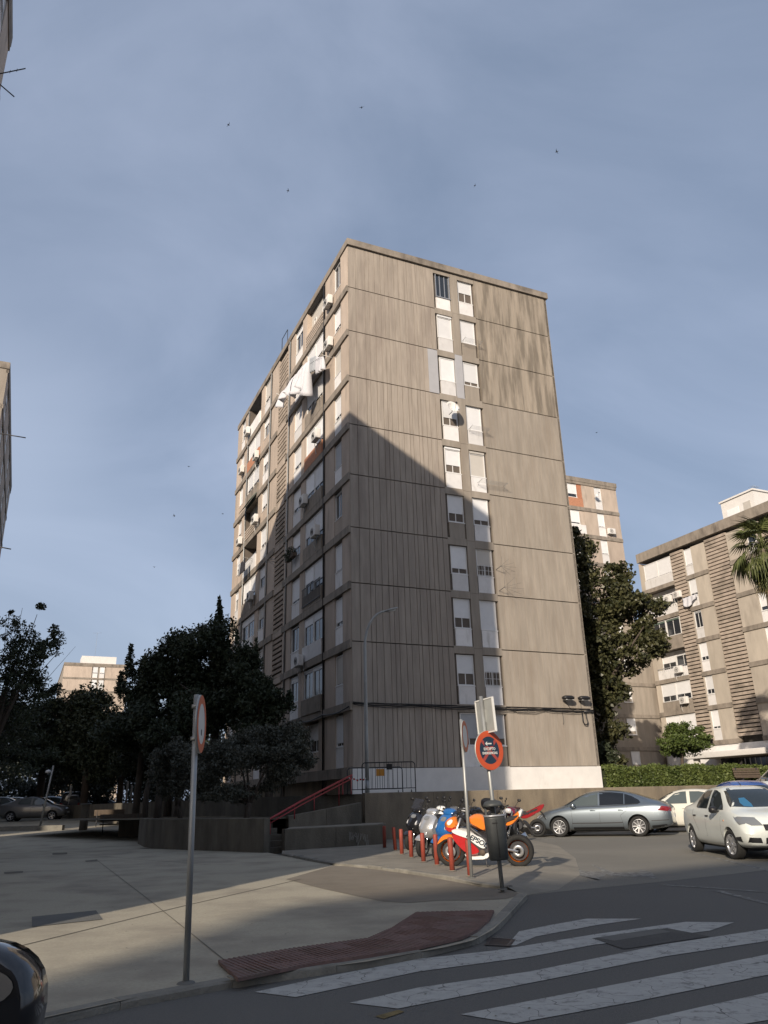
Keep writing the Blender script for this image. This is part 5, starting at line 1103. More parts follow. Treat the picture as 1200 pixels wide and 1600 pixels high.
# ------------------------------------------------------------------ signs and bin
def pole_sign(name, loc, h, label, rad=.03, lean=(0, 0), cat='sign'):
    r = empty(name, loc, rot=(lean[0], lean[1], 0), label=label, cat=cat)
    m = MB(); m.tube([(0, 0, -.05), (0, 0, h)], rad, 14); m.lathe([(rad, h), (rad * .8, h + .008), (.0001, h + .01)], 14); m.build('pole', 'galvanised', r)
    m = MB(); m.lathe([(.075, .002), (.065, .012), (rad, .02)], 14); m.build('footing', 'patch_dark', r)
    return r
def disc_sign(root, z, rad, yaw, off, face='sign_white', ring='sign_red', name='sign_disc', rot=0):
    """disc whose face normal points along yaw"""
    n = Vector((math.cos(yaw), math.sin(yaw), 0)); X = Vector((-math.sin(yaw), math.cos(yaw), 0)); mt = Matrix(((X.x, 0, n.x, n.x * off), (X.y, 0, n.y, n.y * off), (0, 1, 0, z), (0, 0, 0, 1)))
    m = MB(); m.lathe([(.0001, -.012), (rad - .01, -.012), (rad, -.02), (rad + .004, -.012), (rad, .0), (.0001, 0)], 40, mt); d = m.build(name, 'sign_back', root)
    m = MB(); m.lathe([(rad * .70, .003), (rad * .995, .003)], 40, mt); m.build('border', ring, d)
    m = MB(); m.lathe([(.0001, .002), (rad * .70, .002)], 40, mt); m.build('face', face, d)
    m = MB(); m.box(-.03, .03, -.25 * rad, .25 * rad, -off + .02, -.018, mt); m.build('bracket', 'galvanised', d)
    return d, mt
# near-left pole, its disc seen nearly edge-on
pA = G(291, 1528, PZ); top = at(303, 1090, 7.68); dx = (top - pA)
s1 = pole_sign('traffic_sign', (pA.x, pA.y, PLZ), 2.27, 'grey pole with a round red-rimmed sign seen almost edge-on, nearest on the left', .026, (0, R(-1.2)))
d1, mt = disc_sign(s1, 2.02, .25, R(4), .05)
m = MB()
for z in (1.88, 2.16): m.lathe([(.038, z), (.042, z), (.042, z + .03), (.038, z + .03)], 14, None, True, True)
m.build('clamp', 'galvanised', s1)
m = MB(); m.box(-.02, .02, -.10, -.05, .0035, .005, mt); m.build('sticker', 'sign_blue', d1)
pB = G(737, 1372, PZ)
s2 = pole_sign('traffic_sign', (pB.x, pB.y, PZ), 2.66, 'thin grey pole with a round sign seen edge-on, left of the litter bin', .03, (0, R(-.6)))
disc_sign(s2, 2.36, .28, R(-17), .055)
pC = G(785, 1390, PZ)
s3 = pole_sign('traffic_sign', (pC.x, pC.y, PZ), 2.84, 'pole with the orange no-stopping disc and a square grey plate above it', .032, (0, R(-2.6)))
yc = math.atan2(-pC.y, -pC.x) + R(44)
d3, mt = disc_sign(s3, 2.0, .30, yc, .06, 'sign_blue', 'sign_red')
for a in (45, -45):
    m = MB(); mm = mt @ Matrix.Rotation(R(a), 4, 'Z'); m.add([mm @ Vector(p) for p in [(-.026, -.212, .0045), (.026, -.212, .0045), (.026, .212, .0045), (-.026, .212, .0045)]], [(0, 1, 2, 3)]); m.build('diagonal_bar', 'sign_x', d3)
m = MB(); m.prism([(-.085, .10), (-.04, .135), (-.04, .11), (.055, .11), (.055, .09), (-.04, .09), (-.04, .065)], .0055, .0075, mt); m.build('arrow', 'sign_white', d3)
m = MB(); m.box(-.10, .10, .06, .15, .0048, .0052, mt); m.build('arrow_field', 'sign_blue', d3)
text_mesh('EXCEPTO', .058, 'lettering', 'sign_white', d3, mt @ Matrix.Translation((0, .018, .0065)), .001, 0, 1, .0015)
text_mesh('EMERGENCIAS', .05, 'lettering', 'sign_white', d3, mt @ Matrix.Translation((0, -.045, .0065)), .001, 0, 1, .0015)
n_ = Vector((math.cos(R(8)), math.sin(R(8)), 0)); X_ = Vector((-math.sin(R(8)), math.cos(R(8)), 0))
def plate_sign(root, z0, z1, w, yaw, off, yo=0):
    n = Vector((math.cos(yaw), math.sin(yaw), 0)); X = Vector((-n.y, n.x, 0)); mt = Matrix(((X.x, 0, n.x, n.x * off), (X.y, 0, n.y, n.y * off), (0, 1, 0, 0), (0, 0, 0, 1)))
    m = MB(); m.bevbox(-w / 2 + yo, w / 2 + yo, z0, z1, -.02, 0, .009, mt); p = m.build('sign_plate', 'sign_back', root)
    m = MB()
    for a, b, c, d in ((-w / 2 + yo, w / 2 + yo, z1 - .015, z1 + .004), (-w / 2 + yo, w / 2 + yo, z0 - .004, z0 + .015), (w / 2 - .015 + yo, w / 2 + yo + .004, z0, z1), (-w / 2 - .004 + yo, -w / 2 + .015 + yo, z0, z1)): m.box(a, b, c, d, -.03, .006, mt)
    m.build('rim', 'sign_white', p); m = MB(); m.box(-.02 , .02, (z0 + z1) / 2 - .1, (z0 + z1) / 2 + .1, -.06, -.02, mt); m.build('bracket', 'galvanised', p)
plate_sign(s3, 2.27, 2.80, .56, math.atan2(-pC.y, -pC.x) + R(120), .06)
# litter bin on the pole
bn = empty('litter_bin', (pC.x - .02, pC.y - .0, PZ), rot=(0, R(-2.6), 0), label='dark grey oval litter bin strapped to the no-stopping sign pole', cat='litter bin')
secs = []
for z, a, b in ((.42, .13, .12), (.44, .142, .135), (.70, .15, .145), (1.00, .158, .15), (1.02, .158, .15)): secs.append(ellsec((0, -.17, z), (a, 0, 0), (0, b, 0), 28, 2.8))
m = MB(); m.loft(secs); m.build('bucket', 'bin_grey', bn)
m = MB(); m.loft([ellsec((0, -.17, z), (a, 0, 0), (0, b, 0), 28, 2.8) for z, a, b in ((1.025, .164, .157), (1.05, .164, .157))]); rim_ = m.build('rim', 'aluminium', bn)
m = MB(); m.loft([ellsec((0, -.15, z), (a, 0, 0), (0, b, 0), 28, 2.3) for z, a, b in ((1.17, .155, .155), (1.20, .152, .15), (1.24, .12, .12), (1.26, .06, .06), (1.263, .01, .01))]); m.build('lid', 'bin_grey', bn)
m = MB()
for x in (-.12, .12): m.box(x - .015, x + .015, -.16, -.10, 1.05, 1.21)
m.box(-.03, .03, -.06, -.02, .5, 1.2); m.build('bracket', 'bin_grey', bn)
m = MB(); m.box(-.004, .004, -.325, -.318, .46, .98); m.box(-.06, .02, -.324, -.31, .93, .945); m.build('seam', 'black_plastic', bn)
# ------------------------------------------------------------------ street lamp, barriers, handrail, tape
lb = at(574, 1240, 31.2); lp = empty('street_lamp', (lb.x, lb.y, TZ), label='tall slim street lamp with curved arm in front of the tower corner', cat='street lamp')
hd_ = at(605, 955, 31.2); pts = [(0, 0, 0), (0, 0, 2), (.0, 0, 5.6)]; tx = hd_.x - lb.x; zt_ = hd_.z - TZ
for t in (0.15, .3, .45, .6, .75, .9, 1): a = t * math.pi / 2; pts.append((tx * .93 * (1 - math.cos(a)), 0, 5.6 + (zt_ - 5.6) * math.sin(a)))
m = MB(); m.tube(pts, [.085, .075, .062] + [.055 - .002 * i for i in range(7)], 12); m.build('pole', 'galvanised', lp)
m = MB(); m.tube([(0, 0, 0), (0, 0, .5)], .09, 12); m.build('base', 'galvanised', lp)
m = MB(); m.loft([ellsec((tx * .93 + t, 0, zt_ + t * .25), (0, .11 * q_, 0), (0, 0, .055 * q_), 14) for t, q_ in ((-.05, .4), (.05, .9), (.25, 1.1), (.45, .8), (.52, .3))]); hd2 = m.build('lamp_head', 'galvanised', lp)
m = MB(); m.loft([ellsec((tx * .93 + t, 0, zt_ + t * .25 - .05), (0, .08 * q_, 0), (0, 0, .03), 12) for t, q_ in ((.08, .6), (.25, 1), (.42, .6))]); m.build('lamp_lens', 'lamp_glass', hd2)
def barrier(label, c, ang, Lb, Hb, mat, nb, plate_=None):
    r = empty('crowd_barrier', (c[0], c[1], TZ + .01), ang, label, 'barrier', 'crowd barriers on the terrace')
    m = MB(); rc = .12; pts = [(-Lb / 2, 0, 0), (-Lb / 2, 0, Hb - rc)] + [(-Lb / 2 + rc * (1 - math.cos(a)), 0, Hb - rc + rc * math.sin(a)) for a in (.5, 1, 1.4)] + [(Lb / 2 - rc * (1 - math.cos(a)), 0, Hb - rc + rc * math.sin(a)) for a in (1.4, 1, .5)] + [(Lb / 2, 0, Hb - rc), (Lb / 2, 0, 0)]
    m.tube(pts, .02, 8); m.tube([(-Lb / 2, 0, .18), (Lb / 2, 0, .18)], .014, 8); m.build('frame', mat, r)
    for i in range(nb): x = -Lb / 2 + Lb * (i + 1) / (nb + 1); q_ = MB(); q_.tube([(x, 0, .18), (x, 0, Hb)], .008, 6); q_.build('bar', mat, r)
    for s in (1, -1): q_ = MB(); q_.tube([(s * Lb * .42, -.25, .01), (s * Lb * .42, 0, .12), (s * Lb * .42, .25, .01)], .014, 6); q_.build('foot', mat, r)
    if plate_: q_ = MB(); q_.box(plate_[0], plate_[1], -.03, -.02, plate_[2], plate_[3]); q_.build('name_plate', plate_[4], r)
    return r
b1 = onp(607, 1236, Vector((0, 30.6, 0)), Vector((-math.sin(R(6)), math.cos(R(6)), 0)))
bl1 = at(566, 1215, 30.9); br1 = at(649, 1215, 30.9)
barrier('black crowd barrier standing behind the end of the retaining wall', ((bl1.x + br1.x) / 2, 30.9), R(3), br1.x - bl1.x, 1.12, 'black_plastic', 11, (-.02 * 1 - .06, .14, .85, 1.06, 'black_plastic'))
bl2 = at(543, 1220, 31.9); br2 = at(629, 1220, 31.9)
barrier('grey crowd barrier with an orange plate behind the black one', ((bl2.x + br2.x) / 2, 31.9), R(3), br2.x - bl2.x, .98, 'steel_dark', 10, (.05, .38, .66, .92, 'orange_plate'))
# warning tape
tp = MB(); a0 = at(542, 1215, 31.2); a1 = at(572, 1218, 31.0); nT = 12
for i in range(nT):
    t0, t1 = i / nT, (i + 1) / nT; f = lambda t: a0.lerp(a1, t) + Vector((0, 0, -.08 * math.sin(math.pi * t) + .02 * math.sin(t * 20)))
    if i % 2 == 0: p, q_ = f(t0), f(t1); tp.add([p, q_, q_ + Vector((0, 0, .06)), p + Vector((0, 0, .06))], [(0, 1, 2, 3)])
tape = tp.build('warning_tape', 'moto_red'); tag(tape, 'drooping red and white warning tape by the tower corner', 'tape')
tp = MB()
for i in range(nT):
    if i % 2: t0, t1 = i / nT, (i + 1) / nT; p, q_ = f(t0), f(t1); tp.add([p, q_, q_ + Vector((0, 0, .06)), p + Vector((0, 0, .06))], [(0, 1, 2, 3)])
tp.build('white_stripe', 'sign_white', tape)
# red handrail up the ramp
h0 = at(404, 1290, 24.9); h1 = at(470, 1252, 27.2); h2 = at(550, 1211, 30.4)
hr = empty('handrail', (h0.x, h0.y, 0), label='red tubular handrail climbing from the steps to the tower corner', cat='handrail')
def rel(p): return Vector(p) - Vector((h0.x, h0.y, 0))
for nm, dz, rr0 in (('top_rail', 0, .034), ('lower_rail', -.12, .022)):
    m = MB(); m.tube([rel(h0 + Vector((0, 0, dz))), rel(h1 + Vector((0, 0, dz))), rel(h2 + Vector((0, 0, dz)))], rr0, 10); m.build(nm, 'rail_red', hr)
for t, zb in ((.02, .0), (.06, .0), (.13, .3), (.42, .9), (.62, 1.0), (.86, 1.25), (.90, 1.25), (.99, 1.6)):
    p = h0.lerp(h1, t / .5) if t < .5 else h1.lerp(h2, t / .5 - 1); m = MB(); m.tube([rel((p.x, p.y, zb)), rel(p)], .018, 8); m.build('post', 'rail_red', hr)
# ------------------------------------------------------------------ vegetation
nrs = np.random.RandomState(4)
def leaves(blobs, size, aspect=.45, droop=0., shellp=.45, up=.35, fold=False):
    """leaf-sized faces spread through ellipsoid clumps: (cx,cy,cz,rx,ry,rz,n)"""
    pos = []
    for cx, cy, cz, rx, ry, rz, n in blobs:
        v = nrs.normal(size=(int(n), 3)); v /= np.linalg.norm(v, axis=1)[:, None]; rr = nrs.rand(int(n), 1) ** shellp
        bump = 1 + .22 * np.sin(v[:, :1] * 5 + cx * 3) * np.cos(v[:, 2:] * 6 + cy * 2)
        pos.append(v * rr * bump * np.array([rx, ry, rz]) + np.array([cx, cy, cz]))
    p = np.concatenate(pos); n = len(p)
    d = nrs.normal(size=(n, 3)); d[:, 2] -= droop; d /= np.linalg.norm(d, axis=1)[:, None]
    nn = nrs.normal(size=(n, 3)); nn[:, 2] += up; s_ = np.cross(d, nn); s_ /= np.linalg.norm(s_, axis=1)[:, None]
    L = size * (.6 + .8 * nrs.rand(n, 1)); a = p - d * L / 2; b = p + d * L / 2; w1 = s_ * L * aspect / 2
    vs = np.stack([a, p + w1, b, p - w1], 1).reshape(-1, 3)
    me = bpy.data.meshes.new('crown'); me.vertices.add(4 * n); me.vertices.foreach_set('co', vs.astype(np.float32).ravel())
    me.loops.add(4 * n); me.loops.foreach_set('vertex_index', np.arange(4 * n, dtype=np.int32)); me.polygons.add(n)
    me.polygons.foreach_set('loop_start', np.arange(0, 4 * n, 4, dtype=np.int32)); me.polygons.foreach_set('loop_total', np.full(n, 4, dtype=np.int32)); me.update(calc_edges=True); return me
def sub_blobs(blobs, k, sr=.42, dens=1.):
    """break each big ellipsoid in k lumpy clumps"""
    o = []
    for cx, cy, cz, rx, ry, rz, n in blobs:
        for i in range(k):
            v = nrs.normal(size=3); v /= np.linalg.norm(v); r0 = nrs.rand() ** .35 * .78; f = sr * (.6 + .7 * nrs.rand())
            o.append((cx + v[0] * rx * r0, cy + v[1] * ry * r0, cz + v[2] * rz * r0, rx * f, ry * f, rz * f * .85, n / k))
    return o
def tree(name, base, label, blobs, leaf, size, cat='tree', group=None, trunk_r=.16, k=14, limbs=5, bark='bark', sr=.42, trunk_h=None, aspect=.45, droop=0., spires=None, extra=None, shellp=.5):
    r = empty(name, base, 0, label, cat, group); B = Vector(base)
    bl = [(b[0] - B.x, b[1] - B.y, b[2] - B.z, *b[3:]) for b in blobs]
    if trunk_r:
        zc = min(b[2] for b in bl); zt = trunk_h or zc; m = MB(); jx = rnd.uniform(-.2, .2)
        top = Vector((jx, 0, zt)); m.tube([(0, 0, -.1), (jx * .3, .03, zt * .45), top], [trunk_r * 1.25, trunk_r, trunk_r * .85], 10)
        for i in range(limbs):
            b = bl[i % len(bl)]; e = Vector((b[0] + rnd.uniform(-.6, .6) * b[3], b[1] + rnd.uniform(-.6, .6) * b[4], b[2] + rnd.uniform(0, .6) * b[5])); mid = top.lerp(e, .5) + Vector((rnd.uniform(-.2, .2), rnd.uniform(-.2, .2), .1))
            m.tube([top - Vector((0, 0, zt * .12)), mid, e], [trunk_r * .6, trunk_r * .35, trunk_r * .1], 7)
        m.build('trunk', bark, r)
    if leaf == 'leaf_dark': bl = [(*b_[:6], b_[6] * 1.2) for b_ in bl]
    sb_ = sub_blobs(bl, k, sr)
    if spires: sb_ += [(x - B.x, y - B.y, z - B.z, a, b, c, n) for x, y, z, a, b, c, n in spires]
    me = leaves(sb_, size, aspect, droop, shellp); link('crown', me, leaf, r)
    return r
def A(px, py, Y): return at(px, py, Y)
def blob(px, py, Y, rx, rz, n, ry=None): p = at(px, py, Y); return (p.x, p.y, p.z, rx, ry or rx, rz, n)
def gz(x, y): return PLZ + hz(x, y)
# tall trees against the long facade
def spire(px, py, Y, h=1.2, n=130, w=.26): p = at(px, py, Y); return [(p.x + rnd.uniform(-.05, .05), p.y, p.z - h * t, w * (.35 + t), w * (.35 + t), h * .22, n * (.4 + t)) for t in (.1, .35, .6, .9)]
b = A(330, 1262, 37.5); tree('pine_tree', (b.x, b.y, .95), 'tall dark tree with a pointed spire right beside the sunlit long facade', [blob(330, 1020, 37.5, 1.6, 2.0, 6500), blob(320, 1110, 37.5, 2.1, 2.0, 8000), blob(372, 1085, 37, 1.7, 1.6, 5500), blob(290, 1040, 38, 1.4, 1.6, 4500)], 'leaf_dark', .19, spires=spire(343, 938, 37.5, 1.8, 260) + spire(316, 985, 37.5, 1.2) + spire(356, 1000, 37, 1.1), k=20, trunk_r=.22)
b = A(420, 1262, 35.5); tree('leafy_tree', (b.x, b.y, .95), 'dark tree spreading its branches in front of the louvred stair strip', [blob(395, 1075, 35.5, 1.3, 1.5, 3800), blob(425, 1100, 35.5, 1.0, .9, 1900), blob(380, 1040, 36, .9, 1.3, 2100), blob(405, 1155, 35.5, 1.6, 1.2, 3600)], 'leaf_dark', .17, spires=spire(372, 985, 36, 1.4, 90, .2) + spire(400, 1000, 36, 1.2, 80, .2) + spire(452, 1080, 35.5, .8, 90, .3), k=16)
b = A(262, 1262, 39); tree('leafy_tree', (b.x, b.y, gz(b.x, b.y)), 'dark rounded tree in the middle of the shaded group left of the tower', [blob(262, 1060, 39, 1.7, 1.8, 6500), blob(250, 1140, 39, 2.3, 2.0, 8000), blob(285, 1010, 39, 1.2, 1.0, 3000)], 'leaf_dark', .19, spires=spire(250, 1010, 39, 1.1), k=18)
b = A(212, 1262, 40); tree('pine_tree', (b.x, b.y, gz(b.x, b.y)), 'dark tree with two small spires at the left of the shaded group', [blob(215, 1085, 40, 1.3, 1.7, 5000), blob(215, 1160, 40, 2.2, 1.9, 6500)], 'leaf_dark', .19, spires=spire(206, 1010, 40, 1.5, 150, .3) + spire(226, 1024, 40, 1.1, 120) + spire(190, 1050, 40, 1.0), k=15)
b = A(130, 1262, 58); tree('leafy_tree', (b.x, b.y, gz(b.x, b.y)), 'low wide dark tree below the distant sunlit tower', [blob(130, 1120, 58, 3.2, 2.8, 8500), blob(165, 1160, 56, 3.2, 2.6, 7000), blob(95, 1140, 60, 3.2, 3.0, 7000)], 'leaf_dark', .28, k=20, trunk_r=.25)
b = A(60, 1262, 64); tree('leafy_tree', (b.x, b.y, gz(b.x, b.y)), 'broad dark tree behind the cars parked in the shade', [blob(55, 1150, 64, 4.2, 3.2, 9000), blob(5, 1140, 64, 4, 3.5, 7000)], 'leaf_dark', .3, k=20, trunk_r=.28)
b = A(185, 1262, 60); tree('leafy_tree', (b.x, b.y, gz(b.x, b.y)), 'dark tree closing the gap behind the stone benches', [blob(190, 1190, 60, 3.2, 2.3, 6500), blob(235, 1185, 62, 3.2, 2.2, 6500), blob(300, 1190, 62, 4.0, 2.2, 7500), blob(140, 1195, 62, 2.8, 2, 5000)], 'leaf_dark', .28, k=16, trunk_r=.2)
# far-off belt of trees
m_ = leaves(sub_blobs([(x, 92 + rnd.uniform(-3, 3), 5.5, 5, 3, 5.2, 2600) for x in range(-76, -10, 6)], 8, .5), .5); wd = link('distant_trees', m_, 'leaf_far'); tag(wd, 'belt of dark far-off trees closing the square on the left', 'trees', kind='stuff')
m_ = leaves(sub_blobs([(x, 72 + rnd.uniform(-2, 2), 2.4, 4, 2, 2.6, 2400) for x in range(-62, 0, 4)], 8, .5), .38); ug = link('undergrowth', m_, 'leaf_far'); tag(ug, 'dark undergrowth under the trees at the back of the square', 'shrubs', kind='stuff')
# near left feathery tree
b = A(-25, 1262, 26); lt = tree('feathery_tree', (b.x, b.y, gz(b.x, b.y)), 'leftmost thin-branched feathery tree cut by the left edge', [blob(15, 1040, 26, 1.5, 1.3, 3600), blob(50, 1020, 26, 1.0, .8, 1100), blob(-20, 1100, 26, 2.0, 1.6, 4200), blob(50, 1075, 26, 1.2, .6, 1300), blob(20, 985, 26, .9, .6, 500), blob(5, 1170, 28, 2.2, 1.4, 4200)], 'leaf_dark', .13, k=22, sr=.27, aspect=.35)
m = MB(); B = Vector((b.x, b.y, gz(b.x, b.y)))
for (x0, y0), (x1, y1), r0 in (((-5, 1120), (58, 960), .03), ((-5, 1110), (35, 950), .02), ((0, 1100), (20, 965), .02), ((10, 1110), (90, 1020), .025), ((30, 1110), (118, 1010), .012), ((-5, 1080), (10, 960), .018)):
    p0 = at(x0, y0, 26) - B; p1 = at(x1, y1, 26) - B; m.tube([p0, p0.lerp(p1, .5) + Vector((.08, 0, .1)), p1], [r0, r0 * .6, r0 * .3], 6)
m.build('branches', 'bark', lt)
me_ = leaves([(*(at(64, 948, 26) - B), .17, .17, .13, 130), (*(at(17, 957, 26) - B), .1, .1, .09, 40), (*(at(24, 972, 26) - B), .08, .08, .08, 30), (*(at(88, 1000, 26) - B), .35, .3, .4, 260), (*(at(85, 985, 26) - B), .2, .2, .25, 120)], .12); link('sprig', me_, 'leaf_dark', lt)
# grey round bush on the terrace (olive)
b = A(385, 1265, 27.6); tree('olive_bush', (b.x, b.y, .93), 'big grey-green round bush behind the terrace wall beside the red handrail', [blob(405, 1185, 28.2, 1.95, 1.3, 19000, 1.6), blob(458, 1175, 28.2, 1.15, 1.1, 10000), blob(340, 1192, 28.2, 1.35, 1.15, 10500), blob(355, 1240, 28.0, 1.5, .45, 4500), blob(410, 1160, 28.4, .9, .6, 4500)], 'leaf_olive', .095, cat='bush', k=26, sr=.34, limbs=4, trunk_r=.09, trunk_h=.5, shellp=.6)
b = A(283, 1265, 31.5); tree('olive_bush', (b.x, b.y, .93), 'smaller grey bush left of the big round one, behind the near sign pole', [blob(285, 1200, 31.5, 1.3, 1.2, 7500), blob(262, 1215, 32, 1.0, .9, 3500)], 'leaf_olive', .12, cat='bush', k=16, sr=.4, limbs=3, trunk_r=.08, trunk_h=.5)
for i, (px, Y, h) in enumerate(((228, 37, 2.6), (247, 35, 2.8), (259, 42, 2.4), (275, 38, 2.2))):
    p = at(px, 1262, Y); o = empty('tree_trunk', (p.x, p.y, .3), 0, ['leftmost dark trunk above the stone bench', 'thickest dark trunk above the stone bench', 'slim dark trunk third from the left above the stone bench', 'slim dark trunk just left of the near sign pole'][i], 'tree trunk', 'dark tree trunks above the stone bench')
    m = MB(); m.tube([(0, 0, 0), (rnd.uniform(-.1, .1), 0, h * .6), (rnd.uniform(-.3, .3), 0, h * 1.25)], [.2 if i == 1 else .13, .13, .07], 9); m.build('trunk', 'bark', o)
    me_ = leaves(sub_blobs([(0, 0, h * 1.45, 1.0, 1.0, .7, 1600)], 8, .45), .17); link('crown', me_, 'leaf_dark', o)
# big evergreen behind the gable
tb_ = A(925, 1215, 49)
tree('magnolia_tree', (tb_.x, tb_.y, TZ), 'tall broad-leaved evergreen rising right behind the gable wall', [blob(905, 870, 49, 1.6, 2.4, 3600), blob(925, 950, 49, 2.5, 2.6, 6500), blob(985, 950, 48.5, 2.4, 2.5, 6500), blob(965, 900, 49, 1.4, 1.2, 2000), blob(1010, 1005, 48, 1.6, 1.5, 3200), blob(955, 1020, 49, 2.5, 1.9, 5000), blob(925, 1060, 49.5, 2.1, 2.6, 8500), blob(938, 1140, 49.5, 1.7, 2.0, 6000), blob(950, 1080, 49, 1.6, 1.6, 4000), blob(900, 1000, 49.5, 1.8, 3, 6500), blob(940, 1190, 49, 1.6, 1.0, 2500)], 'leaf_magnolia', .25, aspect=.6, k=26, sr=.30, trunk_r=.3, limbs=9, trunk_h=4.5, shellp=.6)
b = A(1066, 1198, 45); tree('orange_tree', (b.x, b.y, TZ), 'small bright round tree above the hedge in front of the right block', [blob(1068, 1160, 45, 1.55, .95, 6000), blob(1045, 1165, 45, .8, .7, 1700), blob(1095, 1150, 45, .8, .6, 1500), blob(1060, 1140, 45, .9, .5, 1500)], 'leaf_citrus', .15, k=18, sr=.34, trunk_r=.09, limbs=5)
b = A(940, 1200, 45); tree('shrub', (b.x, b.y, TZ), 'dark shrub between the gable edge and the hedge', [blob(945, 1175, 45, .8, 1.0, 1600)], 'leaf_dark', .16, cat='shrub', k=8, trunk_r=.05, limbs=2)
# clipped hedge on the terrace edge
def hedge(p0, p1, dpt, z0, z1, label, n):
    L = (p1 - p0).length; ang = math.atan2(p1.y - p0.y, p1.x - p0.x); r = empty('hedge', (p0.x, p0.y, z0), ang, label, 'hedge')
    x = nrs.rand(n) * L; f = nrs.rand(n); y = nrs.rand(n) * dpt; z = nrs.rand(n) * (z1 - z0)
    face = nrs.rand(n); y = np.where(face < .45, -.03 + nrs.normal(size=n) * .05, y); z = np.where(face > .7, (z1 - z0) + nrs.normal(size=n) * .05 + .06 * np.sin(x * 2.3), z)
    bl = np.stack([x, y, z], 1); d = nrs.normal(size=(n, 3)); d /= np.linalg.norm(d, axis=1)[:, None]; q_ = nrs.normal(size=(n, 3)); s_ = np.cross(d, q_); s_ /= np.linalg.norm(s_, axis=1)[:, None]
    Lf_ = .13 * (.6 + .8 * nrs.rand(n, 1)); w1 = s_ * Lf_ * .28; vs = np.stack([bl - d * Lf_ / 2, bl + w1, bl + d * Lf_ / 2, bl - w1], 1).reshape(-1, 3)
    me = bpy.data.meshes.new('foliage'); me.vertices.add(4 * n); me.vertices.foreach_set('co', vs.astype(np.float32).ravel()); me.loops.add(4 * n); me.loops.foreach_set('vertex_index', np.arange(4 * n, dtype=np.int32)); me.polygons.add(n); me.polygons.foreach_set('loop_start', np.arange(0, 4 * n, 4, dtype=np.int32)); me.polygons.foreach_set('loop_total', np.full(n, 4, dtype=np.int32)); me.update(calc_edges=True)
    link('foliage', me, 'leaf_bright', r); m = MB(); m.box(.05, L - .05, .12, dpt - .1, 0, z1 - z0 - .12); m.build('inner_branches', 'leaf_dark', r)
h0_ = Vector((CO.x, CO.y, 0)) + g * (WG + .25) - l * .0; hedge(h0_ - l * .1, h0_ + g * 9.5 - l * .1, .8, TZ, 2.62, 'long bright clipped hedge running from the gable wall, left of the bench', 26000)
hedge(h0_ + g * 9.8 - l * .1, h0_ + g * 17 - l * .1, .8, TZ, 2.55, 'clipped hedge behind the bench and the tall white car', 13000)
bnp = h0_ + g * 8.1 - l * .9; bn_ = empty('park_bench', (bnp.x, bnp.y, TZ), ANG, 'dark slatted bench in front of the hedge', 'bench')
for i in range(4): m = MB(); m.bevbox(0, 1.9, .36 + .02 * i, .40 + .02 * i, .45 + i * .12, .55 + i * .12, .008); m.build('back_slat', 'wood_old', bn_)
for i in range(4): m = MB(); m.bevbox(0, 1.9, -.05 + i * .1, .03 + i * .1, .40, .44, .008); m.build('seat_slat', 'wood_old', bn_)
for x in (.2, 1.7): m = MB(); m.box(x - .03, x + .03, 0, .4, 0, .40); m.box(x - .03, x + .03, .405, .45, 0, .95); m.build('leg', 'steel_dark', bn_)
# palm
pp = A(1228, 1200, 41); pc_ = A(1192, 858, 41)
pr_ = empty('palm_tree', (pp.x, pp.y, TZ), 0, 'fan palm with drooping skirt in front of the right block', 'palm tree')
top = Vector((pc_.x - pp.x, 0, pc_.z - TZ)); m = MB(); m.tube([(0, 0, 0), top * .3 + Vector((.1, 0, 0)), top * .7 + Vector((.1, 0, 0)), top], [.24, .2, .17, .17], 14); m.build('trunk', 'palm_bark', pr_)
fm = {}
def frond(nm, mat, L, droop, seed):
    q = random.Random(seed); m = MB(); st = MB(); nseg = 15
    pts = [Vector((L * .55 * t, 0, .18 * math.sin(t * 2) * L - droop * t * t * L * .5)) for t in (0, .33, .66, 1)]; st_ = pts
    c = pts[-1]; d = (pts[-1] - pts[-2]).normalized(); s = Vector((0, 1, 0)); 
    m.tube(pts, [.025, .02, .016, .012], 5)
    for i in range(22):
        a = -2.0 + 4.0 * i / 21; dd = d * math.cos(a) + s * math.sin(a); ln = L * .52 * (1 - .12 * abs(a)) * q.uniform(.85, 1.1); e = c + dd * ln + Vector((0, 0, -ln * .35 - droop * .2)); mid = c + dd * ln * .55 + Vector((0, 0, .02)); w_ = .05
        n = Vector((-dd.y, dd.x, 0)).normalized() if abs(dd.x) + abs(dd.y) > .01 else s
        m.add([c, mid - n * w_, mid + n * w_ , e], [(0, 1, 2), (1, 3, 2)])
    return m.mesh(nm)
fms = [frond('frond', 'leaf_palm', q_, d_, i) for i, (q_, d_) in enumerate(((1.9, .3), (2.1, .9), (1.8, 1.6), (2.0, .1)))]
dry = frond('dry_frond', 'leaf_dry', 1.5, 1.8, 9)
for f_ in fms: f_.materials.append(M['leaf_palm'])
dry.materials.append(M['leaf_dry'])
for i in range(46):
    u = rnd.random(); el = R(75 - 125 * u); k_ = 3 if u < .25 else (0 if u < .5 else (1 if u < .8 else 2)); link('frond', fms[k_], None, pr_, tuple(top + Vector((0, 0, .1))), (0, -el, rnd.uniform(0, 2 * math.pi)))
for i in range(9): link('dry_frond', dry, None, pr_, tuple(top - Vector((0, 0, .25))), (0, R(40), rnd.uniform(0, 2 * math.pi)))
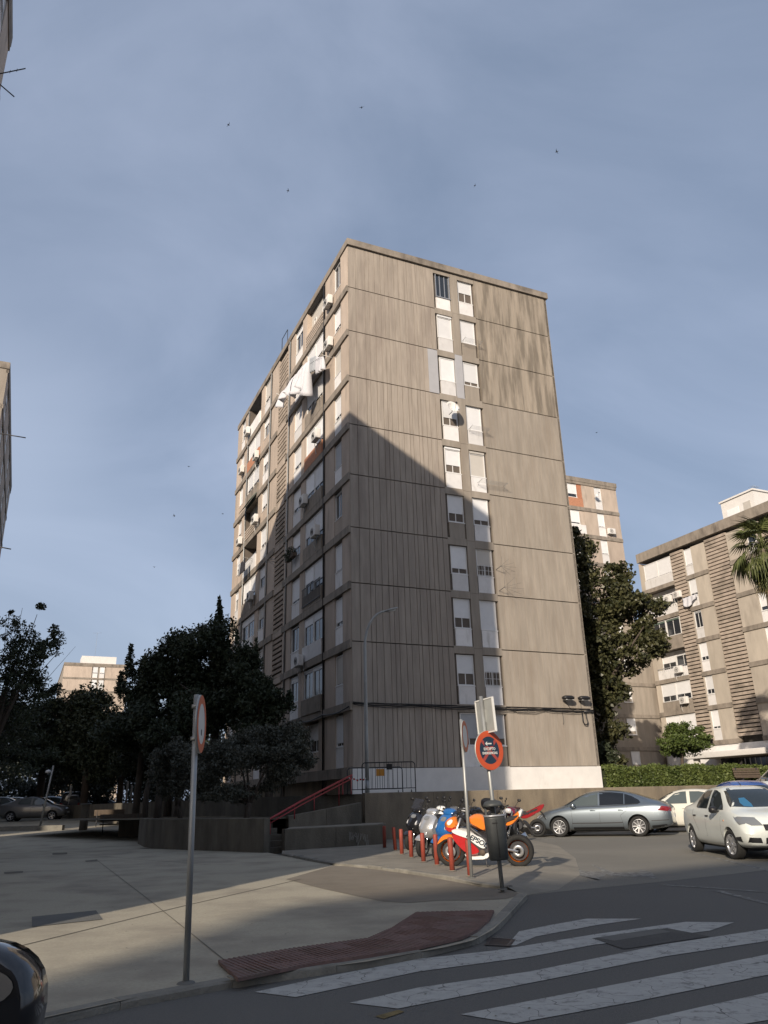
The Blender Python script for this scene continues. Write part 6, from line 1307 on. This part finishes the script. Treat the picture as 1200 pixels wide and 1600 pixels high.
# ------------------------------------------------------------------ things hung on the tower
TW = Matrix.Translation(CO) @ Matrix.Rotation(ANG, 4, 'Z')
def tl(x, y, z): return TW @ Vector((x, y, z))
def ac_unit(label, pos, rz, group='air conditioners on the facades', sc_=1.):
    r = empty('air_conditioner', pos, rz, label, 'air conditioner', group)     # local -x faces outwards
    m = MB(); m.bevbox(-.34, -.06, -.40, .40, .0, .56, .02); m.build('housing', 'white_paint', r)
    m = MB(); m.lathe([(.0001, .004), (.06, .006), (.06, .0)], 12, Matrix.Translation((-.345, .1, .28)) @ Matrix.Rotation(R(-90), 4, 'Y'))
    for rr_ in (.09, .13, .17, .21): m.lathe([(rr_, 0), (rr_ + .008, .008), (rr_ + .016, 0)], 20, Matrix.Translation((-.342, .1, .28)) @ Matrix.Rotation(R(-90), 4, 'Y'))
    m.build('fan_grille', 'black_plastic', r)
    m = MB()
    for y in (-.3, .3): m.box(-.36, .0, y - .02, y + .02, -.03, -.002); m.box(-.02, .0, y - .02, y + .02, -.3, -.03)
    m.build('bracket', 'galvanised', r); m = MB(); m.tube([(-.1, .38, .1), (-.08, .5, .0), (-.05, .52, -.3), (-.0, .5, -.6)], .02, 6); m.build('hose', 'white_paint', r)
    return r
fl = lambda k: Z0 + FH * k
acs = [(2.55, fl(9) + .35, 'air conditioner under the top roof edge nearest the tower corner, beside a blue-grey window'), (2.5, fl(8) + .3, 'air conditioner second from the top, nearest the tower corner'),
       (4.2, fl(6) + .9, 'sunlit air conditioner on the orange gallery just above the shadow line'), (6.3, fl(5) + .55, 'shaded air conditioner at the end of the open gallery where the shadow begins'), (4.25, fl(4) + .8, 'air conditioner beside the shaded glazed gallery above the middle of the long facade'), (6.75, fl(2) - .1, 'air conditioner low on the shaded gallery corner'),
       (20.2, fl(9) + .3, 'air conditioner below the far end of the roof edge'), (22.0, fl(8) + .6, 'air conditioner at the far end bay, second floor from the top'), (17.3, fl(8) - .2, 'air conditioner above the orange striped gallery'), (21.7, fl(6) + .2, 'air conditioner on the far end bay against the sky'), (16.9, fl(6) + .3, 'air conditioner on the plain panel right of the sunny galleries'), (17.5, fl(4) + .5, 'air conditioner hanging over the lower sunny gallery')]
for t, z, lb_ in acs: ac_unit(lb_, tl(-.01 if t < 3.6 or 7 < t < 10 or 20.8 < t else -.12, t, z), ANG)
for (px, py, lb_) in ((941, 828, 'air conditioner high on the second tower between two white windows'),):
    p = BB + Matrix.Rotation(ANG, 3, 'Z') @ Vector((-1.45, -.02, fl(8) + .35)); ac_unit(lb_, p, ANG + R(90))
RM = Matrix.Translation(RB) @ Matrix.Rotation(ANG, 4, 'Z')
for s_, z_, lb_ in ((3.3, RZ + RFH * 5 + 1.0, 'left air conditioner on the open balcony of the right block'), (4.4, RZ + RFH * 5 + 1.15, 'right air conditioner beside the open balcony of the right block'), (3.3, RZ + RFH * 2 + .5, 'air conditioner in the low gallery of the right block'), (3.2, RZ + RFH * 3 + .35, 'dark air conditioner under the half open balcony of the right block')):
    ac_unit(lb_, RM @ Vector((-.1, -s_, z_)), ANG)
# drying racks
def rack(label, pos, rz, L=1.2, D=.7):
    r = empty('drying_rack', pos, rz, label, 'drying rack', 'folding drying racks on the facades'); m = MB()
    for y in (-L / 2, L / 2): m.tube([(0, y, 0), (-D, y, .05)], .010, 6); m.tube([(0, y, -.2), (-D * .6, y, .03)], .007, 6)
    m.build('arm', 'galvanised', r); m = MB()
    for i in range(5): x = -D * (i + .6) / 5; m.tube([(x, -L / 2, .03), (x, L / 2, .03)], .006, 5)
    m.build('line', 'galvanised', r); return r
rack('drying rack under the second top window of the gable', tl(7.45, -.03, fl(8) + .92), ANG + R(90), 1.1, .45)
rack('drying rack with torn lines beside the gable window at mid height', tl(8.05, -.03, fl(5) + .55), ANG + R(90), 1.6, .5)
rack('drying rack under the satellite dish window column on the right', tl(7.5, -.03, fl(6) + .92), ANG + R(90), 1.1, .45)
rack('drying rack on the sunny gallery with dark clothes', tl(-.12, 19, fl(5) + .8), ANG, 2.2, .7); rack('small drying rack on the sunny louvre strip', tl(-.05, 12.6, fl(4) + 1.9), ANG, .5, .8)
# satellite dish
def dish(label, pos, rz, rad=.38, arm=.35):
    r = empty('satellite_dish', pos, rz, label, 'satellite dish'); mt = Matrix.Translation((-arm, 0, .2)) @ Matrix.Rotation(R(-70), 4, 'Y')
    m = MB(); m.lathe([(.0001, 0)] + [(rad * t, .16 * rad / .38 * t * t) for t in (.25, .5, .75, 1)] + [(rad, .16 * rad / .38 - .01), (rad * .5, .02)], 28, mt); m.build('reflector', 'white_paint', r)
    m = MB(); m.tube([(0, 0, 0), (-arm, 0, 0), (-arm, 0, .2)], .018, 8); m.build('bracket', 'steel_dark', r); m = MB(); m.tube([mt @ Vector((-rad, 0, .15)), mt @ Vector((-rad * .2, 0, .5))], .009, 6); m.bevbox(-.05, .05, -.03, .03, -.04, .04, .01, mt @ Matrix.Translation((-rad * .2, 0, .5))); m.build('receiver', 'steel_dark', r)
dish('white satellite dish beside the fourth window from the top on the gable', tl(5.75, -.08, fl(6) + 1.55), ANG + R(90)); dish('small dish on the brick-red balcony tower behind', BB + Matrix.Rotation(ANG, 3, 'Z') @ Vector((-2.9, -.05, fl(9) + 1.2)), ANG + R(90), .25, .3)
# laundry: white sheets over the gallery rails
def cloth(name, label, pts_top, drop, mat, cat='laundry', nu=28, nv=10, amp=.09, seed=0, parent=None, ragged=.0, out=Vector((0, 0, 0))):
    q = random.Random(seed); V = []; Fc = []; ph = q.uniform(0, 6)
    def ptop(t):
        k_ = t * (len(pts_top) - 1); i = min(int(k_), len(pts_top) - 2); return Vector(pts_top[i]).lerp(Vector(pts_top[i + 1]), k_ - i)
    nrm = (Vector(pts_top[-1]) - Vector(pts_top[0])).cross(Vector((0, 0, 1))).normalized()
    for i in range(nu + 1):
        t = i / nu; p = ptop(t); dr = drop(t) if callable(drop) else drop
        for j in range(nv + 1):
            s_ = j / nv; w_ = amp * s_ ** .5 * (math.sin(t * 21 + ph + s_ * 1.6) + .5 * math.sin(t * 47 + 2 * ph)); V.append(p + Vector((0, 0, -dr * s_)) + nrm * w_ + out * s_ + Vector((0, 0, .02 * math.sin(t * 30))))
    for i in range(nu):
        for j in range(nv): a = i * (nv + 1) + j; Fc.append((a, a + 1, a + nv + 2, a + nv + 1))
    m = MB(); m.add(V, Fc, True); o = m.build(name, mat, parent)
    md = o.modifiers.new('thick', 'SOLIDIFY'); md.thickness = .006
    if not parent: tag(o, label, cat)
    return o
# sheets hung on an outrigger line in front of the seventh and eighth galleries
ln = empty('washing_line', tl(0, 7, fl(8)), 0, 'washing line poles reaching out from the sunny galleries', 'washing line')
def tlr(x, y, z): return tl(x, y, z) - tl(0, 7, fl(8))
m = MB(); m.tube([tlr(0, 10.5, fl(8) + 1.1), tlr(-1.0, 9.9, fl(8) + 1.15)], .022, 6); m.tube([tlr(0, 2.2, fl(7) + 2.3), tlr(-.7, 2.2, fl(7) + 2.35)], .015, 6); m.tube([tlr(-.02, 3.9, fl(7) - .2), tlr(-.03, 3.9, fl(8) + 1.7)], .02, 6); m.build('pole', 'white_paint', ln)
m = MB(); m.tube([tlr(-.85, 9.8, fl(8) + 1.12), tlr(-.7, 5.5, fl(8) + .6), tlr(-.6, 2.2, fl(7) + 2.35)], .008, 5); m.tube([tlr(-.6, 9.8, fl(8) + 1.12), tlr(-.45, 5.5, fl(8) + .65), tlr(-.4, 2.2, fl(7) + 2.35)], .008, 5); m.build('line', 'steel_dark', ln)
ou = TW.to_3x3() @ Vector((-.22, 0, 0))
cloth('hung_sheet', 'leftmost white bed sheet of the bundle, beside the louvre strip', [tl(-.8, 9.3, fl(8) + 1.0), tl(-.75, 8.0, fl(8) + .85), tl(-.7, 6.9, fl(8) + .85)], lambda t: 1.0 + .25 * math.sin(t * 7 + 1), 'cloth_white', seed=2, amp=.22, out=ou)
cloth('hung_sheet', 'large white bed sheet billowing in the middle of the bundle', [tl(-.75, 7.1, fl(8) + .9), tl(-.7, 5.4, fl(8) + .75), tl(-.65, 4.3, fl(8) + .55)], lambda t: 1.35 + .9 * t + .25 * math.sin(t * 9), 'cloth_white', seed=1, amp=.26, out=ou)
cloth('hung_sheet', 'white towel at the right end of the bundle, nearest the tower corner', [tl(-.6, 3.4, fl(8) + .15), tl(-.55, 2.3, fl(7) + 2.35)], lambda t: 1.1 - .3 * t, 'cloth_white', seed=3, nu=10, amp=.10)
cloth('hung_sheet', 'grey patterned towel between the white sheets', [tl(-.65, 4.3, fl(8) + .6), tl(-.6, 3.45, fl(8) + .3)], lambda t: .95, 'cloth_grey', seed=4, nu=10, amp=.08)
for i, (t, k, mt_, lb_) in enumerate(((18.3, 5, 'cloth_dark', 'black trousers hanging from the sunny gallery rack'), (19.0, 5, 'cloth_dark', 'black shirt hanging in the middle of the sunny gallery rack'), (19.6, 5, 'cloth_grey', 'grey shirt at the left end of the sunny gallery rack'))): cloth('hung_clothes', lb_, [tl(-.6, t - .3, fl(k) + .85), tl(-.6, t + .3, fl(k) + .85)], .85, mt_, 'clothes', 8, 6, .05, i)
aw = MB(); aw.add([tl(-.12, 17.5, fl(7) + .1), tl(-.12, 20.6, fl(7) + .1), tl(-.6, 20.6, fl(7) - .55), tl(-.6, 17.5, fl(7) - .55)], [(0, 1, 2, 3)]); o = aw.build('awning', 'green_cloth'); md = o.modifiers.new('t', 'SOLIDIFY'); md.thickness = .02; tag(o, 'dark green awning sloping out over a sunny gallery', 'awning')
# potted plants on a gallery
pl = empty('balcony_plants', tl(-.15, 8.7, fl(4) + 1.0), ANG, 'dark potted plants on the ledge beside the louvre strip at mid height', 'plants'); m = MB(); m.box(-.25, 0, -.9, .6, -.2, 0); m.build('planter', 'wood_old', pl); link('foliage', leaves([(-.2, -.4, .2, .3, .4, .3, 220), (-.2, .3, .1, .25, .35, .3, 180), (-.25, -.1, -.15, .2, .5, .2, 120)], .11), 'leaf_dark', pl)
cloth('hung_clothes', 'crumpled beige blanket on the balcony rail of the right block', [RM @ Vector((-.25, -4.8, RZ + RFH * 5 + .95)), RM @ Vector((-.25, -6.5, RZ + RFH * 5 + 1.0))], lambda t: .55 + .3 * math.sin(t * 5), 'cloth_white', 'blanket', 16, 8, .08, 6)
# floodlights and cables on the gable
for i, x in enumerate((11.45, 12.42)):
    r = empty('floodlight', tl(x, 0, 5.95), ANG, ['left floodlight on the sunlit part of the gable', 'right floodlight on the gable, above the looped cable'][i], 'floodlight', 'twin floodlights on the gable')
    m = MB(); m.loft([ellsec((0, -.30, z), (a, 0, 0), (0, b_, 0), 16, 2.6) for z, a, b_ in ((-.10, .26, .16), (-.04, .34, .2), (.04, .34, .2), (.10, .22, .12))]); m.build('housing', 'black_plastic', r); m = MB(); m.bevbox(-.22, .22, -.44, -.14, -.115, -.09, .01); m.build('lens', 'lamp_glass', r); m = MB(); m.tube([(0, 0, -.1), (0, -.3, -.02)], .02, 6); m.tube([(0, -.01, -.1), (-.02 if i else .25, -.02, -.45), (.0 if i else .5, -.02, -.62)], .012, 6); m.build('bracket', 'steel_dark', r)
cb_ = empty('cable_bundle', tl(0, 0, 5.3), ANG, 'thick black cable bundle sagging right across the gable above the ground floor', 'cables')
for j, (dz, rr_, sg) in enumerate(((0, .028, .05), (.05, .018, .03), (-.05, .016, .09), (.02, .012, -.02))):
    pts = []
    for i in range(41): x = 13.1 * i / 40; pts.append((x, -.06 - .02 * j, .13 + dz - .006 * i / 4 - sg * abs(math.sin(math.pi * x / 3.3)) + .015 * math.sin(x * 5 + j)))
    m = MB(); m.tube(pts, rr_, 6); m.build('cable', 'black_plastic', cb_)
m = MB(); m.tube([(7.9, -.05, .1), (8.6, -.06, -.12), (9.6, -.06, -.14), (10.4, -.05, .05)], .011, 6); m.build('cable', 'black_plastic', cb_)
m = MB(); m.tube([(12.38, -.07, .0), (12.36, -.1, -.45), (12.42, -.12, -.6), (12.58, -.12, -.62), (12.66, -.1, -.5), (12.62, -.08, -.3), (12.6, -.07, 0)], .03, 8); m.build('cable_loop', 'black_plastic', cb_)
m = MB(); m.tube([(11.2, -.05, .0), (11.22, -.05, -.5), (11.18, -.05, -.62)], .01, 5); m.tube([(12.5, -.07, .02), (12.9, -.07, .05), (13.1, -.07, 0)], .04, 8); m.build('junction', 'steel_dark', cb_)
m = MB(); m.tube([LEF @ Vector((t, .16 + .02 * math.sin(t * 3), .0 - .12 * abs(math.sin(t * .9)))) for t in [i * .35 for i in range(0, 60)]], .03, 6); m.build('cable', 'black_plastic', cb_)
# antennas
def antenna(label, pos, h, rz=0, n=7, L=.8):
    r = empty('antenna', pos, rz, label, 'antenna'); m = MB(); m.tube([(0, 0, 0), (0, 0, h)], .02, 6); m.build('mast', 'galvanised', r); m = MB(); m.tube([(-L / 2, 0, h), (L / 2, 0, h)], .012, 5)
    for i in range(n): x = -L / 2 + L * i / (n - 1); w_ = .3 - .02 * i; m.tube([(x, -w_, h), (x, w_, h)], .006, 4)
    m.build('elements', 'galvanised', r); return r
ar = empty('roof_frame', tl(.3, 13.4, ZT + .1), ANG, 'thin rusty metal frame standing on the roof edge of the tower', 'frame'); m = MB(); m.tube([(0, 0, 0), (0, 0, 2.0), (0, -1.3, 2.0), (0, -1.3, 0)], .025, 6); m.build('frame', 'steel_dark', ar)
antenna('television antenna on the white roof house of the right block', RM @ Vector((4.0, 11.0 - 21.6, 24.25)), 1.1, .4)
antenna('thin antenna on the distant sunlit tower', Vector((-66.5, 175.5, 33)), 6, 0, 5, 2)
# window antennas fixed to the gable
for x, z, lb_, s_ in ((8.0, fl(3) + 1.35, 'upper wire antenna beside the barred gable window', 1), (8.1, fl(3) + .25, 'tangled wire antenna on the gable below the barred window', 1.3)):
    r = empty('wall_antenna', tl(x, -.0, z), ANG, lb_, 'antenna'); m = MB(); m.tube([(0, 0, 0), (.05, -.4, .1)], .015, 6); m.build('bracket', 'steel_dark', r); m = MB()
    for a in range(-2, 4): m.tube([(.05, -.4, .1), (.05 + s_ * .9 * math.cos(a * .5), -.45, .1 + s_ * .5 * math.sin(a * .5))], .005, 4)
    m.build('elements', 'steel_dark', r)
for px, py, qx, qy, lb_ in ((0, 116, 40, 107, 'long rod of the aerial under the top-left roof corner'), (0, 118, 22, 151, 'short slanting rod of the aerial under the top-left roof corner'), (12, 677, 40, 684, 'aerial rod on the tower at the left edge'), (0, 852, 17, 858, 'small aerial rod low at the left edge')):
    Yd = 17 if py < 200 else 44; p, q_ = at(px - 14, py + (2 if py < 200 else 0), Yd), at(qx, qy, Yd); m = MB(); m.tube([p, q_], .018 if Yd < 20 else .035, 6); 
    if py == 116: 
        for t in (.55, .75): c = p.lerp(q_, t); m.tube([c - Vector((0, 0, .06)), c + Vector((0, 0, .06))], .008, 5)
    o = m.build('aerial_rod', 'steel_dark'); tag(o, lb_, 'aerial')
# ------------------------------------------------------------------ square furniture in the shade on the left
pb = empty('stone_planter', G(245, 1311, .1), 0, 'raised dark concrete planter with a stepped seat at the back of the square', 'planter')
pbl = pb.location
def W2(px, py, z): p = G(px, py, z); return Vector((p.x - pbl.x, p.y - pbl.y))
c1 = Vector((-1.45, -.35)); 
m = MB(); m.prism([(-1.6, -.2), (1.9, -.6), (6.2, -3.6), (6.6, 2.2), (-1.2, 3.4)], -.1, .80); m.build('planter_wall', 'retaining_dark', pb)
for i in range(4): m = MB(); m.box(.1 , 1.7, -.45 - .16 * (3 - i), -.2 - .0, .0, .17 * (i + 1) - .01, Matrix.Rotation(R(-6), 4, 'Z')); m.build('step', 'retaining_dark', pb)
m = MB(); m.prism([(-1.75, -.32), (1.9, -.74), (6.2, -3.76), (6.3, -3.55), (1.95, -.5), (-1.5, -.1)], .80, .86); m.build('coping', 'retaining_concrete', pb)
def bench2(pos, rz, label):
    r = empty('bench', pos, rz, label, 'bench', 'dark benches along the planter'); 
    m = MB(); m.bevbox(-.9, .9, -.22, .22, .40, .45, .01); m.build('seat', 'wood_old', r); m = MB(); m.bevbox(-.9, .9, .24, .28, .55, .85, .01); m.build('backrest', 'wood_old', r)
    for x in (-.75, .75): m = MB(); m.tube([(x, -.18, 0), (x, -.18, .4)], .02, 6); m.tube([(x, .2, 0), (x, .26, .85)], .02, 6); m.build('leg', 'steel_dark', r)
for px, py, rz, lb_ in ((172, 1297, 20, 'far dark bench left of the concrete planter'), (187, 1304, 20, 'near dark bench touching the concrete planter')): p = G(px, py, .25); bench2((p.x, p.y, gz(p.x, p.y)), R(rz), lb_)
pw = at(110, 1280, 42); 
pts = [G(0, 1291, .35), G(60, 1288, .35), G(128, 1283, .4)]
kb = strip([Vector((-34, 45.5)), Vector((-24, 43.5)), Vector((-16.8, 42.5))], .25); m = MB(); m.prism([(p.x, p.y) for p in kb], .2, .62); o = m.build('low_kerb_wall', 'kerb_concrete'); tag(o, 'low kerb wall between the square and the cars in the shade', 'low wall')
up = at(132, 1275, 42); o = empty('utility_cabinet', (up.x, up.y, gz(up.x, up.y)), R(12), 'dark upright cabinet at the end of the low kerb wall', 'cabinet'); m = MB(); m.bevbox(-.16, .16, -.35, .35, -.1, 1.2, .03); m.build('body', 'retaining_dark', o); m = MB(); m.bevbox(-.2, .2, -.42, .42, 1.2, 1.26, .02); m.build('top', 'patch_dark', o)
lp2 = at(64, 1275, 44); r = empty('street_lamp', (lp2.x, lp2.y, gz(lp2.x, lp2.y)), 0, 'short leaning lamp post in the shade among the parked cars', 'street lamp'); m = MB(); m.tube([(0, 0, 0), (.35, 0, 3.2)], [.06, .045], 8); m.build('pole', 'galvanised', r); m = MB(); m.lathe([(.0001, .1), (.12, .05), (.16, -.05), (.0001, -.1)], 14, Matrix.Translation((.1, 0, 2.9))); m.build('lantern', 'lamp_glass', r)
lp3 = at(107, 1250, 60); r = empty('white_post', (lp3.x, lp3.y, gz(lp3.x, lp3.y)), 0, 'pale post catching the light behind the parked cars', 'post'); m = MB(); m.tube([(0, 0, 0), (.1, 0, 2.2)], .09, 8); m.build('post', 'white_paint', r)
for i in range(4):
    p = at(190 + i * 7, 1250, 66); r = empty('white_post', (p.x, p.y, gz(p.x, p.y)), 0, ['first pale post of the row seen under the dark trees', 'second pale post of the row seen under the dark trees', 'third pale post of the row seen under the dark trees', 'last pale post of the row seen under the dark trees'][i], 'post', 'pale posts seen under the trees'); m = MB(); m.tube([(0, 0, 0), (.02, 0, 2.2 + .3 * (i % 2))], .08, 8); m.build('post', 'concrete_smooth', r)
# ------------------------------------------------------------------ wing mirror of the car the picture is taken from
wm = empty('car_mirror', (-.98, 1.42, .0), 0, 'black wing mirror of the viewer car at the bottom left corner', 'car mirror')
mc = at(-66, 1576, 1.42) - Vector((-.98, 1.42, 0))
secs = []
for t, a, b_ in ((-.075, .128, .088), (-.07, .138, .098), (-.03, .142, .102), (.03, .13, .095), (.08, .09, .07), (.10, .03, .03)): secs.append(ellsec(mc + Vector((0, t, -.0)), (a, 0, 0), (0, 0, b_), 28, 2.5))
m = MB(); m.loft(secs); m.build('housing', 'black_gloss', wm)
gl = [mc + Vector((.118 * math.cos(2 * math.pi * i / 28), -.079, .042 + .036 * math.sin(2 * math.pi * i / 28))) for i in range(28)]
m = MB(); m.add(gl, [tuple(range(28))]); m.build('mirror_glass', 'chrome', wm)
m = MB(); m.tube([mc + Vector((-.1, 0, -.07)), Vector((-.12, 0, mc.z - .12)), Vector((-.28, -.02, mc.z - .14))], [.035, .04, .05], 10); m.build('arm', 'black_plastic', wm)
m = MB(); m.bevbox(-.36, -.28, -1.4, .25, .22, mc.z - .1, .03); m.build('door_panel', 'black_gloss', wm)
m = MB(); m.bevbox(-.40, -.30, -1.5, .3, -.0, .215, .02); m.build('sill', 'black_plastic', wm)
# ------------------------------------------------------------------ birds
for i, (px, py, Y) in enumerate(((565, 168, 60), (357, 195, 60), (450, 298, 65), (870, 237, 55), (742, 290, 80), (295, 729, 70), (272, 806, 80), (241, 886, 70), (348, 803, 90), (932, 676, 85))):
    p = at(px, py, Y); a = rnd.uniform(0, 3); m = MB(); s_ = .30
    R_ = Matrix.Translation(p) @ Matrix.Rotation(a, 4, 'Z') @ Matrix.Rotation(rnd.uniform(-.4, .4), 4, 'X') @ Matrix.Scale(s_, 4)
    m.loft([[R_ @ q_ for q_ in ellsec((t, 0, 0), (0, .12 * w_, 0), (0, 0, .1 * w_), 8)] for t, w_ in ((-.6, .1), (-.3, .8), (.1, 1), (.4, .6), (.5, .1))])
    o = m.build('body', 'black_plastic'); o.name = 'bird'
    for s1_ in (1, -1): m = MB(); m.add([R_ @ Vector(q_) for q_ in [(.2, 0, .02), (.1, s1_ * .6, .18), (-.25, s1_ * 1.1, .08), (-.05, s1_ * .55, .12), (-.15, 0, .02)]], [(0, 1, 3, 4), (1, 2, 3)]); m.build('wing', 'black_plastic', o)
    tag(o, ['swift high in the middle of the sky, above the tower', 'swift in the upper left sky', 'swift above the left end of the tower roof', 'swift in the sky at the upper right', 'faint swift right of centre in the sky above the gable', 'swift in the left sky level with the upper floors', 'swift in the left sky a little lower than its neighbour', 'lowest swift in the left sky', 'faint swift just left of the tower', 'faint swift in the sky right of the gable'][i], 'bird', 'swifts in the sky')
